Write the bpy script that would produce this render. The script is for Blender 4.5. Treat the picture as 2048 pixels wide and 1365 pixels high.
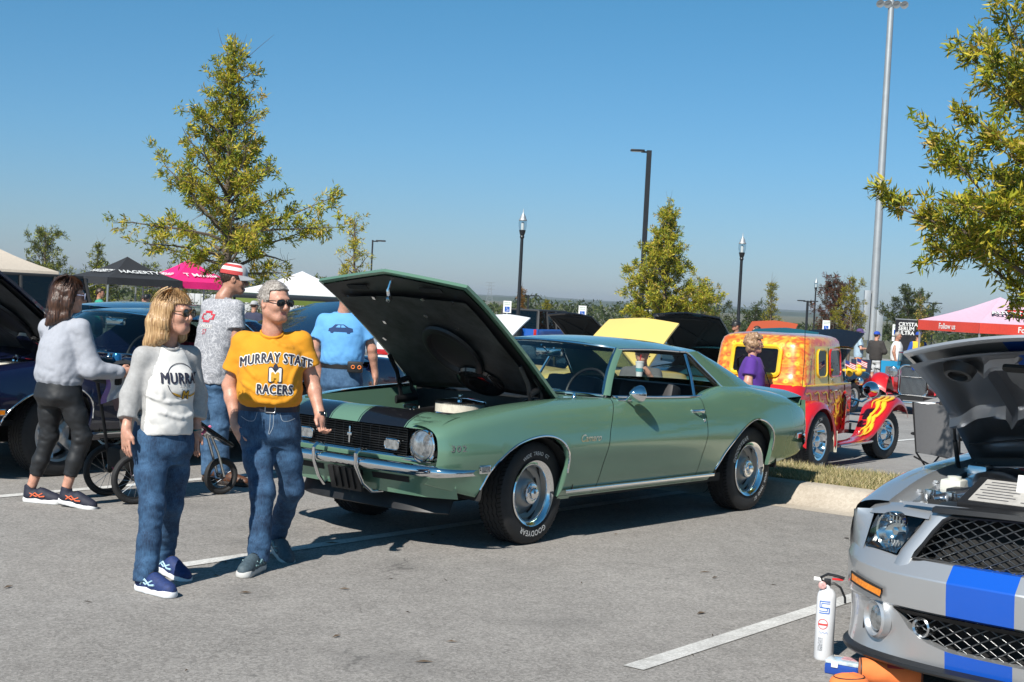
import bpy,bmesh,math,random,bisect
import numpy as np
from math import sin,cos,pi,radians as R,sqrt,atan2
from mathutils import Vector,Matrix
from mathutils.bvhtree import BVHTree
for o in list(bpy.data.objects):
 bpy.data.objects.remove(o)
SC=bpy.context.scene
COL=SC.collection
random.seed(7)
# ---------------------------------------------------------------- camera
cam_data=bpy.data.cameras.new('camera')
cam_data.sensor_width=36.0
cam_data.lens=2900.0/2048*36
cam_data.clip_start=0.1
cam_data.clip_end=9000
cam=bpy.data.objects.new('camera',cam_data)
COL.objects.link(cam)
PITCH,ROLL,CAMH=0.02912,0.0515,1.58
_fw=Vector((0,cos(PITCH),-sin(PITCH)))
_up0=Vector((0,sin(PITCH),cos(PITCH)))
_rt=Vector((1,0,0))*cos(ROLL)+_up0*sin(ROLL)
_up=Vector((1,0,0))*-sin(ROLL)+_up0*cos(ROLL)
cam.matrix_world=Matrix(((_rt.x,_up.x,-_fw.x,0),(_rt.y,_up.y,-_fw.y,0),(_rt.z,_up.z,-_fw.z,CAMH),(0,0,0,1)))
cam_data.dof.use_dof=False
SC.camera=cam
# ---------------------------------------------------------------- sky and sun
SUN_EL=R(43)
SUN_TRAVEL=R(64)
to_sun=Vector((-cos(SUN_TRAVEL)*cos(SUN_EL),-sin(SUN_TRAVEL)*cos(SUN_EL),sin(SUN_EL)))
world=bpy.data.worlds.new('World')
SC.world=world
world.use_nodes=True
wn=world.node_tree.nodes
sky=wn.new('ShaderNodeTexSky')
sky.sky_type = 'NISHITA'
sky.sun_disc=False
sky.sun_elevation=SUN_EL
sky.sun_rotation=atan2(to_sun.x,to_sun.y)
sky.altitude=150
sky.air_density=1.0
sky.dust_density=0.25
sky.ozone_density=2.2
wl=world.node_tree.links.new
wg=wn.new('ShaderNodeTexCoord')
wx_=wn.new('ShaderNodeSeparateXYZ')
wl(wg.outputs['Generated'],wx_.inputs[0])
wr=wn.new('ShaderNodeValToRGB')
wl(wx_.outputs['Z'],wr.inputs[0])
el_=wr.color_ramp.elements
el_[0].position,el_[0].color=0.,(.34,.42,.62,1)
el_[1].position,el_[1].color=.40,(.20,.55,.62,1)
e2=el_.new(.10)
e2.color=(.29,.49,.66,1)
e3=el_.new(.22)
e3.color=(.24,.53,.65,1)
wm=wn.new('ShaderNodeVectorMath')
wm.operation = 'MULTIPLY'
wl(sky.outputs[0],wm.inputs[0])
wl(wr.outputs[0],wm.inputs[1])
wl(wm.outputs[0],wn['Background'].inputs[0])
wn['Background'].inputs[1].default_value=0.107
sun_data=bpy.data.lights.new('sun','SUN')
sun_data.energy=4.8
sun_data.angle=R(0.53)
sun_data.color=(1.0,0.955,0.88)
sun=bpy.data.objects.new('sun',sun_data)
COL.objects.link(sun)
sun.rotation_euler=to_sun.to_track_quat('Z','Y').to_euler()
vs=SC.view_settings
vs.view_transform = 'Standard'
vs.look = 'None'
vs.exposure=0.46
vs.gamma=1.0
vs.use_curve_mapping=False
SC.cycles.max_bounces=8
SC.cycles.transparent_max_bounces=16
SC.cycles.caustics_reflective=False
SC.cycles.caustics_refractive=False
SC.cycles.sample_clamp_indirect=6.0
SC.cycles.use_denoising=True
# ---------------------------------------------------------------- materials
MATS={}
def mat(name,color=(.5,.5,.5),rough=.5,metal=0.,coat=0.,var=0.,vscale=8.,bump=0.,bscale=60.,spec=None,trans=0.,emit=None,flake=0.,coatr=.04):
 if name in MATS:
  return MATS[name]
 m=bpy.data.materials.new(name)
 m.use_nodes=True
 nt=m.node_tree
 b=nt.nodes['Principled BSDF']
 c=(*color,1)
 b.inputs['Base Color'].default_value=c
 b.inputs['Roughness'].default_value=rough
 b.inputs['Metallic'].default_value=metal
 if coat:
  b.inputs['Coat Weight'].default_value=coat
  b.inputs['Coat Roughness'].default_value=coatr
 if spec is not None:
  b.inputs['Specular IOR Level'].default_value=spec
 if trans:
  b.inputs['Transmission Weight'].default_value=trans
 if emit:
  b.inputs['Emission Color'].default_value=c
  b.inputs['Emission Strength'].default_value=emit
 co=None
 if var or bump or flake:
  co=nt.nodes.new('ShaderNodeTexCoord').outputs['Object']
 if var:
  n=nt.nodes.new('ShaderNodeTexNoise')
  n.inputs['Scale'].default_value=vscale
  n.inputs['Detail'].default_value=6
  n.inputs['Roughness'].default_value=.65
  nt.links.new(co,n.inputs['Vector'])
  mr=nt.nodes.new('ShaderNodeMapRange')
  mr.inputs[1].default_value=.3
  mr.inputs[2].default_value=.7
  mr.inputs[3].default_value=1-var
  mr.inputs[4].default_value=1+var
  nt.links.new(n.outputs['Fac'],mr.inputs[0])
  mx=nt.nodes.new('ShaderNodeVectorMath')
  mx.operation = 'SCALE'
  mx.inputs[0].default_value=color
  nt.links.new(mr.outputs[0],mx.inputs['Scale'])
  nt.links.new(mx.outputs[0],b.inputs['Base Color'])
 if bump or flake:
  n=nt.nodes.new('ShaderNodeTexNoise')
  n.inputs['Scale'].default_value=bscale
  n.inputs['Detail'].default_value=4
  nt.links.new(co,n.inputs['Vector'])
  bp=nt.nodes.new('ShaderNodeBump')
  bp.inputs['Strength'].default_value=min(1,bump or flake)
  bp.inputs['Distance'].default_value=.004 if bump else .0006
  nt.links.new(n.outputs['Fac'],bp.inputs['Height'])
  nt.links.new(bp.outputs[0],b.inputs['Normal'])
 MATS[name]=m
 return m
def glass(name,tint=(.6,.65,.62),refl=1.0,rough=0.0):
 if name in MATS:
  return MATS[name]
 m=bpy.data.materials.new(name)
 m.use_nodes=True
 nt=m.node_tree
 nt.nodes.clear()
 out=nt.nodes.new('ShaderNodeOutputMaterial')
 mix=nt.nodes.new('ShaderNodeMixShader')
 tr=nt.nodes.new('ShaderNodeBsdfTransparent')
 gl=nt.nodes.new('ShaderNodeBsdfGlossy')
 fr=nt.nodes.new('ShaderNodeFresnel')
 ge=nt.nodes.new('ShaderNodeNewGeometry')
 io=nt.nodes.new('ShaderNodeMapRange')
 io.inputs[3].default_value,io.inputs[4].default_value=1.52,1/1.52
 nt.links.new(ge.outputs['Backfacing'],io.inputs[0])
 nt.links.new(io.outputs[0],fr.inputs[0])
 tr.inputs[0].default_value=(*tint,1)
 gl.inputs['Color'].default_value=(refl,refl,refl,1)
 gl.inputs['Roughness'].default_value=rough
 nt.links.new(fr.outputs[0],mix.inputs[0])
 nt.links.new(tr.outputs[0],mix.inputs[1])
 nt.links.new(gl.outputs[0],mix.inputs[2])
 nt.links.new(mix.outputs[0],out.inputs[0])
 MATS[name]=m
 return m
def paint(name,color,flake=True,rough=.32,metal=.35):
 return mat(name,color,rough,metal,coat=1.,coatr=.02,var=.02,vscale=3.)
CHROME=mat('chrome',(.82,.83,.84),.06,1.)
STEEL=mat('brushed_steel',(.55,.56,.57),.28,1.,var=.06,vscale=20)
ALU=mat('aluminium',(.72,.73,.74),.22,1.)
BLACK=mat('black_plastic',(.012,.012,.013),.45,var=.25,vscale=9)
BLACKG=mat('black_gloss',(.006,.006,.007),.12,coat=1.)
MATTE=mat('matte_black',(.01,.01,.01),.8,var=.3,vscale=14,bump=.15)
RUBBER=mat('rubber',(.018,.018,.019),.72,var=.25,vscale=14,bump=.15,bscale=220)
WHITEP=mat('white_paint',(.78,.78,.76),.4)
LETTER=mat('white_letter',(.72,.71,.68),.6)
REDL=mat('red_lens',(.42,.01,.012),.12,coat=1.)
AMBER=mat('amber_lens',(.75,.22,.01),.12,coat=1.,var=.35,vscale=60)
LENS=mat('clear_lens',(.40,.42,.43),.10,metal=.75,coat=1.,var=.55,vscale=30,bump=.5,bscale=42)
GLASSL=glass('light_glass',(.78,.84,.82))
GLASS=glass('window_glass',(.42,.50,.48))
GLASSD=glass('tinted_glass',(.10,.12,.12))
GLASSC=glass('clear_glass',(.9,.93,.92))
INTER=mat('black_vinyl',(.014,.014,.016),.5,var=.2)
# ---------------------------------------------------------------- mesh building
_HC={}
def _slopes(xs,ys):
 n=len(xs)
 h=[xs[i+1]-xs[i] for i in range(n-1)]
 d=[(ys[i+1]-ys[i])/h[i] for i in range(n-1)]
 m=[d[0]]+[0.]*(n-2)+[d[-1]]
 for i in range(1,n-1):
  if d[i-1]*d[i]>0:
   w1,w2=2*h[i]+h[i-1],h[i]+2*h[i-1]
   m[i]=(w1+w2)/(w1/d[i-1]+w2/d[i])
 return h,m
def hermite(xs,ys,x):
 if hasattr(ys[0],'__len__'):
  cols=[[float(y[k]) for y in ys] for k in range(len(ys[0]))]
  return np.stack([np.asarray(hermite(xs,c,x)) for c in cols],-1)
 if hasattr(x,'__len__'):
  return np.array([hermite(xs,ys,float(q)) for q in x])
 key=(tuple(xs),tuple(ys))
 c=_HC.get(key)
 if c is None:
  X,Y=list(map(float,xs)),list(map(float,ys))
  if X[0]>X[-1]:
   X,Y=X[::-1],Y[::-1]
  c=_HC[key]=(X,Y)+_slopes(X,Y)
 X,Y,h,m=c
 if x<=X[0]:
  return Y[0]
 if x>=X[-1]:
  return Y[-1]
 i=bisect.bisect_right(X,x)-1
 t=(x-X[i])/h[i]
 t2=t*t
 t3=t2*t
 return (2*t3-3*t2+1)*Y[i]+(t3-2*t2+t)*h[i]*m[i]+(3*t2-2*t3)*Y[i+1]+(t3-t2)*h[i]*m[i+1]
def smooth_path(pts,n=8,closed=False):
 P=[Vector(p) for p in pts]
 N=len(P)
 out=[]
 rng=N if closed else N-1
 for i in range(rng):
  if closed:
   a,b,c,d=P[(i-1) % N],P[i],P[(i+1) % N],P[(i+2) % N]
  else:
   b,c=P[i],P[i+1]
   a=P[i-1] if i else b*2-c
   d=P[i+2] if i+2<N else c*2-b
  for k in range(n):
   t=k/n
   out.append(.5*((2*b)+(c-a)*t+(2*a-5*b+4*c-d)*t*t+(3*b-a-3*c+d)*t**3))
 if not closed:
  out.append(P[-1])
 return out
_I4=Matrix()
class MB:
 def __init__(s,M=None):
  s.v,s.f,s.m=[],[],[]
  s.M=M or Matrix()
  s.mi=0
 def add(s,vs,fs):
  b=len(s.v)
  M=s.M
  if M==_I4:
   s.v += [tuple(v) for v in vs]
  else:
   s.v += [tuple(M @ Vector(v)) for v in vs]
  s.f += [tuple(b+i for i in f) for f in fs]
  s.m += [s.mi]*len(fs)
  return s
 def grid(s,rows,cu=False,cv=False,flip=False,mi=None):
  n,m=len(rows),len(rows[0])
  vs=[p for r in rows for p in r]
  fs=[]
  mm=[]
  for i in range(n if cu else n-1):
   for j in range(m if cv else m-1):
    a,b=i*m+j,i*m+(j+1) % m
    c,d=((i+1) % n)*m+(j+1) % m,((i+1) % n)*m+j
    fs.append((a,d,c,b) if flip else (a,b,c,d))
    mm.append(mi(i,j) if mi else s.mi)
  s.add(vs,fs)
  s.m[len(s.m)-len(fs):]=mm
  return s
 def box(s,c,d,rot=None,bev=0):
  x,y,z=[k/2 for k in d]
  L=Matrix.Translation(c)
  if rot is not None:
   L=L @ (rot if isinstance(rot,Matrix) else Matrix.Rotation(rot,4,'Z'))
  if bev<=0:
   vs=[(a*x,b*y,e*z) for e in (-1,1) for a,b in ((-1,-1),(1,-1),(1,1),(-1,1))]
   fs=[(3,2,1,0),(4,5,6,7),(0,1,5,4),(1,2,6,5),(2,3,7,6),(3,0,4,7)]
  else:
   bm=bmesh.new()
   bmesh.ops.create_cube(bm,size=1,matrix=Matrix.Diagonal((2*x,2*y,2*z,1)))
   bmesh.ops.bevel(bm,geom=bm.edges[:],offset=min(bev,.49*2*min(x,y,z)),segments=2,profile=.6,affect='EDGES')
   bm.verts.index_update()
   vs=[v.co.copy() for v in bm.verts]
   fs=[[v.index for v in f.verts] for f in bm.faces]
   bm.free()
  return s.add([L @ Vector(v) for v in vs],fs)
 def tube(s,path,r,n=8,caps=True,closed=False,flat=None):
  P=[Vector(p) for p in path]
  N=len(P)
  rr=r if hasattr(r,'__len__') else [r]*N
  T=[]
  for i in range(N):
   if closed:
    t=P[(i+1) % N]-P[i-1]
   else:
    t=P[min(i+1,N-1)]-P[max(i-1,0)]
   T.append(t.normalized() if t.length>1e-9 else Vector((0,0,1)))
  up=Vector((0,0,1)) if abs(T[0].z)<.9 else Vector((1,0,0))
  nrm=(up-T[0]*up.dot(T[0])).normalized()
  rows=[]
  for i in range(N):
   nrm=(nrm-T[i]*nrm.dot(T[i])).normalized()
   bn=T[i].cross(nrm)
   a,b=(rr[i],rr[i]) if flat is None else (rr[i]*flat[0],rr[i]*flat[1])
   rows.append([P[i]+nrm*cos(2*pi*k/n)*a+bn*sin(2*pi*k/n)*b for k in range(n)])
  s.grid(rows,cu=closed,cv=True)
  if caps and not closed:
   b0=len(s.v)-N*n
   s.f += [tuple(b0+k for k in reversed(range(n))),tuple(b0+(N-1)*n+k for k in range(n))]
   s.f[-2],s.f[-1]=s.f[-2][::-1],s.f[-1][::-1]
   s.f[-2],s.f[-1]=s.f[-2][::-1],s.f[-1][::-1]
   s.m += [s.mi]*2
  return s
 def lathe(s,prof,n=32,axis='Z',c=(0,0,0),caps=False):
  rows=[]
  for k in range(n):
   a=2*pi*k/n
   row=[]
   for r,h in prof:
    p=(r*cos(a),r*sin(a),h)
    if axis=='Y':
     p=(p[0],p[2],-p[1])
    elif axis=='X':
     p=(p[2],p[0],p[1])
    row.append((p[0]+c[0],p[1]+c[1],p[2]+c[2]))
   rows.append(row)
  return s.grid(rows,cu=True)
 def prism(s,poly,h0,h1,L=None):
  n=len(poly)
  L=L or Matrix()
  vs=[L @ Vector((x,y,h0)) for x,y in poly]+[L @ Vector((x,y,h1)) for x,y in poly]
  fs=[tuple(reversed(range(n))),tuple(range(n,2*n))]
  fs += [(i,(i+1) % n,n+(i+1) % n,n+i) for i in range(n)]
  return s.add(vs,fs)
 def ball(s,c,r,nu=16,nv=10):
  r=r if hasattr(r,'__len__') else (r,r,r)
  rows=[[(c[0]+r[0]*sin(pi*j/nv)*cos(2*pi*i/nu),c[1]+r[1]*sin(pi*j/nv)*sin(2*pi*i/nu),c[2]-r[2]*cos(pi*j/nv)) for j in range(nv+1)] for i in range(nu)]
  return s.grid(rows,cu=True,flip=True)
 def mirror_y(s):
  b=len(s.v)
  s.v += [(x,-y,z) for x,y,z in s.v]
  s.f += [tuple(b+i for i in reversed(f)) for f in s.f]
  s.m += s.m
  return s
 def build(s,name,mats,parent=None,ang=35,merge=True):
  me=bpy.data.meshes.new(name)
  me.from_pydata([tuple(v) for v in s.v],[],s.f)
  ms=mats if isinstance(mats,(list,tuple)) else [mats]
  for m in ms:
   me.materials.append(m)
  if len(ms)>1:
   me.polygons.foreach_set('material_index',s.m)
  if merge:
   bm=bmesh.new()
   bm.from_mesh(me)
   bmesh.ops.remove_doubles(bm,verts=bm.verts,dist=1e-5)
   bmesh.ops.recalc_face_normals(bm,faces=bm.faces)
   bm.to_mesh(me)
   bm.free()
  me.polygons.foreach_set('use_smooth',[True]*len(me.polygons))
  if ang:
   me.set_sharp_from_angle(angle=R(ang))
  me.update()
  o=bpy.data.objects.new(name,me)
  COL.objects.link(o)
  if parent is not None:
   o.parent=parent
  return o
def many(o):
 o['kind'] = 'stuff'
 return o
def tag(o,label,cat,group=None):
 o['label']=label
 o['category']=cat
 if group:
  o['group']=group
 return o
def thing(name,label,cat,loc=(0,0,0),rz=0,group=None,scale=1):
 o=bpy.data.objects.new(name,None)
 o.empty_display_size=.1
 COL.objects.link(o)
 o.location=loc
 o.rotation_euler=(0,0,rz)
 o.scale=(scale,)*3
 return tag(o,label,cat,group)
def struct(o,kind='structure'):
 o['kind']=kind
 return o
def copy_tree(o,parent=None,loc=None,rz=None,label=None):
 kids=[c for c in CHILD.get(o.name,[])] or list(o.children)
 c=o.copy()
 COL.objects.link(c)
 if parent is not None:
  c.parent=parent
 if loc is not None:
  c.location=loc
 if rz is not None:
  c.rotation_euler=(0,0,rz)
 if label:
  c['label']=label
 for k in kids:
  copy_tree(k,c)
 return c
CHILD={}
def text_mesh(txt,size=1.,bold=0.,align='CENTER',shear=0.,spacing=1.):
 cu=bpy.data.curves.new('lettering','FONT')
 cu.body=txt
 cu.size=size
 cu.offset=bold*size
 cu.align_x=align
 cu.shear=shear
 cu.space_character=spacing
 cu.resolution_u=3
 ob=bpy.data.objects.new('lettering',cu)
 COL.objects.link(ob)
 dg=bpy.context.evaluated_depsgraph_get()
 me=bpy.data.meshes.new_from_object(ob.evaluated_get(dg))
 bm=bmesh.new()
 bm.from_mesh(me)
 bmesh.ops.triangulate(bm,faces=bm.faces)
 bm.verts.index_update()
 vs=[(v.co.x,v.co.y) for v in bm.verts]
 fs=[tuple(v.index for v in f.verts) for f in bm.faces]
 bm.free()
 bpy.data.objects.remove(ob)
 bpy.data.meshes.remove(me)
 bpy.data.curves.remove(cu)
 if vs:
  y0,y1=min(v[1] for v in vs),max(v[1] for v in vs)
  vs=[(x,y-(y0+y1)/2) for x,y in vs]
 return vs,fs
def letters(txt,L,mats,parent,size=1.,bold=0.,name='lettering',shear=0.,spacing=1.,fn=None,align='CENTER'):
 vs,fs=text_mesh(txt,size,bold,align,shear,spacing)
 mb=MB()
 mb.add([fn(x,y) if fn else L @ Vector((x,y,0)) for x,y in vs],fs)
 return mb.build(name,mats,parent,ang=0,merge=False)
def frame_mat(o,x,y):
 x=Vector(x).normalized()
 y=Vector(y)
 y=(y-x*y.dot(x)).normalized()
 z=x.cross(y)
 o=Vector(o)
 return Matrix(((x.x,y.x,z.x,o.x),(x.y,y.y,z.y,o.y),(x.z,y.z,z.z,o.z),(0,0,0,1)))
def rrect(w,h,r,n=5):
 out=[]
 for cx,cy,a0 in ((w/2-r,h/2-r,0),(-w/2+r,h/2-r,90),(-w/2+r,-h/2+r,180),(w/2-r,-h/2+r,270)):
  for k in range(n+1):
   a=R(a0+90*k/n)
   out.append((cx+r*cos(a),cy+r*sin(a)))
 return out
# ---------------------------------------------------------------- ground,lots,kerbs
AX=Vector((.8,-.6,0))
BX=Vector((.6,.8,0))
def ab(a,b,z=0.):
 p=AX*a+BX*b
 return (p.x,p.y,z)
def gz(x,y):
 b=.6*x+.8*y
 if b<12.66:
  return 0.
 return -.25-.012*(min(b,110)-12.66)
def ground_mat(name,c0,c1,fine=260.,cracks=False,bump=.35,rough=.9,patch=.35):
 m=bpy.data.materials.new(name)
 m.use_nodes=True
 nt=m.node_tree
 N,Lk=nt.nodes,nt.links.new
 b=N['Principled BSDF']
 b.inputs['Roughness'].default_value=rough
 b.inputs['Specular IOR Level'].default_value=.25
 co=N.new('ShaderNodeTexCoord').outputs['Object']
 def noise(scale,detail=3,rgh=.6):
  n=N.new('ShaderNodeTexNoise')
  n.inputs['Scale'].default_value=scale
  n.inputs['Detail'].default_value=detail
  n.inputs['Roughness'].default_value=rgh
  Lk(co,n.inputs['Vector'])
  return n.outputs['Fac']
 def mrange(v,a,b_,c,d):
  n=N.new('ShaderNodeMapRange')
  for i,k in enumerate((a,b_,c,d)):
   n.inputs[i+1].default_value=k
  Lk(v,n.inputs[0])
  return n.outputs[0]
 def math_(op,x,y):
  n=N.new('ShaderNodeMath')
  n.operation=op
  for i,k in enumerate((x,y)):
   if isinstance(k,(int,float)):
    n.inputs[i].default_value=k
   else:
    Lk(k,n.inputs[i])
  return n.outputs[0]
 fine1=noise(fine,2,.7)
 vor=N.new('ShaderNodeTexVoronoi')
 vor.inputs['Scale'].default_value=fine*.55
 Lk(co,vor.inputs['Vector'])
 spk=mrange(vor.outputs['Color'],0,1,0,1)
 big=noise(.35,5,.6)
 mid=noise(5.,4,.6)
 fac=math_('ADD',math_('MULTIPLY',mrange(fine1,.3,.7,0,1),.35),math_('MULTIPLY',spk,.45))
 fac=math_('ADD',fac,math_('MULTIPLY',mrange(big,.35,.65,-1,1),patch*.5))
 fac=math_('ADD',fac,math_('MULTIPLY',mrange(mid,.3,.7,-1,1),patch*.35))
 mx=N.new('ShaderNodeMix')
 mx.data_type = 'RGBA'
 mx.inputs[6].default_value=(*c0,1)
 mx.inputs[7].default_value=(*c1,1)
 Lk(fac,mx.inputs[0])
 col=mx.outputs[2]
 if cracks:
  w=N.new('ShaderNodeTexNoise')
  w.inputs['Scale'].default_value=1.3
  w.inputs['Detail'].default_value=6
  Lk(co,w.inputs['Vector'])
  va=N.new('ShaderNodeVectorMath')
  va.operation = 'MULTIPLY_ADD'
  va.inputs[1].default_value=(.9,.9,0)
  Lk(w.outputs['Color'],va.inputs[0])
  Lk(co,va.inputs[2])
  v2=N.new('ShaderNodeTexVoronoi')
  v2.feature = 'DISTANCE_TO_EDGE'
  v2.inputs['Scale'].default_value=.3
  Lk(va.outputs[0],v2.inputs['Vector'])
  ln=mrange(v2.outputs['Distance'],.0008,.0022,1,0)
  brk=mrange(noise(2.2,3),.50,.62,0,.5)
  cm=N.new('ShaderNodeMix')
  cm.data_type = 'RGBA'
  Lk(math_('MULTIPLY',ln,brk),cm.inputs[0])
  Lk(col,cm.inputs[6])
  cm.inputs[7].default_value=(.05,.048,.046,1)
  col=cm.outputs[2]
  sp=math_('ADD',mrange(noise(1.1,2,.4),.60,.72,0,.26),math_('MULTIPLY',mrange(noise(16.,2,.5),.64,.70,0,.55),mrange(noise(.7,2,.5),.50,.62,0,1)))
  om=N.new('ShaderNodeMix')
  om.data_type = 'RGBA'
  Lk(sp,om.inputs[0])
  Lk(col,om.inputs[6])
  om.inputs[7].default_value=(.1,.097,.094,1)
  col=om.outputs[2]
 Lk(col,b.inputs['Base Color'])
 bp=N.new('ShaderNodeBump')
 bp.inputs['Strength'].default_value=bump
 bp.inputs['Distance'].default_value=.006
 Lk(fac,bp.inputs['Height'])
 Lk(bp.outputs[0],b.inputs['Normal'])
 return m
ASPHALT=ground_mat('asphalt',(.12,.112,.104),(.50,.472,.44),150,cracks=True,bump=.6,patch=.17)
ASPHALT2=ground_mat('asphalt_far',(.18,.172,.165),(.40,.39,.375),120,bump=.3)
CONCRETE=ground_mat('concrete',(.36,.31,.25),(.56,.50,.42),90,bump=.12,patch=.5)
DRYGRASS=ground_mat('dry_grass',(.10,.085,.03),(.30,.25,.12),60,bump=.8,patch=.7)
FIELD=ground_mat('field_grass',(.10,.10,.065),(.20,.19,.13),2.5,bump=.2,patch=.8)
LINE=ground_mat('line_paint',(.38,.37,.35),(.80,.79,.76),150,bump=.3,patch=.55)
LINE2=mat('far_line_paint',(.62,.62,.6),.8,var=.2,vscale=20)
mb=MB()
bs=[-40,-5,12.60,12.66,30,60,110,220,600,1500,4200]
as_=[-2500,-1200,-300,-80,-30,-15,0,15,30,80,300,1200,2500]
rows=[]
for b in bs:
 z=0. if b<12.65 else (-.25 if b<12.7 else -.25-.012*(min(b,110)-12.66))
 if b==12.66:
  z=-.25
 rows.append([ab(a,b,z-.006) for a in as_])
mb.grid(rows)
struct(mb.build('ground',FIELD,ang=30))
mb=MB()
mb.grid([[ab(-60,-30),ab(60,-30)],[ab(-60,10.77),ab(60,10.77)]])
struct(mb.build('parking_lot',ASPHALT))
mb=MB()
zb=lambda b: -.25-.012*(b-12.66)
mb.grid([[ab(a,b,zb(b)) for a in (-90,-30,0,30,60,110)] for b in (12.67,20,40.2)])
mb.grid([[ab(a,b,zb(b)) for a in (-90,-30,0,30,60,110)] for b in (42.6,60,96)])
struct(mb.build('far_parking_lot',ASPHALT2))
def kerb(name,prof,a0,a1,step=3.05):
 first=None
 a=a0
 root=None
 while a<a1-.01:
  e=min(a+step,a1)
  if root is None:
   mb=MB()
   mb.grid([[ab(0,b,z) for b,z in prof],[ab(step-.012,b,z) for b,z in prof]])
   o=mb.build(name if first is None else 'kerb_length',CONCRETE,ang=50)
   root=o
   struct(o)
   o.location=ab(a,0)
  else:
   c=root.copy()
   c.name = 'kerb_length'
   COL.objects.link(c)
   for k in list(c.keys()):
    del c[k]
   c.parent=root
   c.location=ab(a-a0,0)
  a=e
 return root
_face=[(10.77,.001),(11.0,-.004),(11.045,.006),(11.10,.04),(11.16,.11),(11.20,.142),(11.235,.153),(11.36,.156),(11.40,.156),(11.40,.05)]
kerb('kerb',_face,-18.3,18.3)
kerb('island_back_kerb',[(12.46,.05),(12.46,.156),(12.60,.15),(12.64,.10),(12.67,-.24),(12.67,-.3)],-18.3,18.3,6.1)
zf=zb(40.3)
kerb('far_kerb',[(40.1,zf+.01),(40.3,zf+.02),(40.36,zf+.14),(40.5,zf+.15),(40.5,zf)],-30,60,6.1)
mb=MB()
nx=60
random.seed(3)
mb.grid([[ab(-18.3+36.6*i/nx,b,.148+.03*sin(pi*k/4)+random.uniform(-.006,.006)) for k,b in enumerate((11.395,11.7,11.95,12.2,12.47))] for i in range(nx+1)])
isl=struct(mb.build('grass_island',DRYGRASS))
mb=MB()
mb.grid([[ab(a,b,zf+.15+(.05 if 40.6<b<42.5 else 0)) for b in (40.49,41,42,42.7)] for a in (-30,0,30,60)])
struct(mb.build('far_grass_island',DRYGRASS))
rng=np.random.default_rng(5)
def blades(name,n,a0,a1,b0,b1,zfun,h0,h1,w,cols,seed=1):
 rng=np.random.default_rng(seed)
 a=rng.uniform(a0,a1,n)
 b=rng.uniform(b0,b1,n)
 ang=rng.uniform(0,2*pi,n)
 hh=rng.uniform(h0,h1,n)
 lean=rng.normal(0,.6,(n,2))*hh[:,None]
 base=np.stack([a*AX.x+b*BX.x,a*AX.y+b*BX.y,np.array([zfun(q) for q in b])],1)
 d=np.stack([np.cos(ang),np.sin(ang),0*ang],1)*w
 tip=base+np.stack([lean[:,0],lean[:,1],hh],1)
 v=np.stack([base-d,base+d,tip],1).reshape(-1,3)
 me=bpy.data.meshes.new(name)
 me.from_pydata(v.tolist(),[],(np.arange(3*n).reshape(-1,3)).tolist())
 for c in cols:
  me.materials.append(c)
 me.polygons.foreach_set('material_index',rng.integers(0,len(cols),n).tolist())
 o=bpy.data.objects.new(name,me)
 COL.objects.link(o)
 o['kind'] = 'stuff'
 return o
BL=[mat('straw_blade',(.42,.34,.17),.8),mat('dry_blade',(.30,.25,.11),.8),mat('green_blade',(.13,.15,.04),.8),mat('pale_blade',(.52,.44,.26),.8)]
blades('dry_island_grass',34000,-7.0,-2.2,11.39,12.52,lambda b: .15,.02,.075,.0035,BL,2)
blades('far_island_grass',6000,-24,-10,40.5,42.6,lambda b: zf+.17,.06,.16,.02,BL,4)
def bay_line(name,p0,p1,w=.105,z=.0042,m=None):
 p0,p1=Vector(p0),Vector(p1)
 d=(p1-p0).normalized()
 n=Vector((-d.y,d.x))*w/2
 mb=MB()
 k=24
 rows=[]
 for i in range(k+1):
  q=p0+(p1-p0)*i/k
  rows.append([(q.x-n.x,q.y-n.y,z),(q.x+n.x,q.y+n.y,z)])
 mb.grid(rows)
 return struct(mb.build(name,m or LINE))
bay_line('bay_line',(-1.885,7.90),(1.55,12.42))
bay_line('bay_line',(.60,6.27),(3.75,10.45))
bay_line('bay_line',(-4.3,9.2),(-1.1,13.4))
bay_line('bay_line',(-6.6,10.8),(-3.4,15.0))
for k in range(-3,8):
 p0,p1=Vector(ab(2.85*k-6,20)),Vector(ab(2.85*k-6,25))
 mb=MB()
 n_=AX*.05
 mb.grid([[(p0-n_+Vector((0,0,zb(20)+.006))),(p0+n_+Vector((0,0,zb(20)+.006)))],[(p1-n_+Vector((0,0,zb(25)+.006))),(p1+n_+Vector((0,0,zb(25)+.006)))]])
 struct(mb.build('far_bay_line',LINE2))
random.seed(11)
HILLM=mat('wooded_hill',(.055,.075,.05),.95,var=.5,vscale=.02)
for name,Y,h,seed in (('hills',3200,17,1),('wooded_ridge',1400,5,2)):
 rg=np.random.default_rng(seed)
 xs=np.linspace(-2200,2200,160)
 hh=sum(np.sin(xs*f+rg.uniform(0,6))*a for f,a in ((.0016,.5),(.004,.3),(.011,.12),(.03,.06)))*.5+.6
 hh += rg.uniform(0,.12,160)
 mb=MB()
 mb.grid([[(x,Y+400,-2) for x in xs],[(x,Y+120,-2+h*k) for x,k in zip(xs,np.maximum(hh,.1))],[(x,Y,-2+h*k*.6) for x,k in zip(xs,np.maximum(hh,.1))],[(x,Y-120,-3) for x in xs]])
 struct(mb.build(name,HILLM))
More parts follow.
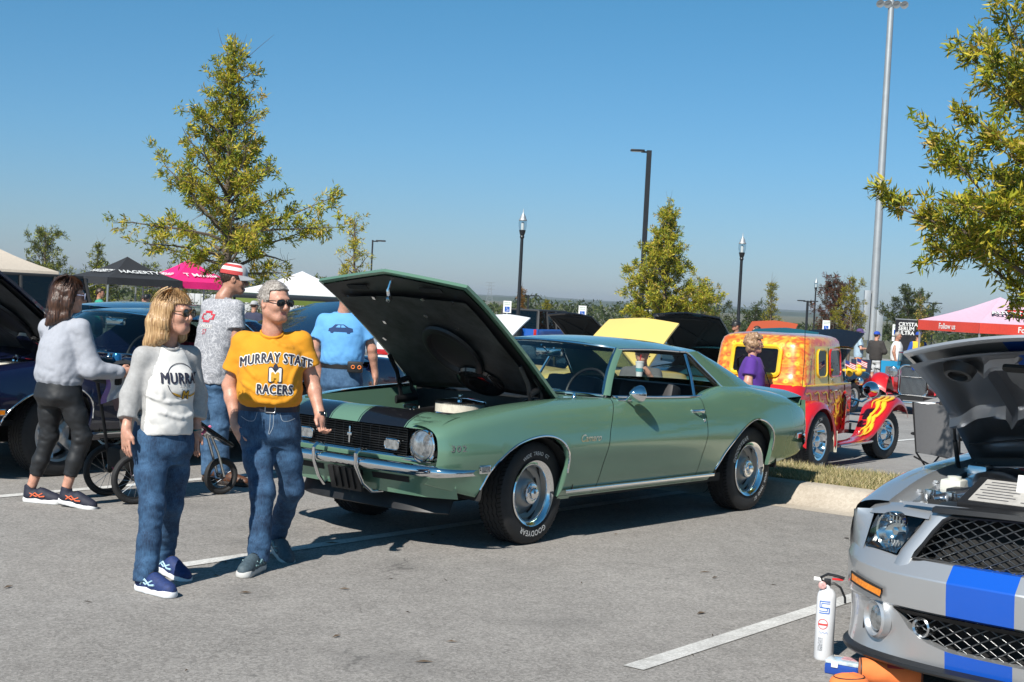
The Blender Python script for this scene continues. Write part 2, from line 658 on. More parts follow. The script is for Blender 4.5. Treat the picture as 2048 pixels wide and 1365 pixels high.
# ---------------------------------------------------------------- wheels (axis along local Y,outer face towards +Y)
def tyre_mesh(r,w,rim,tread=True,white=None):
 mb=MB()
 h=w/2
 sb=r-rim
 prof=[(rim,-h*.78),(rim+sb*.3,-h*.97),(rim+sb*.62,-h),(r-sb*.16,-h*.95),(r-sb*.05,-h*.86)]
 if tread:
  k=5
  for i in range(k):
   y0=-h*.80+i*(h*1.6/k)
   y1=y0+h*1.6/k
   g=.009
   prof += [(r,y0+g*.5),(r,y1-g*.5),(r-.007,y1-g*.4),(r-.007,y1+g*.4)] if i<k-1 else [(r,y0+g*.5),(r,y1)]
 else:
  prof += [(r,-h*.7),(r,h*.7)]
 prof += [(r-sb*.05,h*.86),(r-sb*.16,h*.95),(rim+sb*.62,h),(rim+sb*.3,h*.97),(rim+.006,h*.86),(rim,h*.78)]
 n=72
 rows=[]
 for i in range(n):
  a=2*pi*i/n
  row=[]
  for j,(q,y) in enumerate(prof):
   if tread and q>r-.02 and abs(y)<h*.84:
    y=y+.0055*(1 if i % 2 else -1)
   row.append((q*cos(a),y,q*sin(a)))
  rows.append(row)
 mb.grid(rows,cu=True)
 return mb
def tyre_text(txt,r,y,a_mid,size,parent,inward=False,arc=None):
 def fn(x,yy):
  a=R(a_mid)-x/r
  q=r+yy
  return (-q*cos(a),y,q*sin(a))
 return letters(txt,None,LETTER,parent,size=size,bold=.012,fn=fn,spacing=1.05,name='sidewall_lettering')
def tread_cuts(mb,r,w,n=72):
 for i in range(n):
  for s in (-1,1):
   a=2*pi*(i+.5*(s>0))/n
   y0,y1=s*w*.28,s*w*.43
   d=.0045/r
   q=r+.0009
   mb.add([(q*cos(a-d),y0,q*sin(a-d)),(q*cos(a+d),y0,q*sin(a+d)),(q*cos(a+d+.03*s),y1,q*sin(a+d+.03*s)),(q*cos(a-d+.03*s),y1,q*sin(a-d+.03*s))],[(0,1,2,3)])
GREYM=mat('painted_rally_grey',(.30,.31,.31),.38,metal=.7)
GROOVE=mat('tread_groove',(.006,.006,.006),.9)
_WH={}
def wheel(parent,loc,r=.332,w=.215,rim=.185,style='rally',side=1,steer=0,text=None,detail=True):
 key=(r,w,rim,style,str(text),detail)
 rz=steer if side>0 else pi+steer
 if key in _WH:
  src,kids=_WH[key]
  e=src.copy()
  COL.objects.link(e)
  e.parent=parent
  e.location=loc
  e.rotation_euler=(0,0,rz)
  for k in kids:
   c=k.copy()
   COL.objects.link(c)
   c.parent=e
  return e
 n0=len(bpy.data.objects)
 e=wheel_new(parent,loc,r,w,rim,style,side,steer,text,detail)
 _WH[key]=(e,[o for o in bpy.data.objects if o.parent==e])
 return e
def wheel_new(parent,loc,r=.332,w=.215,rim=.185,style='rally',side=1,steer=0,text=None,detail=True):
 e=bpy.data.objects.new('wheel',None)
 e.empty_display_size=.1
 COL.objects.link(e)
 e.parent=parent
 e.location=loc
 e.rotation_euler=(0,0,steer if side>0 else pi+steer)
 h=w/2
 ty=tyre_mesh(r,w,rim,tread=detail)
 t=ty.build('tyre',RUBBER,e,ang=30)
 if detail:
  m2=MB()
  tread_cuts(m2,r,w)
  many(m2.build('tread',GROOVE,e,ang=0))
 if text:
  for txt,a,sz in text:
   tyre_text(txt,rim+(r-rim)*.42,h*1.004+.0025,a,sz,e)
 yo=h*.82
 mb=MB()
 if style=='rally':
  mb.lathe([(rim-.004,yo-.10),(rim-.004,yo),(rim+.010,yo+.012),(rim+.006,yo+.020),(rim-.018,yo+.012),(rim-.032,yo-.012),(rim-.034,yo-.045),(rim-.036,yo-.075)],64,'Y')
  mb.build('trim_ring',CHROME,e,ang=50)
  mb=MB()
  R0=rim-.034
  mb.lathe([(R0,yo-.055),(R0-.012,yo-.078),(R0-.028,yo-.082),(.105,yo-.052),(.092,yo-.030),(.075,yo-.026),(.05,yo-.026)],64,'Y')
  d=mb.build('disc',GREYM,e,ang=50)
  mb=MB()
  for k in range(5):
   a0=2*pi*k/5+.3
   for i in range(8):
    pass
   rows=[]
   for i in range(9):
    a=a0+.5*(i/8-.5)
    q0,q1=R0-.016,R0-.034
    rows.append([(q0*cos(a),yo-.076,q0*sin(a)),(q1*cos(a),yo-.0755,q1*sin(a))])
   mb.grid(rows)
  many(mb.build('brake_slot',MATTE,e))
  mb=MB()
  n=48
  rows=[]
  for i in range(n*2):
   a=pi*i/n
   q=.071 if i % 2 else .0665
   rows.append([(q*cos(a),yo-.03,q*sin(a)),(q*cos(a),yo+.002,q*sin(a)),(.060*cos(a),yo+.008,.060*sin(a))])
  mb.grid(rows,cu=True)
  mb.lathe([(.060,yo+.008),(.050,yo+.010),(.046,yo+.006),(.040,yo+.006),(.037,yo+.024),(.028,yo+.034),(.012,yo+.038),(0,yo+.039)],32,'Y')
  mb.build('centre_cap',CHROME,e,ang=28)
  mb=MB()
  mb.tube([(rim*.74*cos(.5),yo-.06,rim*.74*sin(.5)*-1),(rim*.8*cos(.5),yo-.01,-rim*.8*sin(.5))],.006,8)
  mb.build('valve',CHROME,e)
 elif style=='smooth':
  mb.lathe([(rim,yo-.09),(rim,yo),(rim+.008,yo+.010),(rim-.014,yo+.004),(rim-.022,yo-.03),(rim-.04,yo-.08),(.115,yo-.085),(.11,yo-.10),(.075,yo-.085),(.07,yo-.02),(.05,yo),(0,yo+.008)],56,'Y')
  mb.build('rim',CHROME,e,ang=40)
  mb=MB()
  for k in range(8):
   a=2*pi*k/8
   mb.lathe([(.0,0),(.017,0),(.017,.002),(0,.002)],10,'Y',(.145*rim/.2*cos(a),yo-.083,.145*rim/.2*sin(a)))
  many(mb.build('rim_hole',MATTE,e))
 else:
  ns={'five': 5,'multi': 10}[style]
  col=ALU if style=='multi' else STEEL
  mb.lathe([(rim,-h*.6),(rim,yo),(rim+.008,yo+.008),(rim-.012,yo+.004),(rim-.02,yo-.02),(rim-.022,-h*.6)],56,'Y')
  mb.build('rim',col,e,ang=40)
  sp=None
  for k in range(ns):
   if sp is None:
    mb=MB()
    wd=.075 if style=='five' else .022
    rows=[]
    for i in range(7):
     t=i/6
     q=.04+(rim-.05)*t
     ww=wd*(.62+.38*abs(t-.45))*(.8 if style=='five' else .7+.5*t)
     yy=yo-.018-.035*sin(pi*t)*(.6)
     rows.append([(q,yy-.03,-ww),(q,yy,-ww*.8),(q,yy+.006,0),(q,yy,ww*.8),(q,yy-.03,ww)])
    mb.grid(rows)
    sp=mb.build('spoke',col,e,ang=50)
   else:
    o=sp.copy()
    COL.objects.link(o)
    o.parent=e
    o.rotation_euler=(0,2*pi*k/ns,0)
  mb=MB()
  mb.lathe([(.062,yo-.06),(.062,yo-.012),(.05,yo-.004),(0,yo)],28,'Y')
  mb.build('hub',col,e)
  mb=MB()
  mb.lathe([(rim*.8,yo-.085),(.05,yo-.085)],40,'Y')
  mb.build('brake_disc',STEEL,e)
 mb=MB()
 mb.lathe([(rim-.005,-h*.5),(0,-h*.5)],40,'Y')
 mb.build('backing_plate',MATTE,e)
 return e
# ---------------------------------------------------------------- late sixties pony car,hood raised (x forward from the front axle,y to its left)
WX=[.95,.92,.85,.7,.4,0,-1,-2,-2.7,-3.2,-3.5,-3.62,-3.68]
WY=[.74,.80,.845,.882,.908,.915,.915,.915,.918,.893,.852,.815,.77]
ZS_X=[.95,.9,.7,.5,.2,-.2,-.6,-.9,-1.3,-1.85,-2.1,-2.4,-2.7,-3.0,-3.3,-3.55,-3.68]
ZS_Z=[.785,.80,.848,.872,.902,.922,.931,.932,.922,.915,.938,.972,.972,.945,.905,.855,.83]
ARF=[(.60,.355),(.585,.40),(.54,.50),(.47,.58),(.36,.652),(.20,.70),(.03,.716),(-.10,.695),(-.185,.64),(-.235,.56),(-.253,.46),(-.256,.30)]
ARR=[(-2.115,.30),(-2.13,.37),(-2.22,.50),(-2.34,.615),(-2.46,.685),(-2.62,.735),(-2.76,.725),(-2.87,.665),(-2.93,.575),(-2.95,.48),(-2.955,.36)]
def cw(x):
 return float(hermite(WX,WY,x))
def czs(x):
 return float(hermite(ZS_X,ZS_Z,x))
def sidey(x,z):
 k=cw(x)/.915
 y=float(hermite([.26,.30,.345,.50,.638,.668,.78,.86,.90],[.785,.82,.848,.888,.914,.911,.882,.846,.825],z))
 if x>.55:
  y -= max(0,.52-z)*1.1*((x-.55)/.4)**1.5*.9
 return y*k
def low(x):
 if x>=.60:
  return float(np.interp(x,[.60,.72,.95],[.355,.385,.45]))
 if x>-.256:
  p=sorted(ARF)
  return float(np.interp(x,[q[0] for q in p],[q[1] for q in p]))
 if x>-2.115:
  return .298
 if x>-2.955:
  p=sorted(ARR)
  return float(np.interp(x,[q[0] for q in p],[q[1] for q in p]))
 return float(np.interp(x,[-3.68,-3.5,-2.955],[.50,.42,.36]))
def edge_in(x):
 y=float(hermite([.95,.85,.6,0,-.5,-.85,-1.0,-1.9,-2.1,-2.4,-3.0,-3.4,-3.68],[.55,.60,.655,.675,.69,.745,.765,.765,.72,.71,.655,.64,.62],x))
 z=czs(x)+float(hermite([.95,.6,0,-.6,-1.,-1.9,-2.2,-2.9,-3.68],[-.004,-.004,.0,.004,-.004,-.004,.02,.012,.02],x))
 return y,z
def col_profile(x_of_z,nlow=22):
 z0=.3
 for _ in range(8):
  z0=low(x_of_z(z0))
 xt=x_of_z(.93)
 zs=czs(xt)
 zt=zs-.085
 pts=[]
 zz=list(np.linspace(z0,min(.636,max(zt-.02,z0+.01)),9)) if z0<.6 else [z0]
 if z0<.6 and zt>.70:
  zz += [.645,.655,.668]
 zz += list(np.linspace(max(zz[-1]+.012,.69 if z0<.66 else z0+.01),zt,6))
 for z in zz:
  x=x_of_z(z)
  pts.append((x,sidey(x,z) if z<=.9 else sidey(x,.9),z))
 while len(pts)<18:
  pts.insert(1,tuple((np.array(pts[0])*.5+np.array(pts[1])*.5)))
 pts=pts[:18]
 x1,y1,z1=pts[-1]
 ye,ze=edge_in(xt)
 xe=xt
 A=Vector((x1,y1,z1))
 d=A-Vector(pts[-2])
 B=A+d.normalized()*.062
 D=Vector((xe,ye,ze))
 Cc=Vector((xe,ye+(y1-ye)*.55,zs+.004))
 for i in range(1,9):
  t=i/8
  pts.append(tuple(A*(1-t)**3+B*3*t*(1-t)**2+Cc*3*t*t*(1-t)+D*t**3))
 return pts
def side_panel(name,xa,xb,n,mats,root,label=None,dense=()):
 ss=set(np.linspace(0,1,n).tolist())
 for c in dense:
  s0=(c-xa(.4))/(xb(.4)-xa(.4))
  for d in (-.035,-.02,-.01,-.004,0,.004,.01,.02,.035):
   s=s0+d
   if 0<s<1:
    ss.add(s)
 rows=[]
 for s in sorted(ss):
  rows.append(col_profile(lambda z,s=s: (1-s)*xa(z)+s*xb(z)))
 rows=[[(r[0][0],r[0][1]-.035,r[0][2]-.004),(r[0][0],r[0][1]-.004,r[0][2]-.003)]+r for r in rows]
 for sgn in (1,-1):
  mb=MB()
  mb.grid([[(x,sgn*y,z) for x,y,z in r] for r in rows])
  mb.build(name,mats,root,ang=60)
 return rows
def line_pts(arch,off=0.0):
 out=[]
 for x,z in smooth_path([(a,0,b) for a,b in arch],5) and [(p.x,p.z) for p in smooth_path([(a,0,b) for a,b in arch],5)]:
  out.append((x,sidey(x,z)+off,z))
 return out
def pony_car(name,label,cat,loc,rz,body,stripe=None,detail=True,wheels='rally',text=None,group=None,badge='302',hood_open=True,steer=.04):
 root=thing(name,label,cat,loc,rz,group)
 # --- side panels
 dfr=lambda z: float(hermite([.25,.35,.68,.93],[-.612,-.62,-.672,-.83],z))
 drr=lambda z: float(hermite([.25,.40,.66,.93],[-1.868,-1.88,-1.915,-1.945],z))
 g=.0035
 side_panel('front_fender',lambda z: .925,lambda z: dfr(z)+g,56,body,root,dense=(.60,.57,-.25,-.2,.5))
 side_panel('door',lambda z: dfr(z)-g,lambda z: drr(z)+g,26,body,root)
 side_panel('quarter_panel',lambda z: drr(z)-g,lambda z: -3.68,56,body,root,dense=(-2.12,-2.2,-2.95,-2.9))
 mb=MB()
 mb.grid([[(x,y-.012,z) for z,y in ((.31,.83),(.5,.87),(.65,.895),(.8,.862),(.9,.80))] for x in (-.5,-1.2,-2.05)])
 mb.mirror_y().build('inner_side',MATTE,root)
 # --- sill,trims
 for sg in (1,-1):
  mb=MB()
  mb.grid([[(x,sg*.81,.298),(x,sg*.79,.27),(x,sg*.70,.255)] for x in (-.26,-2.12)])
  mb.build('sill',body,root)
  mb=MB()
  mb.grid([[(x,sg*y,z) for y,z in ((.855,.318),(.868,.322),(.870,.335),(.868,.343),(.853,.347))] for x in (-.262,-2.11)])
  mb.build('sill_moulding',CHROME,root)
 for arch in (ARF,ARR):
  for sg in (1,-1):
   mb=MB()
   mb.tube([(x,sg*y,z) for x,y,z in line_pts(arch[1:-1],.001)],.007,8)
   mb.build('wheel_arch_trim',CHROME,root)
 # --- wheel wells and floor
 mb=MB()
 for cx,r in ((.12,.47),(-2.6,.47)):
  rows=[]
  for i in range(15):
   a=pi*i/14
   rows.append([(cx+r*cos(a),.30,.33+(r-.05)*sin(a)),(cx+r*cos(a),.86,.33+(r-.08)*sin(a))])
  mb.grid(rows)
  mb.grid([[(cx-r,.30,.25),(cx+r,.30,.25)],[(cx-r,.30,.78),(cx+r,.30,.78)]])
 mb.mirror_y()
 mb.box((-1.35,0,.30),(1.9,1.6,.06))
 mb.box((-3.1,0,.42),(.8,1.3,.12))
 mb.box((.3,0,.30),(.9,.6,.14))
 mb.build('underbody',MATTE,root)
 # --- header panel in front of the hood,with stripes
 ys=sorted(set([0,.12,.127,.135,.5,.507,.515,.62,.75]+[-a for a in (.12,.127,.135,.5,.507,.515,.62,.75)]+list(np.linspace(-.6,.6,13).round(3))))
 def nose_x(y):
  return .945-.055*(abs(y)/.75)**2.2
 def hoodfront(y):
  return .80-.12*(abs(y)/.66)
 def stripe_i(y):
  a=abs(y)
  return 1 if (.135<a<.5) or (.12<a<.127) or (.507<a<.515) else 0
 rows=[]
 for i,t in enumerate(np.linspace(0,1,8)):
  row=[]
  for y in ys:
   xn,xh=nose_x(y),hoodfront(y)+.006
   x=xn+(xh-xn)*t
   ye,ze=edge_in(min(.9,max(hoodfront(y),.3)))
   zc=.845+.018*(1-(abs(y)/.7)**2) if True else 0
   z=.778+(zc-.778)*(1-(1-t)**1.9)
   row.append((x,y,z-.012*(t==0)))
  rows.append(row)
 mb=MB()
 mb.grid(rows,mi=lambda i,j: stripe_i((ys[j]+ys[j+1])/2) if stripe else 0)
 mb.grid([rows[-1],[(x-.004,y,z-.05) for x,y,z in rows[-1]]])
 mb.build('header_panel',[body,stripe or body],root,ang=60)
 # --- front end: surround,grille,lamps
 def front(w,h,z0,x0,r=.09,n=7):
  return [(x0-.055*(abs(a)/.75)**2.2,a,z0+b) for a,b in rrect(w,h,r,n)]
 outer=front(1.60,.215,.672,.925,.10)
 inner=front(1.55,.18,.672,.915,.085)
 deep=front(1.53,.17,.672,.80,.08)
 skin=front(1.66,.26,.672,.90,.11)
 mb=MB()
 mb.grid([outer,inner],cv=True)
 mb.tube(outer,.007,6,closed=True)
 mb.tube(inner,.005,6,closed=True)
 mb.build('grille_surround',CHROME if stripe is None else [CHROME],root,ang=50)
 mb=MB()
 mb.grid([inner,deep],cv=True)
 mb.grid([deep,[(.80,y*.02,.672) for x,y,z in deep]],cv=True)
 mb.build('grille_recess',MATTE,root)
 mb=MB()
 for k in range(11):
  z=.672-.075+.015*k
  mb.box((.868,0,z),(.012,.98,.0045))
 for k in range(13):
  mb.box((.862,-.48+.08*k,.672),(.006,.005,.155))
 gb=mb.build('grille_bars',mat('grille_bar_grey',(.05,.052,.055),.3,metal=.8),root)
 many(gb)
 mb=MB()
 mb.box((.885,0,.672),(.012,.014,.105),bev=.003)
 mb.box((.885,0,.675),(.014,.04,.018),bev=.003)
 mb.build('grille_emblem',CHROME,root)
 for sgn in (1,-1):
  mb=MB()
  mb.lathe([(.103,-.05),(.103,.012),(.094,.016),(.090,.004)],40,'X',(.885,sgn*.635,.665))
  hl=mb.build('headlight',CHROME,root)
  mb=MB()
  mb.lathe([(.092,0),(.085,.014),(.06,.026),(.03,.032),(0,.034)],36,'X',(.885,sgn*.635,.665))
  mb.build('lens',LENS,hl)
  mb=MB()
  L=frame_mat((.885,sgn*.385,.648),(0,1,0),(0,0,1))
  mb.prism(rrect(.115,.062,.022),0,.018,L)
  mb.build('parking_light',LENS,root,ang=30)
  mb=MB()
  mb.tube([L @ Vector((a,b,.018)) for a,b in rrect(.118,.065,.023)],.004,6,closed=True)
  mb.build('parking_light_rim',CHROME,root)
 mb=MB()
 mb.grid([[(x,y,z) for x,y,z in outer],skin],cv=True)
 mb.build('nose_panel',body,root,ang=60)
 ysv=np.linspace(-.80,.80,41)
 mb=MB()
 def vx(y,z):
  return .90-.05*(abs(y)/.8)**2-.16*max(0,(abs(y)-.55)/.25)**2*.5-max(0,(.47-z))*.32
 mb.grid([[(vx(y,z),y,z) for y in ysv] for z in (.575,.55,.52,.48,.45,.42,.40,.385,.37,.345)])
 mb.build('valance',body,root,ang=60)
 for a,b in ((.22,.52),(-.52,-.22),(-.14,.14)):
  mb=MB()
  yy=np.linspace(a,b,8)
  mb.grid([[(vx(y,z)+.003,y,z) for y in yy] for z in (.462,.425)])
  mb.build('valance_slot',MATTE,root)
 mb=MB()
 pts=[]
 PB=hermite([0,.15,.3,.45,.58,.70,.82,.92,1.0],[(.985,0),(.985,.2),(.983,.42),(.978,.60),(.962,.74),(.920,.845),(.855,.897),(.79,.920),(.735,.930)],np.linspace(0,1,26))
 for x,y in [(a,-b) for a,b in PB[::-1]]+[(a,b) for a,b in PB[1:]]:
  pts.append((x,y,.522))
 rows=[]
 for (x,y,z) in pts:
  k=1-.45*max(0,(abs(y)-.80)/.12)
  rows.append([(x-.03,y,z+.034*k),(x-.004,y,z+.030*k),(x+.012,y,z+.012*k),(x+.013,y,z-.010*k),(x,y,z-.030*k),(x-.03,y,z-.036*k)])
 mb.grid(rows)
 mb.build('front_bumper',CHROME,root,ang=70)
 for sgn in (1,-1):
  mb=MB()
  y=sgn*.19
  mb.tube([(.93,y,.600),(.985,y,.600),(1.012,y,.575),(1.008,y,.50),(.95,y*1.05,.39),(.885,y*1.15,.335),(.82,y*1.3,.335)],.0105,10,flat=(1,1.5))
  mb.build('bumper_guard',CHROME,root)
 mb=MB()
 mb.box((.955,.05,.405),(.02,.27,.15),Matrix.Rotation(R(18),4,'Y'))
 for k in range(4):
  mb.box((.972,-.03+.055*k,.41),(.012,.006,.14),Matrix.Rotation(R(18),4,'Y'))
 mb.build('licence_bracket',BLACK,root)
 mb=MB()
 ysp=np.linspace(-.66,.66,25)
 sx=lambda y: .80-.14*(abs(y)/.66)**4
 rows=[[(sx(y)-.05,y,.345) for y in ysp],[(sx(y),y,.235) for y in ysp],[(sx(y)-.012,y,.228) for y in ysp],[(sx(y)-.065,y,.345) for y in ysp]]
 mb.grid(rows)
 mb.build('front_spoiler',BLACK,root)
 # --- engine bay
 mb=MB()
 mb.box((.15,0,.42),(1.3,1.3,.04))
 mb.grid([[(.72,-.62,.80),(.70,.62,.80)],[(.72,-.62,.40),(.70,.62,.40)]])
 mb.grid([[(-.44,-.68,.90),(-.44,.68,.90)],[(-.42,-.68,.40),(-.42,.68,.40)]])
 mb.box((-.18,0,.62),(.62,.5,.26),bev=.03)
 mb.box((.34,0,.60),(.10,.52,.36),bev=.02)
 mb.box((.53,0,.62),(.06,.75,.40),bev=.01)
 mb.box((-.2,.36,.60),(.5,.13,.14),bev=.04)
 mb.box((-.2,-.36,.60),(.5,.13,.14),bev=.04)
 mb.box((.36,.42,.68),(.26,.19,.20),bev=.01)
 mb.tube([(.1,.5,.78),(.35,.3,.8),(.5,.1,.77),(.52,-.25,.76)],.022,8)
 mb.tube([(-.4,-.3,.8),(-.1,-.38,.76),(.3,-.3,.78),(.5,-.35,.74)],.014,8)
 mb.ball((-.36,.46,.80),(.09,.11,.11))
 mb.build('engine_bay',BLACK,root)
 mb=MB()
 mb.grid([[(.72-.02,.635,.85),(-.44,.69,.91)],[(.70,.60,.60),(-.42,.60,.60)]])
 mb.grid([[(.70,-.635,.86),(-.44,-.69,.91)],[(.70,-.60,.60),(-.42,-.60,.60)]])
 mb.build('inner_fender',body,root)
 mb=MB()
 mb.lathe([(.0,.882),(.05,.882),(.15,.868),(.172,.866),(.180,.858),(.172,.85)],48,'Z',(-.12,.03,0))
 mb.tube([(-.12,.03,.88),(-.12,.03,.91)],.014,10)
 mb.box((-.12,.03,.89),(.16,.016,.02),.6)
 mb.lathe([(.165,.775),(.180,.78),(.176,.79)],48,'Z',(-.12,.03,0))
 mb.build('air_cleaner_lid',CHROME,root)
 mb=MB()
 n=120
 mb.grid([[((.170 if i % 2 else .165)*cos(2*pi*i/n)-.12,(.170 if i % 2 else .165)*sin(2*pi*i/n)+.03,z) for z in (.788,.852)] for i in range(n)],cu=True)
 mb.build('air_filter',mat('paper_filter',(.62,.58,.48),.8,var=.15,vscale=30),root,ang=0)
 mb=MB()
 mb.grid([[(-.12+.145*cos(a)*t,.03+.145*sin(a)*t,.8745+.012*(1-t)) for t in (.45,.98)] for a in np.linspace(2.4,3.3,9)])
 mb.build('air_cleaner_decal',mat('red_decal',(.6,.015,.02),.4),root)
 mb=MB()
 mb.lathe([(.04,.83),(.055,.835),(.055,.85),(.03,.86),(0,.86)],20,'Z',(.42,.08,0))
 mb.lathe([(.02,.80),(.02,.835)],12,'Z',(.42,.08,0))
 mb.build('filler_cap',CHROME,root)
 mb=MB()
 mb.lathe([(.045,.80),(.06,.85),(.05,.87),(0,.875)],20,'Z',(-.34,.42,0))
 mb.build('booster_cap',CHROME,root)
 # --- cowl between hood and windscreen
 mb=MB()
 ysc=np.linspace(-.745,.745,25)
 wx=lambda y: -.50-.30*(abs(y)/.745)**2.4
 mb.grid([[(-.43+(wx(y)+.43)*t,y,.912+.03*(1-(abs(y)/.75)**2)*(1-.3*t)+.016*t) for y in ysc] for t in (0,.3,.6,1.0)])
 mb.build('cowl',body,root,ang=60)
 for a,b in ((-.6,-.08),(.06,.58)):
  mb=MB()
  mb.grid([[(-.47,y,.945-.012*abs(y)) for y in np.linspace(a,b,8)],[(-.50-.03*(abs(y)/.7)**2,y,.95-.014*abs(y)) for y in np.linspace(a,b,8)]])
  mb.build('cowl_vent',MATTE,root)
 for y0 in (-.55,.02):
  mb=MB()
  mb.tube([(-.52,y0,.955),(-.60,y0+.08,.985),(-.66,y0+.46,.965)],.006,6)
  mb.build('wiper',CHROME,root)
 # --- glasshouse
 def ws(s,t):
  bx,by,bz=wx(s*.745)-.0,s*.735,.945+.02*(1-s*s)
  tx,ty,tz=-1.06-.12*abs(s)**2.5,s*.555,1.262+.03*(1-s*s)
  q=t
  return (bx+(tx-bx)*q+.02*sin(pi*t),by+(ty-by)*q,bz+(tz-bz)*q+.012*sin(pi*t))
 mb=MB()
 mb.grid([[ws(s,t) for s in np.linspace(-1,1,21)] for t in np.linspace(0,1,9)])
 mb.build('windscreen',GLASSL,root)
 mb=MB()
 edge=[ws(s,0) for s in np.linspace(-1,1,21)]+[ws(1,t) for t in np.linspace(.1,1,8)]+[ws(s,1) for s in np.linspace(.9,-1,20)]+[ws(-1,t) for t in np.linspace(.9,.1,8)]
 mb.tube(edge,.011,6,closed=True)
 mb.build('windscreen_trim',CHROME,root)
 RAILX=[-1.18,-1.30,-1.6,-1.9,-2.05,-2.16,-2.30]
 RAILY=[.570,.585,.605,.610,.603,.588,.565]
 RAILZ=[1.258,1.262,1.262,1.25,1.24,1.228,1.235]
 def roofpt(u,s):
  a=abs(s)
  xf=-1.06-.12*a**2.5
  xr=-2.50+.22*a**2.2
  x=xf+(xr-xf)*u
  ry=float(hermite(RAILX,RAILY,max(min(x,-1.18),-2.3)))
  rz=float(hermite(RAILX,RAILZ,max(min(x,-1.18),-2.3)))
  zc=float(hermite([-1.0,-1.25,-1.6,-2.0,-2.3,-2.52],[1.295,1.318,1.328,1.315,1.285,1.245],x))
  k=a**2.6
  return (x,s*ry,zc+(rz-zc)*k)
 mb=MB()
 mb.grid([[roofpt(u,s) for s in np.linspace(-1,1,33)] for u in np.linspace(0,1,25)])
 def sail(t,q):
  F=np.array([[-2.05,.603,1.24],[-2.16,.645,1.15],[-2.28,.685,1.06],[-2.40,.728,.965]])
  Rr=np.array([[-2.28,.565,1.236],[-2.50,.585,1.165],[-2.74,.625,1.065],[-2.98,.672,.95]])
  f=hermite([0,.33,.66,1],F,t)
  r=hermite([0,.33,.66,1],Rr,t)
  p=f+(r-f)*q
  p=p+np.array([0,.028*sin(pi*q)*(1-.3*t),.012*sin(pi*q)])
  return p
 for sgn in (1,-1):
  mb.grid([[tuple(sail(t,q)*np.array([1,sgn,1])) for q in np.linspace(0,1,9)] for t in np.linspace(0,1,15)])
  mb.grid([[tuple(sail(1,q)*np.array([1,sgn,1])) for q in np.linspace(0,1,9)],[tuple((sail(1,q)+np.array([-.015,.045,-.018]))*np.array([1,sgn,1])) for q in np.linspace(0,1,9)]])
  a=[Vector(ws(sgn,t)) for t in np.linspace(0,1,9)]
  rows=[]
  for p in a:
   rows.append([p+Vector((.004,0,0)),p+Vector((-.012,.020*sgn,.004)),p+Vector((-.05,.030*sgn,0)),p+Vector((-.062,.018*sgn,-.004)),p+Vector((-.05,-.012*sgn,0))])
  mb.grid(rows)
 mb.build('roof',body,root,ang=60)
 for sgn in (1,-1):
  mb=MB()
  rail=[Vector((x,sgn*(y+.006),z-.004)) for x,y,z in zip(RAILX[:5],RAILY[:5],RAILZ[:5])]
  top=smooth_path(rail+[Vector(tuple((sail(t,0)+np.array([0,.006,0]))*np.array([1,sgn,1]))) for t in (.3,.6,1.0)],4)
  mb.tube(top,.009,6)
  mb.build('drip_rail',CHROME,root)
  mb=MB()
  inn=[p+Vector((.03,-.02*sgn,-.02)) for p in top]
  mb.grid([top,inn])
  mb.build('window_seal',MATTE,root)
  mb=MB()
  mb.tube([(-.86,sgn*.775,.937),(-1.4,sgn*.782,.924),(-1.93,sgn*.778,.918),(-2.08,sgn*.762,.925),(-2.38,sgn*.742,.965)],.010,6)
  mb.build('beltline_trim',CHROME,root)
  mb=MB()
  mb.tube([(-1.93,sgn*.762,.92),(-1.97,sgn*.70,1.06),(-2.0,sgn*.615,1.225)],.011,8,flat=(1,1.4))
  mb.build('window_divider',CHROME,root)
  mb=MB()
  lowl=[Vector((-1.94,sgn*.758,.922)),Vector((-2.1,sgn*.748,.93)),Vector((-2.25,sgn*.74,.945)),Vector((-2.37,sgn*.732,.965))]
  upl=[Vector((-2.0,sgn*.608,1.225)),Vector((-2.07,sgn*.61,1.215)),Vector((-2.2,sgn*.66,1.10)),Vector((-2.38,sgn*.728,.97))]
  mb.grid([[l+(u-l)*t for t in (0,.33,.66,1)] for l,u in zip(lowl,upl)])
  mb.build('quarter_window',GLASSL,root)
  mb=MB()
  mb.grid([[(-.84,sgn*.74,.935),(-1.4,sgn*.745,.92),(-1.95,sgn*.745,.912),(-2.4,sgn*.70,.95)],[(-.84,sgn*.70,.90),(-1.4,sgn*.69,.90),(-1.95,sgn*.69,.90),(-2.4,sgn*.66,.92)],[(-.84,sgn*.70,.35),(-1.4,sgn*.69,.35),(-1.95,sgn*.69,.35),(-2.4,sgn*.66,.35)]])
  mb.build('door_trim',INTER,root)
 mb=MB()
 mb.grid([[(lambda A,B,s: (A[0]+(B[0]-A[0])*.5+(-.0)+(-.10*(1-s*s)),s*A[1],A[2]+.02*(1-s*s)))(sail(t,1),sail(t,1),s) for s in np.linspace(-1,1,15)] for t in np.linspace(0.03,1,9)])
 mb.build('rear_window',GLASSL,root)
 mb=MB()
 rows=[]
 for u in np.linspace(0,1,13):
  row=[]
  for s in np.linspace(-1,1,21):
   x=-2.95-.10*(1-s*s)*(1-u)+(-3.62+2.95)*u
   ye,ze=edge_in(x)
   row.append((x,s*ye*.995,ze+.025*(1-s*s)+(.045*max(0,(u-.72)/.28)**1.5)))
  rows.append(row)
 mb.grid(rows)
 mb.build('deck_lid',body,root,ang=60)
 mb=MB()
 for sgn in (1,-1):
  pass
 rows=[]
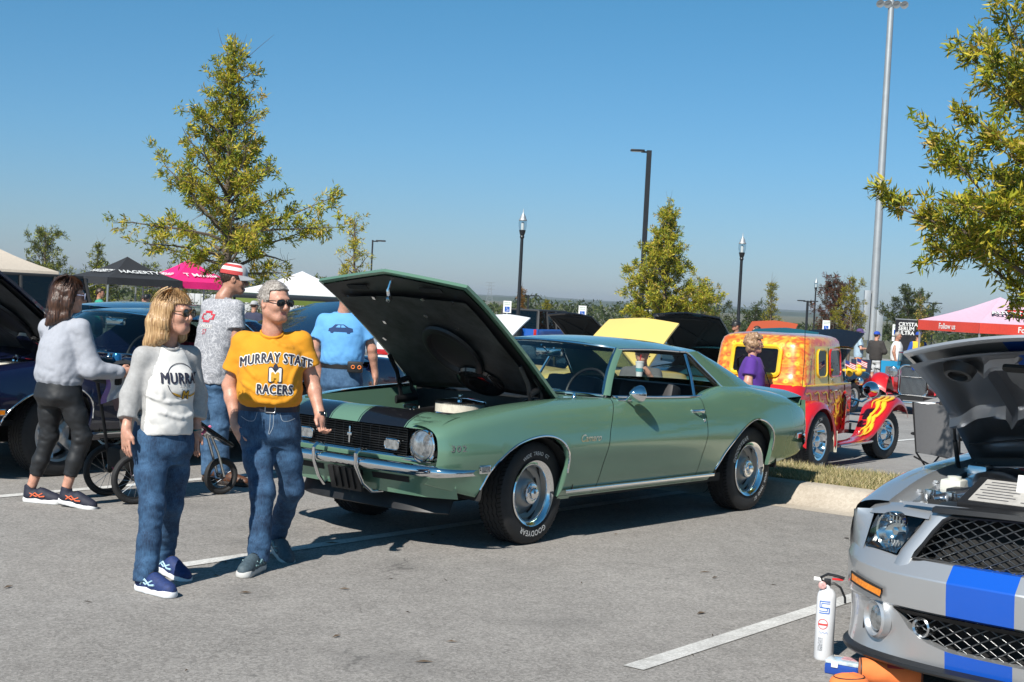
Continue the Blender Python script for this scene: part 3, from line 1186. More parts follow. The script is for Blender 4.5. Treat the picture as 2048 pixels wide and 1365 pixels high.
 for y in np.linspace(-.765,.765,31):
  k=1-.75*max(0,(abs(y)-.58)/.185)**2
  xx=-.09*(1-(abs(y)/.8)**2)
  z0=.905-.03*(abs(y)/.8)**2
  rows.append([(-3.26+xx,y,z0),(-3.40+xx,y,z0+.022*k),(-3.56+xx,y,z0+.042*k),(-3.60+xx,y,z0+.034*k),(-3.585+xx,y,z0-.01),(-3.57+xx,y,z0-.06)])
 mb.grid(rows)
 mb.build('rear_spoiler',body,root,ang=60)
 mb=MB()
 yst=np.linspace(-.80,.80,27)
 mb.grid([[(-3.66+.05*(abs(y)/.8)**3-.02*sin(pi*(z-.45)/.4),y,z) for y in yst] for z in np.linspace(.86,.44,8)])
 mb.build('tail_panel',body,root)
 mb=MB()
 rows=[]
 for y in np.linspace(-.90,.90,41):
  a=abs(y)
  x=-3.74+.05*(a/.8)**2+(.24*((a-.74)/.16)**1.5 if a>.74 else 0)
  rows.append([(x+.03,y,.585),(x,y,.582),(x-.012,y,.56),(x-.012,y,.53),(x,y,.505),(x+.03,y,.502)])
 mb.grid(rows)
 mb.build('rear_bumper',CHROME,root,ang=70)
 for sgn in (1,-1):
  mb=MB()
  mb.box((-3.69,sgn*.55,.70),(.04,.34,.13),bev=.01)
  mb.build('tail_light',REDL,root)
  mb=MB()
  y=sidey(-3.42,.575)
  mb.box((-3.42,sgn*(y+.003),.575),(.085,.016,.05),-.14*sgn*-1,bev=.006)
  mk=mb.build('rear_side_marker',CHROME,root)
  mb=MB()
  mb.box((-3.42,sgn*(y+.011),.575),(.06,.008,.032),-.14*sgn*-1)
  mb.build('lens',REDL,mk)
  mb=MB()
  y=sidey(.59,.53)
  mb.box((.59,sgn*(y+.004),.53),(.095,.018,.052),.09*-sgn,bev=.006)
  mk=mb.build('front_side_marker',CHROME,root)
  mb=MB()
  mb.box((.59,sgn*(y+.0125),.53),(.07,.01,.034),.09*-sgn)
  mb.build('lens',LENS,mk)
  mb=MB()
  y=sgn*.80
  if sgn>0:
   mb.tube([(-.88,.80,.915),(-.98,.81,.918),(-1.02,.815,.915)],.012,8,flat=(1,1.2))
   mb.tube([(-.97,.815,.915),(-.95,.86,.945),(-.95,.885,.955)],.011,8)
   mb.M=Matrix.Translation((-.955,.905,.968)) @ Matrix.Rotation(R(-12),4,'Z')
   mb.lathe([(.0,.055),(.014,.052),(.032,.03),(.052,-.005),(.062,-.035),(.060,-.045)],24,'X')
   mb.M=Matrix()
   mr=mb.build('wing_mirror',CHROME,root,ang=50)
  mb=MB()
  mb.tube([(-1.76,sgn*.872,.822),(-1.80,sgn*.892,.824),(-1.86,sgn*.893,.823),(-1.885,sgn*.872,.821)],.009,8,flat=(1.2,.8))
  mb.ball((-1.868,sgn*.888,.822),(.02,.012,.018),12,8)
  mb.box((-1.82,sgn*.865,.822),(.15,.008,.022),bev=.003)
  mb.lathe([(.013,0),(.013,.006),(.009,.009),(0,.009)],14,'Y',(-1.885,sgn*sidey(-1.885,.755)-(0 if sgn>0 else .009),.755))
  mb.build('door_handle',CHROME,root)
 if detail:
  fy=lambda x,z: sidey(x,z)+.004
  letters(badge,None,CHROME,root,.055,.012,'badge',spacing=1.2,fn=lambda a,b: (.81-a*1.2,fy(.81-a,.665),.665+b))
  letters('Camaro',None,CHROME,root,.07,.006,'script_badge',shear=.35,fn=lambda a,b: (-.45-a,fy(-.45-a,.685),.685+b+.04*max(0,-a-.08)))
  letters('Camaro',frame_mat((.875,.60,.836),(0,1,0),(-.9,0,.35)),CHROME,root,.045,.006,'hood_badge',shear=.35)
  mb=MB()
  mb.lathe([(.018,0),(.012,.012),(.008,.03),(0,.034)],12,'Z',(-.52,.70,.935))
  mb.build('hood_pin',CHROME,root)
 # --- interior
 mb=MB()
 mb.box((-.86,0,.80),(.30,1.36,.20),bev=.05)
 mb.box((-1.5,0,.40),(1.6,1.34,.06))
 for y in (-.36,.36):
  mb.box((-1.62,y,.58),(.5,.5,.16),bev=.05)
  mb.box((-1.90,y,.78),(.14,.5,.44),Matrix.Rotation(R(-14),4,'Y'),bev=.05)
 mb.box((-2.35,0,.60),(.45,1.2,.16),bev=.05)
 mb.box((-2.60,0,.78),(.15,1.2,.36),Matrix.Rotation(R(-14),4,'Y'),bev=.05)
 mb.grid([[(-2.62,-.62,.92),(-2.62,.62,.92)],[(-3.05,-.62,.93),(-3.05,.62,.93)]])
 mb.grid([[(x,s*.56,z-.02) for s in np.linspace(-1,1,5)] for x,z in ((-1.2,1.255),(-1.6,1.27),(-2.0,1.25),(-2.3,1.22))])
 mb.build('interior',INTER,root)
 mb=MB()
 mb.M=frame_mat((-1.12,.36,.93),(0,1,0),(-.35,0,1))
 mb.tube([(.18*cos(a),.18*sin(a),0) for a in np.linspace(0,2*pi,28)[:-1]],.012,8,closed=True)
 mb.tube([(-.18,0,0),(0,-.03,-.05),(.18,0,0)],.012,6)
 mb.M=Matrix()
 mb.build('steering_wheel',BLACK,root)
 mb=MB()
 mb.box((-1.12,0,1.20),(.03,.24,.06),bev=.012)
 mb.tube([(-1.10,0,1.21),(-1.02,0,1.255)],.008,6)
 mb.build('rear_view_mirror',CHROME,root)
 if detail:
  mb=MB()
  mb.box((-.79,.40,.915),(.20,.28,.003),Matrix.Rotation(R(-8),4,'Y'))
  mb.build('dash_card',mat('pale_card',(.72,.76,.70),.6),root)
 # --- hood,hinged at the cowl
 hd=bpy.data.objects.new('hood',None)
 COL.objects.link(hd)
 hd.parent=root
 hd.location=(-.41,0,.945)
 hd.rotation_euler=(0,-R(36.7) if hood_open else 0,0)
 hl=lambda y: 1.22+.095*(1-abs(y)/.665)
 ysd=np.linspace(-.665,.665,27)
 crown=lambda y,u: .030*(1-(abs(y)/.665)**1.3)+.02*sin(pi*min(1,u))-.02
 rows=[[(u*hl(y),y*(1-.04*u**2*0),crown(y,u)-.10*max(0,u-.82)**1.3) for y in ysd] for u in np.linspace(0,1,15)]
 mb=MB()
 strh=lambda i,j: stripe_i((ysd[j]+ysd[j+1])/2) if stripe else 0
 mb.grid(rows,mi=strh)
 lip=[[(x,y,z-.030) for x,y,z in r] for r in rows]
 ring_t=rows[0]+[r[-1] for r in rows[1:]]+rows[-1][::-1][1:]+[r[0] for r in rows[::-1][1:-1]]
 ring_b=[(x,y,z-.022) for x,y,z in ring_t]
 cxx=np.mean([p[0] for p in ring_t])
 ring_i=[(cxx+(x-cxx)*.965,y*.955,z-.024) for x,y,z in ring_t]
 mb.grid([ring_t,ring_b,ring_i],cv=True)
 mb.build('hood_skin',[body,stripe or body],hd,ang=45)
 mb=MB()
 rows2=[[(cxx+(x-cxx)*.962,y*.95,z-.033-.012*(1 if 2<i<12 and 2<j<24 else 0)) for j,(x,y,z) in enumerate(r)] for i,r in enumerate(rows)]
 mb.grid(rows2)
 mb.build('hood_frame',BLACK,hd,ang=25)
 mb=MB()
 pad=[[(.10+.98*u,y*.87,crown(y,u)-.052-.006*sin(u*9)*sin(y*8)) for y in ysd] for u in np.linspace(0,1,15)]
 mb.grid(pad)
 mb.build('hood_insulation',mat('hood_pad',(.030,.031,.031),.62,var=1.,vscale=4.5,bump=.7,bscale=24),hd,ang=0)
 mb=MB()
 L=Matrix.Translation((.50,.07,-.056)) @ Matrix.Rotation(R(8),4,'Z')
 for (a,b,z0) in ((.30,.225,0),(.275,.20,-.022),(.235,.165,-.026),(.21,.14,.01)):
  pass
 prof=[(1.0,0),(.97,-.018),(.88,-.024),(.80,-.02),(.74,.006),(.60,.018),(.0,.02)]
 mb.grid([[L @ Vector((.29*q*cos(a),.215*q*sin(a),z)) for q,z in prof] for a in np.linspace(0,2*pi,41)[:-1]],cu=True)
 mb.build('cold_air_ring',BLACK,hd,ang=40)
 mb=MB()
 L=Matrix.Translation((.17,.10,-.058))
 mb.grid([[L @ Vector((.16*q*cos(a),.20*q*sin(a),z)) for q,z in ((1,0),(.92,-.02),(.7,-.03),(.4,-.022),(0,-.02))] for a in np.linspace(0,2*pi,33)[:-1]],cu=True)
 mb.build('cowl_duct',BLACKG,hd,ang=40)
 mb=MB()
 mb.tube([(1.22,0,-.02),(1.20,.0,-.09),(1.16,0,-.12)],.012,8)
 mb.lathe([(.022,-.14),(.022,-.115),(.012,-.10)],12,'Z',(1.16,0,0))
 mb.build('hood_latch',CHROME,hd)
 for y in (-.33,.33):
  mb=MB()
  mb.prism(rrect(.045,.19,.012),-.05,-.047,Matrix.Translation((1.17,y,.0)))
  mb.build('frame_slot',MATTE,hd)
 mb=MB()
 rg=random.Random(4)
 for x,y in ((1.06,-.5),(1.07,-.25),(1.08,.2),(1.06,.45),(.8,-.35),(.78,.3),(.6,-.5),(.9,.1)):
  mb.box((x,y,-.058),(.03,.022,.006),rg.uniform(0,3))
 many(mb.build('pad_clip',CHROME,hd))
 for sgn in (1,-1):
  mb=MB()
  y=sgn*.60
  mb.tube([(-.36,y,.84),(-.30,y,.90),(-.27,y,1.0),(-.20,y,1.07)],.016,8,flat=(1.2,.5))
  mb.tube([(-.20,y,.82),(-.17,y,.93),(-.14,y,1.02),(-.05,y,1.14)],.017,8,flat=(1.2,.5))
  mb.tube([(-.36,y,.84),(-.14,y,.82)],.03,8,flat=(1,.4))
  mb.tube([(-.16,y,.95),(-.33,y-.02*sgn,1.0)],.022,10)
  mb.build('hood_hinge',BLACK,root)
 # --- wheels
 tx=[('GOODYEAR',270,.05),('WIDE  TREAD  GT',90,.034)] if text else None
 wheel(root,(0,.70,.332),rim=.208,style=wheels,side=1,steer=steer,text=tx,detail=detail)
 wheel(root,(0,-.70,.332),style=wheels,side=-1,steer=steer,detail=detail)
 tx2=[('GOODYEAR',135,.05),('WIDE  TREAD  GT',320,.034)] if text else None
 wheel(root,(-2.746,.70,.332),rim=.208,style=wheels,side=1,text=tx2,detail=detail)
 wheel(root,(-2.746,-.70,.332),style=wheels,side=-1,detail=detail)
 return root
GREENP=paint('fathom_green_paint',(.150,.285,.195),metal=.34,rough=.24)
STRIPEB=paint('black_stripe_paint',(.006,.006,.008),metal=0.,rough=.25)
pony_car('muscle_car','sage green muscle car with hood raised and black stripes on its nose','car',(-.432,9.841,0),4.02435,GREENP,STRIPEB,text=True)
# ---------------------------------------------------------------- other cars of the show (same axes: x forward from the front axle)
class Shape:
 def __init__(s,wx,wy,zx,zz,prof,arches,sill=.28,front_low=.32,rear_low=.38,inx=None,iny=None):
  s.__dict__.update(locals())
 def w(s,x):
  return float(hermite(s.wx,s.wy,x))
 def zs(s,x):
  return float(hermite(s.zx,s.zz,x))
 def y(s,x,z):
  wm=max(s.wy)
  t=(z-s.sill)/max(.1,s.zs(x)-s.sill)
  return float(hermite([p[0] for p in s.prof],[p[1] for p in s.prof],min(max(t,0),1)))*s.w(x)
 def low(s,x):
  z=float(np.interp(x,[min(s.wx),s.arches[1][0],s.arches[0][0],max(s.wx)],[s.rear_low,s.sill,s.sill,s.front_low]))
  for cx,r,cz in s.arches:
   d=abs(x-cx)
   if d<r:
    z=max(z,cz+sqrt(r*r-d*d)*.98)
  return z
 def column(s,x,n=12):
  z0,z1=s.low(x),s.zs(x)
  zt=z1-.05
  pts=[(x,s.y(x,z0)-.03,z0)]+[(x,s.y(x,z),z) for z in np.linspace(z0,max(zt,z0+.01),n)]
  yi=float(hermite(s.inx,s.iny,x))
  A=Vector(pts[-1])
  D=Vector((x,yi,z1+.004))
  B=A+Vector((0,-.004,.04))
  Cc=Vector((x,yi+(A.y-yi)*.6,z1+.006))
  for i in range(1,7):
   t=i/6
   pts.append(tuple(A*(1-t)**3+B*3*t*(1-t)**2+Cc*3*t*t*(1-t)+D*t**3))
  return pts
 def xs(s,a,b,n):
  v=set(np.linspace(a,b,n).tolist())
  for cx,r,cz in s.arches:
   for k in np.linspace(0,pi,19):
    q=cx+r*cos(k)
    if min(a,b)<q<max(a,b):
     v.add(q)
   for q in (cx+r+.004,cx-r-.004):
    if min(a,b)<q<max(a,b):
     v.add(q)
  return sorted(v,reverse=a>b)
def show_car(name,label,loc,rz,col,hood=None,hood_under=None,era='classic',wheels='rally',dims=None,hood_ang=42,group='show cars across the lot',roof=True,seed=0,trunk=0,wheel_r=.32,detail=False,tint=None):
 root=thing(name,label,'car',loc,rz,group)
 F,B_,W=1.0,3.75,.92
 H=1.34
 wb=2.75
 if era=='modern':
  W,H=.93,1.38
 if dims:
  F,B_,W,H,wb=dims
 zf=.86 if era=='classic' else .88
 sh=Shape([F,F-.06,F-.3,0,-wb,-B_+.3,-B_+.05,-B_],[W*.80,W*.90,W*.97,W,W,W*.97,W*.9,W*.82],
               [F,F-.2,0,-.8,-1.9,-2.4,-B_+.5,-B_],[zf-.09,zf-.02,zf+.04,zf+.07,zf+.07,zf+.11,zf+.08,zf-.01],
               [(0,.93),(.12,.955),(.5,1.0),(.62,.998),(.85,.955),(1,.90)],[(0,.40,wheel_r),(-wb,.40,wheel_r)],
               inx=[F,F-.2,0,-.6,-1,-2,-2.6,-B_],iny=[.58,.64,.68,.70,.77,.77,.68,.60])
 hood=hood or col
 secs=[('front_fender',F,-.62,16),('door',-.63,-1.92,8),('quarter_panel',-1.93,-B_,16)]
 for nm,a,b,n in secs:
  rows=[sh.column(x) for x in sh.xs(a,b,n)]
  for sg in (1,-1):
   mb=MB()
   mb.grid([[(x,sg*y,z) for x,y,z in r] for r in rows])
   mb.build(nm,col,root,ang=55)
 ys=np.linspace(-1,1,13)
 mb=MB()
 zn=sh.zs(F)
 mb.grid([[(F+.02*(1-k*k)-.02*abs(t),k*W*.80,.36+(zn-.36)*t) for k in ys] for t in np.linspace(0,1,6)])
 mb.build('nose_panel',col,root)
 mb=MB()
 zt=sh.zs(-B_)
 mb.grid([[(-B_-.02*(1-k*k),k*W*.82,.40+(zt-.40)*t) for k in ys] for t in np.linspace(0,1,6)])
 mb.build('tail_panel',col,root)
 mb=MB()
 mb.box((-1.35,0,.30),(2.2,W*1.7,.06))
 mb.box((-1.35,0,.45),(F+B_-.5,1.0,.2))
 mb.build('underbody',MATTE,root)
 mb=MB()
 mb.box((F+.025,0,.665),(.03,1.28,.15),bev=.01)
 gr=mb.build('grille',BLACK,root)
 mb=MB()
 for k in range(5):
  mb.box((F+.044,0,.61+.028*k),(.008,.95,.006))
 many(mb.build('grille_bars',CHROME,gr))
 for sg in (1,-1):
  for q in ((.58,) if era != 'quad' else (.46,.66)):
   mb=MB()
   mb.lathe([(.0,.035),(.05,.028),(.078,.01),(.088,.018),(.09,0)],20,'X',(F+.03,sg*q,.67))
   mb.build('headlight',LENS,root)
  mb=MB()
  mb.box((-B_-.02,sg*.58,.66),(.03,.32,.12),bev=.01)
  mb.build('tail_light',REDL,root)
  if detail:
   y=sh.y(.62,.55)
   mb=MB()
   mb.box((.62,sg*(y+.006),.56),(.14,.014,.042),bev=.004)
   mb.build('side_marker',AMBER,root)
 bc=CHROME if era != 'modern' else col
 for x,nm in ((F+.03,'front_bumper'),(-B_-.03,'rear_bumper')):
  sg=1 if x>0 else -1
  mb=MB()
  rows=[]
  for k in np.linspace(-1,1,21):
   xx=x+sg*(.06-.16*abs(k)**4)
   rows.append([(xx-sg*.03,k*W*.97,.54),(xx,k*W*.97,.53),(xx+sg*.012,k*W*.97,.49),(xx,k*W*.97,.45),(xx-sg*.03,k*W*.97,.44)])
  mb.grid(rows)
  mb.build(nm,bc,root,ang=60)
 zb_=zf+.075
 wsb=lambda s: (-.52-.28*abs(s)**2.4,s*.73,zb_-.02)
 wst=lambda s: (-1.08-.10*abs(s)**2.5,s*.56,H-.045+.03*(1-s*s))
 blt=lambda s: (-2.42+.16*abs(s)**2,s*.56,H-.07+.03*(1-s*s))
 blb=lambda s: (-3.0+.12*abs(s)**2,s*.66,zb_+.035)
 S=np.linspace(-1,1,13)
 lerp=lambda a,b,t: tuple(np.array(a)*(1-t)+np.array(b)*t)
 if roof:
  mb=MB()
  mb.grid([[lerp(wst(s),blt(s),t)[:2]+(lerp(wst(s),blt(s),t)[2]+.035*sin(pi*t),) for s in S] for t in np.linspace(0,1,9)])
  for sg in (1,-1):
   mb.tube([wsb(sg),lerp(wsb(sg),wst(sg),.5),wst(sg)],.026,6)
   f=lambda t: (-2.0-.38*t,sg*(.58+.16*t),H-.085-(H-.085-zb_)*t)
   mb.grid([[lerp(f(t),lerp(blt(sg),blb(sg),t),q)[0:1]+(lerp(f(t),lerp(blt(sg),blb(sg),t),q)[1]+sg*.02*sin(pi*q),)+lerp(f(t),lerp(blt(sg),blb(sg),t),q)[2:] for q in np.linspace(0,1,5)] for t in np.linspace(0,1,7)])
   mb.grid([[lerp(wst(sg),blt(sg),t) for t in np.linspace(0,.7,5)],[(a,b+sg*.012,c-.025) for a,b,c in [lerp(wst(sg),blt(sg),t) for t in np.linspace(0,.7,5)]]])
  mb.build('roof',tint or col,root,ang=55)
  mb=MB()
  mb.grid([[lerp(blt(s),blb(s),t) for s in S] for t in np.linspace(0,1,5)])
  mb.build('rear_window',GLASS,root)
  for sg in (1,-1):
   mb=MB()
   mb.grid([[lerp((-.85-1.5*t,sg*.755,zb_),(-1.2-.82*t,sg*.60,H-.08),q) for t in np.linspace(0,1,6)] for q in (0,.5,1)])
   mb.build('side_window',GLASS,root)
 mb=MB()
 mb.grid([[lerp(wsb(s),wst(s),t) for s in S] for t in np.linspace(0,1,5)])
 mb.build('windscreen',GLASS,root)
 mb=MB()
 mb.tube([wsb(s) for s in S]+[lerp(wsb(1),wst(1),.5)]+[wst(s) for s in S[::-1]]+[lerp(wsb(-1),wst(-1),.5)],.012,6,closed=True)
 mb.build('windscreen_trim',CHROME if era != 'modern' else BLACK,root)
 mb=MB()
 mb.box((-.85,0,.80),(.3,1.3,.2),bev=.05)
 for y in (-.36,.36):
  mb.box((-1.62,y,.58),(.5,.5,.16),bev=.05)
  mb.box((-1.90,y,.80),(.14,.48,.46),Matrix.Rotation(R(-14),4,'Y'),bev=.05)
 mb.box((-2.5,0,.70),(.2,1.2,.4),bev=.05)
 mb.box((-1.5,0,.55),(1.9,1.36,.2))
 mb.build('interior',INTER,root)
 mb=MB()
 mb.grid([[(-2.95+(-B_+2.95)*t,s*(.66-.05*t),sh.zs(-2.95+(-B_+2.95)*t)+.005+.03*(1-s*s)) for s in S] for t in np.linspace(0,1,7)])
 mb.build('deck_lid',col,root)
 mb=MB()
 mb.grid([[(-.44+(wsb(s)[0]+.44)*t,s*.72,zb_-.012+.015*(1-s*s)) for s in S] for t in (0,.5,1)])
 mb.build('cowl',col,root)
 hl=F+.40
 hd=bpy.data.objects.new('hood',None)
 COL.objects.link(hd)
 hd.parent=root
 hd.location=(-.42,0,zb_-.01)
 hd.rotation_euler=(0,-R(hood_ang),0)
 Y=np.linspace(-.69,.69,15)
 cr=lambda y,u: .035*(1-(abs(y)/.69)**1.6)-.02-.07*u**2.5
 rows=[[(u*(hl+.05*(1-abs(y)/.69)),y*(1-.06*u),cr(y,u)) for y in Y] for u in np.linspace(0,1,10)]
 mb=MB()
 mb.grid(rows)
 ring=rows[0]+[r[-1] for r in rows[1:]]+rows[-1][::-1][1:]+[r[0] for r in rows[::-1][1:-1]]
 mb.grid([ring,[(x,y,z-.03) for x,y,z in ring],[(.04+x*.94,y*.95,z-.032) for x,y,z in ring]],cv=True)
 mb.build('hood_skin',hood,hd,ang=45)
 mb=MB()
 mb.grid([[(.04+x*.94,y*.95,z-.030) for x,y,z in r] for r in rows])
 mb.build('hood_liner',hood_under or MATTE,hd)
 mb=MB()
 for p,q in (((.12,-.55),(hl*.9,.45)),((.12,.55),(hl*.9,-.45)),((.1,-.58),(hl*.92,-.52)),((.1,.58),(hl*.92,.52)),((hl*.92,-.5),(hl*.92,.5)),((.1,-.58),(.1,.58))):
  mb.tube([(p[0]+(q[0]-p[0])*t,p[1]+(q[1]-p[1])*t,cr(p[1]+(q[1]-p[1])*t,(p[0]+(q[0]-p[0])*t)/hl)-.035) for t in np.linspace(0,1,5)],.03,6,flat=(.6,1.2))
 mb.build('hood_brace',hood_under or MATTE,hd)
 if hood_ang>5:
  mb=MB()
  mb.box((.25,0,.50),(1.2,1.3,.04))
  mb.box((-.05,0,.66),(.6,.5,.3),bev=.04)
  mb.box((.55,0,.66),(.08,.9,.34),bev=.01)
  mb.tube([(-.2,.4,.7),(.2,.45,.75),(.5,.3,.75)],.03,6)
  mb.build('engine_bay',BLACK,root)
  mb=MB()
  mb.lathe([(0,.87),(.16,.86),(.18,.85),(.18,.80)],24,'Z',(-.05,0,0))
  mb.build('air_cleaner',CHROME,root)
  for y in (-.6,.6):
   mb=MB()
   mb.tube([(-.25,y,.84),(-.12,y,zb_+.22*hood_ang/42)],.016,6)
   mb.build('hood_hinge',BLACK,root)
 for x,st in ((0,0),(-wb,0)):
  for sg in (1,-1):
   wheel(root,(x,sg*(W-.13),wheel_r),r=wheel_r,w=.21,rim=wheel_r*.60,style=wheels,side=sg,detail=detail)
 return root
NAVY=paint('navy_paint',(.004,.007,.03),metal=.0,rough=.25)
YELLOWP=paint('cream_yellow_paint',(.78,.58,.17),metal=0.,rough=.35)
BLACKP=paint('black_paint',(.008,.008,.010),metal=0.,rough=.25)
WHITECP=paint('white_car_paint',(.72,.73,.74),metal=0.,rough=.3)
SILVERP=paint('silver_paint',(.5,.52,.54),metal=.7,rough=.32)
TEALP=paint('teal_paint',(.02,.12,.16),metal=.3)
ORANGEP=paint('burnt_orange_paint',(.45,.085,.03),metal=.1)
BLUEP=paint('bright_blue_paint',(.012,.12,.52),metal=.3)
HEAD_A,HEAD_B=R(233.13),R(53.13)
G = 'show cars across the lot'
pony=pony_car('muscle_car','dark navy coupe with raised black hood behind the woman in leggings','car',(-4.16,11.85,0),HEAD_A,NAVY,None,detail=True,wheels='five',badge='350',steer=.0)
for o in list(pony.children):
 if o.name.startswith(('script_badge','hood_badge','dash_card')):
  bpy.data.objects.remove(o)
for o in list(pony.children):
 if o.name.startswith('front_side_marker'):
  for c in o.children:
   c.data.materials[0]=AMBER
mb=MB()
for k,(y,m) in enumerate(((.1,'red'),(-.25,'blue'))):
 mb=MB()
 rows=[[(-1.86+.02*sin(i*1.7),y+.26*(i/8-.5),1.03-.06*t-.24*t) for i in range(9)] for t in (0,.3,.6,1)]
 mb.grid([[(-2.0,p[1],1.02) for p in rows[0]]]+rows)
 mb.build('seat_towel',mat(m+'_towel',(.5,.02,.05) if m=='red' else (.03,.16,.5),.9,var=.2,vscale=40),pony)
show_car('show_coupe','dark navy coupe facing away with its hood up, beside man in light blue shirt',(-2.5,15.3,0),HEAD_B,NAVY,era='modern',wheels='multi',hood_ang=19,dims=(1.3,3.7,.93,1.36,2.75))
for lab,x,y,hd,col,kw in (
  ('silver modern coupe with multi-spoke wheels behind the man in light blue shirt',-3.2,38,205,SILVERP,dict(era='modern',wheels='multi',hood_ang=0)),
  ('white coupe with raised lid in front of the blue off-roader',-.55,36,60,WHITECP,dict(era='modern',wheels='multi',hood_ang=30)),
  ('black hood raised with X-braced underside, left of the yellow hood',1.75,33,228,BLACKP,dict(hood_ang=38)),
  ('cream yellow coupe facing away, hood raised behind the green roof',1.75,23.4,58,YELLOWP,dict(hood_ang=35)),
  ('silver coupe with raised hood between the yellow hood and the black hood',3.2,29,62,SILVERP,dict(era='modern',wheels='multi',hood_ang=36)),
  ('black sedan facing us with quad headlights and black hood raised',3.35,25.5,236,BLACKP,dict(era='quad',hood_ang=42)),
  ('teal coupe with its flat hood up behind the flame-painted coupe',4.8,27.0,58,TEALP,dict(hood_ang=34)),
  ('burnt orange coupe with raised hood beyond the teal hood',6.6,38,58,ORANGEP,dict(hood_ang=43)),
  ('black coupe with hood up near the stadium light pole',6.55,31,48,BLACKP,dict(hood_ang=36))):
 show_car('show_coupe',lab,(x,y,gz(x,y)),R(hd),col,**kw)
# ---------------------------------------------------------------- silver coupe with blue stripes,hood up,right foreground
def in_poly(x,y,poly):
 c=False
 n=len(poly)
 for i in range(n):
  x1,y1=poly[i]
  x2,y2=poly[i-1]
  if (y1>y) != (y2>y) and x<(x2-x1)*(y-y1)/(y2-y1)+x1:
   c=not c
 return c
def lattice(mb,poly,fn,pw,ph,r):
 x0,x1=min(p[0] for p in poly),max(p[0] for p in poly)
 y0,y1=min(p[1] for p in poly),max(p[1] for p in poly)
 k=ph/pw
 for s in (1,-1):
  c=y0-(x1-x0)*k
  while c<y1+(x1-x0)*k:
   run=[]
   for i in range(121):
    a=x0+(x1-x0)*i/120
    b=c+s*k*(a-(x0+x1)/2)*1.0
    if in_poly(a,b,poly):
     run.append(fn(a,b,s))
    elif len(run)>1:
     mb.tube(run[::4]+[run[-1]],r,4,caps=False)
     run=[]
    else:
     run=[]
   if len(run)>1:
    mb.tube(run[::4]+[run[-1]],r,4,caps=False)
   c += ph
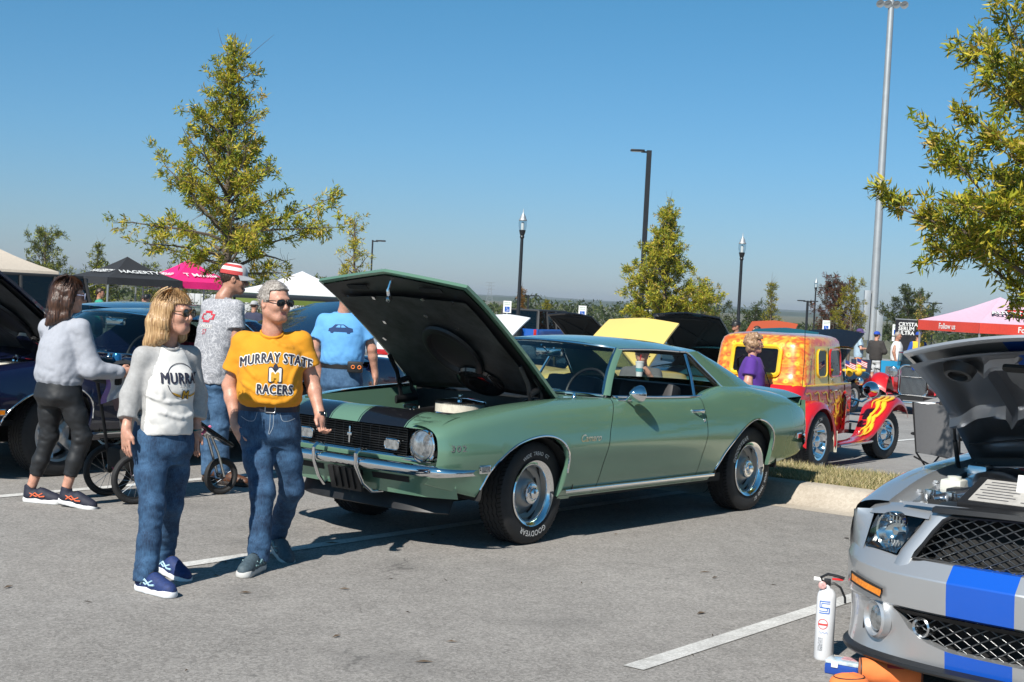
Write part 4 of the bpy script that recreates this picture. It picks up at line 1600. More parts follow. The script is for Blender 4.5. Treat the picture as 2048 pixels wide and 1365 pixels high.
def striped_coupe(loc,rz):
 SIL=paint('silver_metallic_paint',(.56,.57,.58),metal=.7,rough=.36)
 BLU=paint('stripe_blue_paint',(.004,.085,.48),metal=.05,rough=.35)
 root=thing('striped_coupe','silver modern coupe with wide blue stripes and raised hood, in the foreground','car',loc,rz)
 PY=[0,.3,.5,.7,.8,.87,.91,.925,.935]
 PX=[.95,.93,.895,.82,.745,.65,.55,.42,.3]
 plan=lambda y: float(hermite(PY,PX,abs(y)))
 ycol=sorted(set([0,.036,.322]+list(np.linspace(.06,.30,5))+list(np.linspace(.36,.80,11))+[.83,.86,.885,.905,.918,.925,.93]))
 ycol=[-y for y in ycol[::-1] if y>0]+ycol
 sidx=lambda y: 1 if .036<abs(y)<.322 else 0
 prof=[(.362,-.012),(.372,.0),(.44,.010),(.505,.016),(.512,.013),(.545,-.022),(.572,-.050),(.576,-.09)]
 def zoff(y):
  return .0
 mb=MB()
 mb.grid([[(plan(y)+dx,y*(1+dx*.05),z+(.02*max(0,(abs(y)-.6)/.3) if z>.5 else 0)) for y in ycol] for z,dx in prof],mi=lambda i,j: sidx((ycol[j]+ycol[j+1])/2))
 mb.build('bumper_cover',[SIL,BLU],root,ang=22)
 def ltop(y):
  a=abs(y)
  return float(hermite([0,.28,.40,.47,.52,.565,.60,.95],[.216,.220,.240,.268,.310,.360,.368,.385],a))
 mb=MB()
 rows=[]
 for t in np.linspace(0,1,7):
  rows.append([(plan(y)-.02-.03*sin(pi*t)*min(1,max(0,(abs(y)-.5)/.15))+.012*t,y*.995,.150+(ltop(y)-.150)*t) for y in ycol])
 mb.grid(rows,mi=lambda i,j: sidx((ycol[j]+ycol[j+1])/2))
 mb.grid([rows[-1],[(x-.05,y,z+.004) for x,y,z in rows[-1]]])
 mb.build('lower_fascia',[SIL,BLU],root,ang=40)
 mb=MB()
 mb.grid([[(plan(y)-.03,y,.152) for y in ycol],[(plan(y)+.022,y,.140) for y in ycol],[(plan(y)+.026,y,.128) for y in ycol],[(plan(y)+.015,y,.118) for y in ycol],[(plan(y)-.3,y*.9,.125) for y in ycol]])
 mb.build('splitter',BLACK,root,ang=40)
 lp=[(y,ltop(y)) for y in np.linspace(-.565,.565,31)]+[(y,.362) for y in np.linspace(.56,-.56,15)]
 mb=MB()
 lattice(mb,lp,lambda a,b,s: (plan(a)-.05+.002*s,a,b),.075,.042,.0038)
 many(mb.build('lower_grille_mesh',mat('dark_grille_metal',(.13,.133,.136),.3,metal=.9),root,ang=0))
 mb=MB()
 mb.grid([[(plan(y)-.14,y,z) for y in np.linspace(-.6,.6,13)] for z in (.19,.38)])
 mb.grid([[(plan(y)+.004,y,.362) for y in np.linspace(-.57,.57,21)],[(plan(y)-.03,y,.338) for y in np.linspace(-.56,.56,21)],[(plan(y)-.14,y,.335) for y in np.linspace(-.56,.56,21)]])
 mb.build('lower_grille_recess',MATTE,root)
 for sg in (1,-1):
  mb=MB()
  L=frame_mat((plan(.434)-.035,sg*.434,.297),(.25*-sg,1,0),(0,0,1))
  mb.M=L
  mb.lathe([(.030,-.05),(.031,.014),(.037,.022),(.043,.016),(.043,-.05)],28,'Z')
  mb.M=Matrix()
  mb.build('tow_ring',ALU,root)
  mb=MB()
  yy=sg*.672
  L=frame_mat((plan(.672)-.022,yy,.287),(-.62*sg,.8,0),(0,0,1))
  mb.M=L
  mb.lathe([(.088,-.03),(.086,.004),(.076,.012),(.066,.004),(.058,-.02)],36,'Z')
  fg=mb.build('fog_light_bezel',SIL,root)
  mb=MB(L)
  mb.lathe([(.058,-.022),(.056,-.004),(.04,.004),(.02,.008),(0,.009)],28,'Z')
  mb.build('fog_light_lens',LENS,fg)
  mb=MB()
  top=[(plan(y)-.006,sg*y,z) for y,z in ((.615,.428),(.66,.436),(.71,.445),(.76,.454),(.80,.461))]
  bot=[(plan(y)-.006,sg*y,z) for y,z in ((.62,.390),(.66,.398),(.71,.406),(.76,.415),(.80,.421))]
  top=[(a+.024,b*1.012,c) for a,b,c in top]
  bot=[(a+.024,b*1.012,c) for a,b,c in bot]
  mb.grid([top,bot])
  ts=mb.build('turn_signal',AMBER,root)
  mb=MB()
  mb.tube(top+bot[::-1],.005,5,closed=True)
  mb.build('bezel',MATTE,ts)
  quad=[(-.765,.582),(-.755,.66),(-.735,.722),(-.62,.742),(-.49,.742),(-.535,.66),(-.585,.582)]
  quad=[(a if sg<0 else -a,b) for a,b in quad]
  hx=lambda y,z: plan(y)-.035-(z-.58)*.55
  mb=MB()
  c0=(sg*.63,.66)
  ring=[(hx(a,b),a,b) for a,b in quad]
  mb.grid([ring,[(x-.07,c0[0]+(y-c0[0])*.85,c0[1]+(z-c0[1])*.85) for x,y,z in ring],[(hx(*c0)-.09,c0[0]+(y-c0[0])*.02,c0[1]+(z-c0[1])*.02) for x,y,z in ring]],cv=True)
  h=mb.build('headlight',mat('lamp_housing',(.03,.03,.035),.15,coat=1.,metal=.4),root)
  mb=MB()
  Lh=frame_mat((hx(*c0)-.028,c0[0],c0[1]+.002),(-.35*sg,1,0),(0,0,1))
  mb.M=Lh
  mb.lathe([(.078,.02),(.074,.0),(.055,-.03),(.03,-.045),(0,-.05)],32,'Z')
  mb.lathe([(.018,-.05),(.018,.0),(0,.008)],14,'Z')
  mb.lathe([(.078,.02),(.084,.026),(.087,.01),(.086,-.03)],32,'Z')
  for k in range(-3,4):
   mb.box((k*.018,-.055,-.02),(.006,.03,.03))
   mb.box((k*.018,.05,-.02),(.006,.03,.03))
  mb.build('reflector',mat('lamp_reflector',(.8,.82,.85),.08,metal=1.),h,ang=30)
  mb=MB()
  mb.grid([ring,[(hx(*c0)+.012,c0[0]+(y-c0[0])*.5,c0[1]+(z-c0[1])*.5) for x,y,z in ring],[(hx(*c0)+.016,c0[0],c0[1]) for p in ring]],cv=True)
  mb.build('lens',GLASSC,h)
  mb=MB()
  gz_=[.505,.60,.66,.70,.745,.775]
  gy=[.520,.495,.455,.427,.392,.35]
  hy=[.600,.575,.537,.51,.488,.47]
  rows=[]
  for z,a,b in zip(gz_,gy,hy):
   rows.append([(hx(y,z)+dx,sg*y,z) for y,dx in ((a,-.05),(a+.010,-.008),((a+b)/2,-.002),(b-.006,-.004),(b+.004,-.03))])
  mb.grid(rows)
  zz=[.56,.60,.66,.70,.732]
  rows=[]
  for z in zz:
   yo=.775-.06*(z-.56)
   rows.append([(hx(yo,z)-.005,sg*yo,z),(hx(yo+.02,z),sg*(yo+.02),z),(plan(.84)-.04,sg*.845,z-.004),(plan(.89)-.02,sg*.89,z-.02),(.50,sg*.918,z-.03)])
  mb.grid(rows)
  rows=[]
  for y in np.linspace(.47,.80,8):
   zt_=.742-max(0,(y-.62))*.14
   rows.append([(hx(y,zt_)+.008,sg*y,zt_-.004),(hx(y,zt_)-.01,sg*y,zt_+.014),(hx(y,zt_)-.10,sg*y,zt_+.035),(hx(y,zt_)-.12,sg*y,zt_+.0)])
  mb.grid(rows)
  mb.build('nose_pillar',SIL,root,ang=50)
 up=[(-.505,.572),(-.48,.62),(-.44,.69),(-.405,.74),(-.37,.762),(0,.785),(.37,.762),(.405,.74),(.44,.69),(.48,.62),(.505,.572)]
 mb=MB()
 lattice(mb,up,lambda a,b,s: (plan(a)-.075-(b-.57)*.45+.002*s,a,b),.072,.036,.0036)
 many(mb.build('upper_grille_mesh',MATS['dark_grille_metal'],root,ang=0))
 mb=MB()
 mb.grid([[(plan(y)-.20-(z-.57)*.4,y,z) for y in np.linspace(-.55,.55,11)] for z in (.55,.80)])
 ring=[(plan(a)-.045-(b-.57)*.5,a,b) for a,b in up]
 mb.grid([ring,[(x-.1,y*.99,z) for x,y,z in ring]],cv=True)
 mb.build('upper_grille_recess',MATTE,root)
 mb=MB()
 mb.tube(ring,.009,6,closed=True)
 mb.build('grille_frame',BLACK,root)
 mb=MB()
 mb.grid([[(plan(y)-.12-q,y,z+.02*(1-(y/.5)**2)) for y in np.linspace(-.46,.46,13)] for q,z in ((.0,.765),(.01,.785),(.12,.80),(.22,.795),(.23,.75))])
 mb.build('radiator_cover',BLACK,root)
 mb=MB()
 mb.grid([[(plan(y)-.155,y,.778+.018*(1-(y/.6)**2)) for y in np.linspace(-.62,.62,15)],[(plan(y)-.17,y,.790+.018*(1-(y/.6)**2)) for y in np.linspace(-.62,.62,15)],[(plan(y)-.20,y,.788+.018*(1-(y/.6)**2)) for y in np.linspace(-.62,.62,15)]])
 mb.build('slam_panel',SIL,root)
 sh=Shape([.78,.65,.5,.3,0,-1.5,-2.72,-3.3,-3.75,-3.82],[.82,.885,.915,.928,.938,.93,.94,.93,.86,.78],
               [.78,.6,.45,.25,-.12,-.68,-1.9,-2.5,-3.3,-3.82],[.735,.765,.79,.825,.868,.90,.94,.98,.96,.90],
               [(0,.95),(.15,.965),(.45,.985),(.70,1.0),(.88,.985),(1,.95)],[(0,.40,.34),(-2.72,.40,.34)],sill=.22,front_low=.17,rear_low=.3,
               inx=[.78,.5,0,-.55,-1.0,-2.0,-2.6,-3.82],iny=[.70,.735,.75,.74,.78,.78,.68,.6])
 for nm,a,b,n in (('front_fender',.60,-.62,26),('door',-.63,-1.85,10),('quarter_panel',-1.86,-3.82,20)):
  rows=[sh.column(x) for x in sh.xs(a,b,n)]
  for sg in (1,-1):
   mb=MB()
   mb.grid([[(x,sg*y,z) for x,y,z in r] for r in rows])
   if nm=='front_fender':
    mb.grid([[(r[-1][0],sg*r[-1][1],r[-1][2]) for r in rows],[(r[-1][0],sg*(r[-1][1]-.012),r[-1][2]-.02) for r in rows],[(r[-1][0],sg*(r[-1][1]-.06),r[-1][2]-.035) for r in rows],[(r[-1][0],sg*(r[-1][1]-.07),r[-1][2]-.16) for r in rows]])
   mb.build(nm,SIL,root,ang=55)
 mb=MB()
 mb.grid([[(-3.82-.03*(1-(y/.8)**2),y,z) for y in np.linspace(-.76,.76,11)] for z in (.3,.5,.7,.9)])
 mb.build('tail_panel',SIL,root)
 zb_,H=.97,1.38
 S=np.linspace(-1,1,13)
 lerp=lambda a,b,t: tuple(np.array(a)*(1-t)+np.array(b)*t)
 wsb=lambda s: (-.60-.22*abs(s)**2.4,s*.74,zb_-.03)
 wst=lambda s: (-1.18-.10*abs(s)**2.5,s*.57,H-.04+.03*(1-s*s))
 blt=lambda s: (-2.45+.12*s*s,s*.56,H-.06+.03*(1-s*s))
 blb=lambda s: (-3.2+.12*s*s,s*.64,zb_+.03)
 mb=MB()
 mb.grid([[lerp(wst(s),blt(s),t)[:2]+(lerp(wst(s),blt(s),t)[2]+.03*sin(pi*t),) for s in S] for t in np.linspace(0,1,9)],mi=lambda i,j: 0)
 for sg in (1,-1):
  mb.tube([wsb(sg),lerp(wsb(sg),wst(sg),.5),wst(sg)],.03,6)
  f=lambda t: (-2.05-.35*t,sg*(.58+.17*t),H-.08-(H-.08-zb_)*t)
  mb.grid([[lerp(f(t),lerp(blt(sg),blb(sg),t),q) for q in np.linspace(0,1,5)] for t in np.linspace(0,1,7)])
 mb.build('roof',SIL,root)
 mb=MB()
 mb.grid([[lerp(wsb(s),wst(s),t) for s in S] for t in np.linspace(0,1,5)])
 mb.build('windscreen',GLASS,root)
 mb=MB()
 mb.grid([[lerp(blt(s),blb(s),t) for s in S] for t in np.linspace(0,1,5)])
 mb.build('rear_window',GLASS,root)
 for sg in (1,-1):
  mb=MB()
  mb.grid([[lerp((-.9-1.5*t,sg*.765,zb_),(-1.28-.78*t,sg*.60,H-.075),q) for t in np.linspace(0,1,6)] for q in (0,.5,1)])
  mb.build('side_window',GLASS,root)
 mb=MB()
 mb.grid([[(-3.15+(-.67)*t,s*.64,zb_+.02-.05*t+.02*(1-s*s)) for s in S] for t in np.linspace(0,1,5)])
 mb.build('deck_lid',SIL,root)
 mb=MB()
 mb.grid([[(-.50-.15*t-.2*abs(s)**2.4*t,s*.74,.915+.02*t) for s in S] for t in (0,1)])
 mb.box((-1.4,0,.6),(1.5,1.4,.5),bev=.1)
 mb.box((-1.35,0,.26),(4.2,1.5,.08))
 mb.build('interior',INTER,root)
 mb=MB()
 mb.box((.1,0,.45),(1.3,1.5,.05))
 mb.grid([[(-.50,-.75,.93),(-.50,.75,.93)],[(-.48,-.75,.45),(-.48,.75,.45)]])
 mb.box((.05,-.10,.68),(.66,.46,.22),bev=.05)
 mb.box((.43,-.40,.66),(.22,.34,.14),bev=.02)
 mb.tube([(.45,-.62,.70),(.36,-.50,.80),(.30,-.40,.78),(.40,-.3,.76)],.022,8)
 mb.tube([(.5,-.55,.74),(.50,-.4,.775),(.5,-.2,.77)],.012,6)
 mb.tube([(-.3,-.6,.86),(-.2,-.3,.87),(0.,-.1,.86),(.1,.2,.86)],.02,8)
 mb.tube([(-.42,-.4,.9),(-.4,.0,.92),(-.42,.5,.9)],.02,8)
 mb.box((.30,-.42,.80),(.10,.16,.07),bev=.01)
 mb.ball((-.20,-.46,.865),(.10,.09,.03))
 mb.build('engine_bay',BLACK,root)
 mb=MB()
 mb.ball((-.06,-.48,.76),(.27,.17,.125),24,14)
 mb.box((.12,-.30,.80),(.20,.10,.05),bev=.02)
 mb.tube([(.2,-.2,.84),(.0,-.3,.88),(-.2,-.25,.9)],.03,10)
 mb.box((-.02,-.14,.82),(.50,.18,.06),bev=.025)
 mb.box((.22,-.60,.74),(.15,.14,.12),bev=.02)
 for k in range(6):
  mb.box((-.22+.08*k,-.14,.853),(.03,.17,.012),bev=.004)
 mb.lathe([(.03,0),(.035,.01),(.035,.03),(.02,.036),(0,.036)],20,'Z',(.42,-.45,.775))
 mb.tube([(.46,-.58,.78),(.34,-.46,.81),(.24,-.34,.82)],.026,10)
 mb.tube([(-.38,-.62,.86),(-.3,-.3,.9),(-.32,.1,.91)],.016,8)
 mb.box((.38,-.30,.79),(.16,.12,.04),bev=.012)
 mb.box((-.28,-.62,.85),(.14,.10,.08),bev=.02)
 for y in (-.6,-.5,-.42):
  mb.lathe([(.022,.77),(.026,.80),(.024,.822),(0,.826)],14,'Z',(.50+.1*y,y,0))
 mb.build('intake_casting',ALU,root,ang=50)
 mb=MB()
 mb.box((.14,-.60,.80),(.11,.10,.10),bev=.015)
 mb.lathe([(.03,.84),(.032,.862),(0,.866)],16,'Z',(.14,-.60,0))
 mb.build('coolant_bottle',mat('milky_plastic',(.62,.62,.56),.4),root)
 mb=MB()
 mb.box((.30,-.26,.785),(.20,.15,.05),bev=.008)
 mb.box((.27,-.52,.80),(.12,.1,.05),bev=.008)
 mb.build('battery_cover',BLACK,root)
 mb=MB()
 mb.box((-.3,-.2,.875),(.12,.5,.03),bev=.01)
 mb.build('valve_cover',mat('red_crackle',(.42,.01,.02),.5),root)
 mb=MB()
 for sg in (1,-1):
  mb.lathe([(.15,.5),(.13,.78),(.10,.82),(.05,.83),(0,.83)],20,'Z',(-.12,sg*.60,0))
  rows=[]
  for x in np.linspace(.62,-.5,9):
   rows.append([(x,sg*.70,sh.zs(max(min(x,.6),-.6))-.03),(x,sg*.62,.66),(x,sg*.60,.5)])
  mb.grid(rows)
  for x in (.5,.3,.1,-.3):
   mb.lathe([(.014,0),(.014,.012),(0,.014)],8,'Z',(x,sg*.70,sh.zs(min(x,.6))-.028))
 mb.build('inner_fender',SIL,root)
 hd=bpy.data.objects.new('hood',None)
 COL.objects.link(hd)
 hd.parent=root
 hd.location=(-.52,0,.935)
 hd.rotation_euler=(0,-R(28.5),0)
 Y=np.linspace(-.765,.765,41)
 ln=lambda y: 1.16+.13*(1-(abs(y)/.765)**2)
 cr=lambda y,u: .055*(1-(abs(y)/.765)**2)-.01-.05*u**3+.025*sin(pi*u)
 rows=[[(u*ln(y),y*(1-.05*u),cr(y,u)) for y in Y] for u in np.linspace(0,1,21)]
 mb=MB()
 mb.grid(rows,mi=lambda i,j: sidx((Y[j]+Y[j+1])/2))
 ring=rows[0]+[r[-1] for r in rows[1:]]+rows[-1][::-1][1:]+[r[0] for r in rows[::-1][1:-1]]
 mb.grid([ring,[(x,y,z-.014) for x,y,z in ring],[(.02+x*.965,y*.965,z-.016) for x,y,z in ring]],cv=True)
 mb.build('hood_skin',[SIL,BLU],hd,ang=45)
 def relief(u,y):
  a=abs(y)
  d=.0
  sm=lambda e0,e1,v: (lambda t: t*t*(3-2*t))(min(1,max(0,(v-e0)/(e1-e0))))
  d += .045*sm(.70,.60,a)*sm(.06,.12,u)*sm(.95,.88,u)
  bul=((a-.0)/.36)**2+((u-.62)/.26)**2
  d += .05*sm(1.25,.85,bul)-.03*sm(.6,.4,bul)
  d -= .05*sm(.03,.0,abs(a-.44))*sm(.2,.3,u)*sm(.9,.7,u)
  d -= .045*sm(.035,0,abs(u-.30-.1*a))
  d -= .04*sm(.03,0,abs(u-.78))*sm(.62,.5,a)
  return d
 mb=MB()
 fine_u,fine_y=np.linspace(0.02,.98,57),np.linspace(-.735,.735,75)
 mb.grid([[(.02+u*ln(y)*.965,y*(1-.05*u),cr(y,u)-.058+relief(u,y)*1.15) for y in fine_y] for u in fine_u])
 mb.build('hood_inner_panel',mat('silver_underside',(.27,.28,.30),.33,metal=.8),hd,ang=30)
 for sg in (1,-1):
  mb=MB(Matrix.Translation((1.0,sg*.52,-.075)))
  mb.lathe([(.075,.03),(.06,-.01),(.045,-.012),(.04,.01),(0,.012)],24,'Z')
  mb.build('hood_vent_cup',BLACK,hd)
  mb=MB(Matrix.Translation((1.09,sg*.22,-.075)))
  mb.prism(rrect(.05,.16,.022),-.006,.01)
  mb.build('hood_slot',MATTE,hd)
  mb=MB()
  mb.tube([(-.30,sg*.735,.83),(-.20,sg*.73,1.0)],.012,8)
  mb.tube([(-.20,sg*.73,1.0),(-.04,sg*.70,1.20)],.008,8)
  mb.build('hood_strut',BLACK,root)
 mb=MB()
 mb.tube([(.2,-.7,-.06),(.35,-.4,-.075),(.33,0,-.08),(.35,.5,-.07)],.006,6)
 mb.build('washer_hose',BLACK,hd)
 for x in (0,-2.72):
  for sg in (1,-1):
   wheel(root,(x,sg*.79,.34),r=.34,w=.26,rim=.24,style='five',side=sg,detail=False)
 b=thing('display_board','black framed info board lying across the open engine bay of the silver coupe','board',Vector(root.location)+Vector((0,0,0)),rz)
 L=Matrix.Translation((.585,.10,.850)) @ Matrix.Rotation(R(17),4,'Y')
 mb=MB(L)
 mb.box((0,0,0),(.30,.95,.03),bev=.006)
 mb.build('frame',BLACK,b)
 mb=MB(L)
 mb.box((0,0,.017),(.24,.87,.002))
 pg=mb.build('printed_sheet',mat('printed_sheet',(.42,.40,.37),.5,var=.15,vscale=30),b)
 mb=MB(L)
 for k in range(7):
  for j in range(4):
   mb.box((.09-.03*k,-.34+.2*j,.0195),(.006,.13+.04*((k+j) % 2),.0006))
 many(mb.build('print_lines',mat('print_ink',(.06,.06,.07),.6),b))
 p=thing('name_plate','white plate lettered GT standing on the info board in the silver coupe','sign',Vector(root.location),rz)
 mb=MB(Matrix.Translation((.56,-.03,.895)) @ Matrix.Rotation(R(-14),4,'Y'))
 mb.box((0,0,0),(.008,.30,.10),bev=.002)
 pl=mb.build('plate',WHITEP,p)
 letters('GT500',Matrix.Translation((.562,-.03,.895)) @ Matrix.Rotation(R(-14),4,'Y') @ frame_mat((.0055,0,0),(0,1,0),(0,0,1)),BLACK,p,.075,.02)
 return root
striped_coupe((2.65,6.47,0),R(233.13))
# ---------------------------------------------------------------- flame painted thirties coupe
def ribbon(mb,pts,w,fn,n=7):
 P=smooth_path([(a,0,b) for a,b in pts],n)
 N=len(P)
 rows=[]
 for i,p in enumerate(P):
  t=(P[min(i+1,N-1)]-P[max(i-1,0)]).normalized()
  q=Vector((-t.z,0,t.x))*w*(1-.85*(i/(N-1))**1.4)
  rows.append([fn(p.x-q.x,p.z-q.z),fn(p.x+q.x,p.z+q.z)])
 mb.grid(rows)
def flame_mat(name,c0,c1,c2,scale,dist=1.5,spots=0.):
 m=bpy.data.materials.new(name)
 m.use_nodes=True
 nt=m.node_tree
 N,Lk=nt.nodes,nt.links.new
 b=N['Principled BSDF']
 b.inputs['Roughness'].default_value=.3
 b.inputs['Coat Weight'].default_value=1.
 b.inputs['Coat Roughness'].default_value=.03
 co=N.new('ShaderNodeTexCoord').outputs['Object']
 mp=N.new('ShaderNodeMapping')
 mp.inputs['Scale'].default_value=(1,1,1.9)
 Lk(co,mp.inputs[0])
 n=N.new('ShaderNodeTexNoise')
 n.inputs['Scale'].default_value=scale
 n.inputs['Detail'].default_value=5
 n.inputs['Distortion'].default_value=dist
 Lk(mp.outputs[0],n.inputs['Vector'])
 r=N.new('ShaderNodeValToRGB')
 e=r.color_ramp.elements
 e[0].position,e[0].color=.40,(*c0,1)
 e[1].position,e[1].color=.60,(*c2,1)
 k=r.color_ramp.elements.new(.5)
 k.color=(*c1,1)
 Lk(n.outputs['Fac'],r.inputs[0])
 col=r.outputs[0]
 if spots:
  v=N.new('ShaderNodeTexVoronoi')
  v.inputs['Scale'].default_value=spots
  v.inputs['Randomness'].default_value=.35
  Lk(co,v.inputs['Vector'])
  r2=N.new('ShaderNodeValToRGB')
  e=r2.color_ramp.elements
  e[0].position,e[0].color=.16,(1,1,1,1)
  e[1].position,e[1].color=.40,(0,0,0,1)
  k=e.new(.08)
  k.color=(.1,.1,.1,1)
  Lk(v.outputs['Distance'],r2.inputs[0])
  mx=N.new('ShaderNodeMix')
  mx.data_type = 'RGBA'
  Lk(r2.outputs[0],mx.inputs[0])
  Lk(col,mx.inputs[6])
  mx.inputs[7].default_value=(.85,.62,.06,1)
  col=mx.outputs[2]
 Lk(col,b.inputs['Base Color'])
 return m
REDP=paint('hot_rod_red_paint',(.52,.010,.014),metal=.0,rough=.3)
YELP=paint('hot_rod_yellow_paint',(.80,.52,.02),metal=0.,rough=.3)
ORGF=paint('flame_orange_paint',(.78,.22,.02),metal=0.,rough=.3)
FLAME=flame_mat('flame_roof_paint',(.72,.11,.02),(.82,.22,.02),(.85,.32,.03),8.,1.6,spots=10.)
DRED=paint('hot_rod_dark_red',(.30,.006,.012),metal=0.,rough=.3)
def hot_rod(loc,rz):
 root=thing('hot_rod','red and yellow flame-painted vintage coupe behind the green car','car',loc,rz)
 RX=-2.30
 def ring(z,x0,x1,hw,rr=.22,n=6):
  out=[(x1,-hw*.86,z)]
  out += [(x1+(x0+rr-x1)*t,-hw*(.86+.14*min(1,t*2.2)),z) for t in (.15,.3,.5,.7,.85,1)]
  for k in range(1,n+1):
   a=pi/2*k/n
   out.append((x0+rr-rr*sin(a),-(hw-rr+rr*cos(a)),z))
  m=[(x,-y,z_) for x,y,z_ in out[::-1]]
  back=[(x0-.03*(1-t*t),-t*(hw-rr),z) for t in (.6,.2,-.2,-.6)]
  return out+back+m
 low=[ring(z,x0,-.62,hw,rr) for z,x0,hw,rr in ((.34,-2.56,.55,.2),(.45,-2.62,.58,.22),(.62,-2.64,.605,.24),(.80,-2.58,.61,.24),(.93,-2.46,.602,.22),(.965,-2.42,.595,.20))]
 mb=MB()
 mb.grid(low)
 mb.build('lower_body',REDP,root,ang=50)
 upp=[ring(z,x0,x1,hw,rr) for z,x0,x1,hw,rr in ((.965,-2.42,-.85,.593,.20),(1.0,-2.38,-.86,.588,.20),(1.10,-2.34,-.90,.58,.19),(1.25,-2.31,-.94,.57,.19),(1.40,-2.28,-.97,.56,.19),(1.475,-2.25,-.98,.54,.19),(1.515,-2.18,-1.0,.50,.19),(1.535,-2.06,-1.04,.44,.18),(1.55,-1.9,-1.10,.32,.16),(1.555,-1.7,-1.2,.1,.05))]
 mb=MB()
 mb.grid(upp)
 mb.build('cabin_shell',FLAME,root,ang=50)
 def side(sg,x,z):
  rows=upp if z>.965 else low
  zs=[r[0][2] for r in rows]
  i=max(0,min(len(zs)-2,int(np.searchsorted(zs,z))-1))
  t=(z-zs[i])/(zs[i+1]-zs[i])
  def yat(r):
   p=[q for q in r if q[1]<0]
   p=sorted(p)
   return float(np.interp(x,[q[0] for q in p],[q[1] for q in p]))
  y=yat(rows[i])*(1-t)+yat(rows[i+1])*t
  return (x,sg*-y,z)
 for sg in (1,-1):
  off=lambda p,d: (p[0],p[1]+sg*d,p[2])
  mb=MB()
  mb.grid([[off(side(sg,x,z),.004) for x in np.linspace(-1.98,-.99,10)] for z in (.97,1.02,1.12,1.2,1.3,1.38,1.42)])
  mb.build('window_band',YELP,root)
  for nm,x0,x1 in (('quarter_window',-1.90,-1.62),('door_window',-1.52,-1.02)):
   mb=MB()
   c=((x0+x1)/2,1.22)
   poly=rrect(abs(x1-x0),.32,.07)
   mb.add([off(side(sg,c[0]+a,c[1]+b),.010) for a,b in poly]+[off(side(sg,*c),.008)],[(i,(i+1) % len(poly),len(poly)) for i in range(len(poly))])
   w_=mb.build(nm,GLASSD,root)
   mb=MB()
   mb.tube([off(side(sg,c[0]+a,c[1]+b),.010) for a,b in poly],.012,6,closed=True)
   mb.build('frame',YELP if nm[0]=='q' else REDP,w_)
  for x in (-1.56,-.93):
   mb=MB()
   mb.tube([off(side(sg,x,z),.004) for z in np.linspace(.40,1.4 if x<-1 else .95,8)],.005,4)
   mb.build('door_seam',MATTE,root)
  mb=MB()
  mb.tube([off(side(sg,-1.50,.90),.004),off(side(sg,-1.48,.90),.03),off(side(sg,-1.38,.90),.03)],.010,6)
  mb.build('door_handle',CHROME,root)
  for z in (.52,.86):
   mb=MB()
   mb.box(off(side(sg,-.92,z),.012),(.06,.02,.035),bev=.005)
   mb.build('door_hinge',REDP,root)
  mb=MB()
  mb.tube([off(side(sg,x,.962),.004) for x in np.linspace(-2.4,-.66,14)],.012,6)
  mb.build('belt_moulding',YELP,root)
  rg=random.Random(3)
  lb,ly=MB(),MB()
  for row,z in enumerate((.83,.68,.53)):
   for k in range(6):
    x=-2.18+.25*k+.07*row
    if x>-.78:
     continue
    s_=rg.uniform(.85,1.15)
    pts=[(x+.20,z-.05),(x+.14,z-.065*s_),(x+.07,z-.03),(x+.05,z+.03),(x-.0,z+.055*s_),(x-.07,z+.04),(x-.11,z+.06)]
    nn_=row*9+k
    f1=lambda a,b: off(side(sg,a,max(.36,min(b,.955))),.0035+nn_*.00005)
    f2=lambda a,b: off(side(sg,a,max(.36,min(b,.955))),.0060+nn_*.00005)
    ribbon(ly,pts,.024,f1)
    ribbon(lb,pts,.014,f2)
  many(ly.build('flame_border',ORGF,root))
  many(lb.build('flame_lick',YELP,root))
  mb=MB()
  rows=[]
  for i in range(17):
   a=pi*(-.02+1.04*i/16)
   c,s=cos(a),sin(a)
   ro,zc=.47,.36
   x0,z0=RX+ro*c*1.02,zc+(ro*s-.03)*.95
   rows.append([(RX+(ro-.02)*c,sg*.60,zc+(ro-.02)*s*.95),(x0,sg*.64,z0+.03),(x0,sg*.74,z0+.035),(x0,sg*.82,z0+.012),(RX+(ro-.025)*c,sg*.845,z0-.04*abs(s)-.01),(RX+(ro-.05)*c,sg*.83,z0-.05)])
  mb.grid(rows)
  mb.build('rear_fender',REDP,root,ang=60)
  mb=MB()
  sweep=[(-1.78,.30),(-1.2,.295),(-.85,.31),(-.62,.37),(-.42,.48),(-.25,.60),(-.08,.70),(.12,.745),(.30,.72),(.44,.64),(.50,.55)]
  P=smooth_path([(a,0,b) for a,b in sweep],4)
  N=len(P)
  rows=[]
  for i,p in enumerate(P):
   u=i/(N-1)
   wdt=.14+.10*min(1,max(0,(u-.25)/.3))
   cr=.05*min(1,max(0,(u-.25)/.3))
   c0=.735
   rows.append([(p.x,sg*(c0-wdt*.95),p.z-.02),(p.x,sg*(c0-wdt*.5),p.z+cr*.6),(p.x,sg*c0,p.z+cr),(p.x,sg*(c0+wdt*.45),p.z+cr*.7),(p.x,sg*(c0+wdt*.62),p.z-.01),(p.x,sg*(c0+wdt*.62),p.z-.05)])
  mb.grid(rows)
  mb.build('front_fender',REDP,root,ang=60)
  def fsurf(d):
   def fn(a,b):
    xs_=[p.x for p in P]
    z=float(np.interp(a,xs_,[p.z for p in P]))
    u=float(np.interp(a,xs_,[i/(N-1) for i in range(N)]))
    wdt=.14+.10*min(1,max(0,(u-.25)/.3))
    cr=.05*min(1,max(0,(u-.25)/.3))
    y=.735+b*wdt*.55
    return (a-d*.5,sg*y,z+cr*(1-.35*b*b)+d)
   return fn
  ly,lb=MB(),MB()
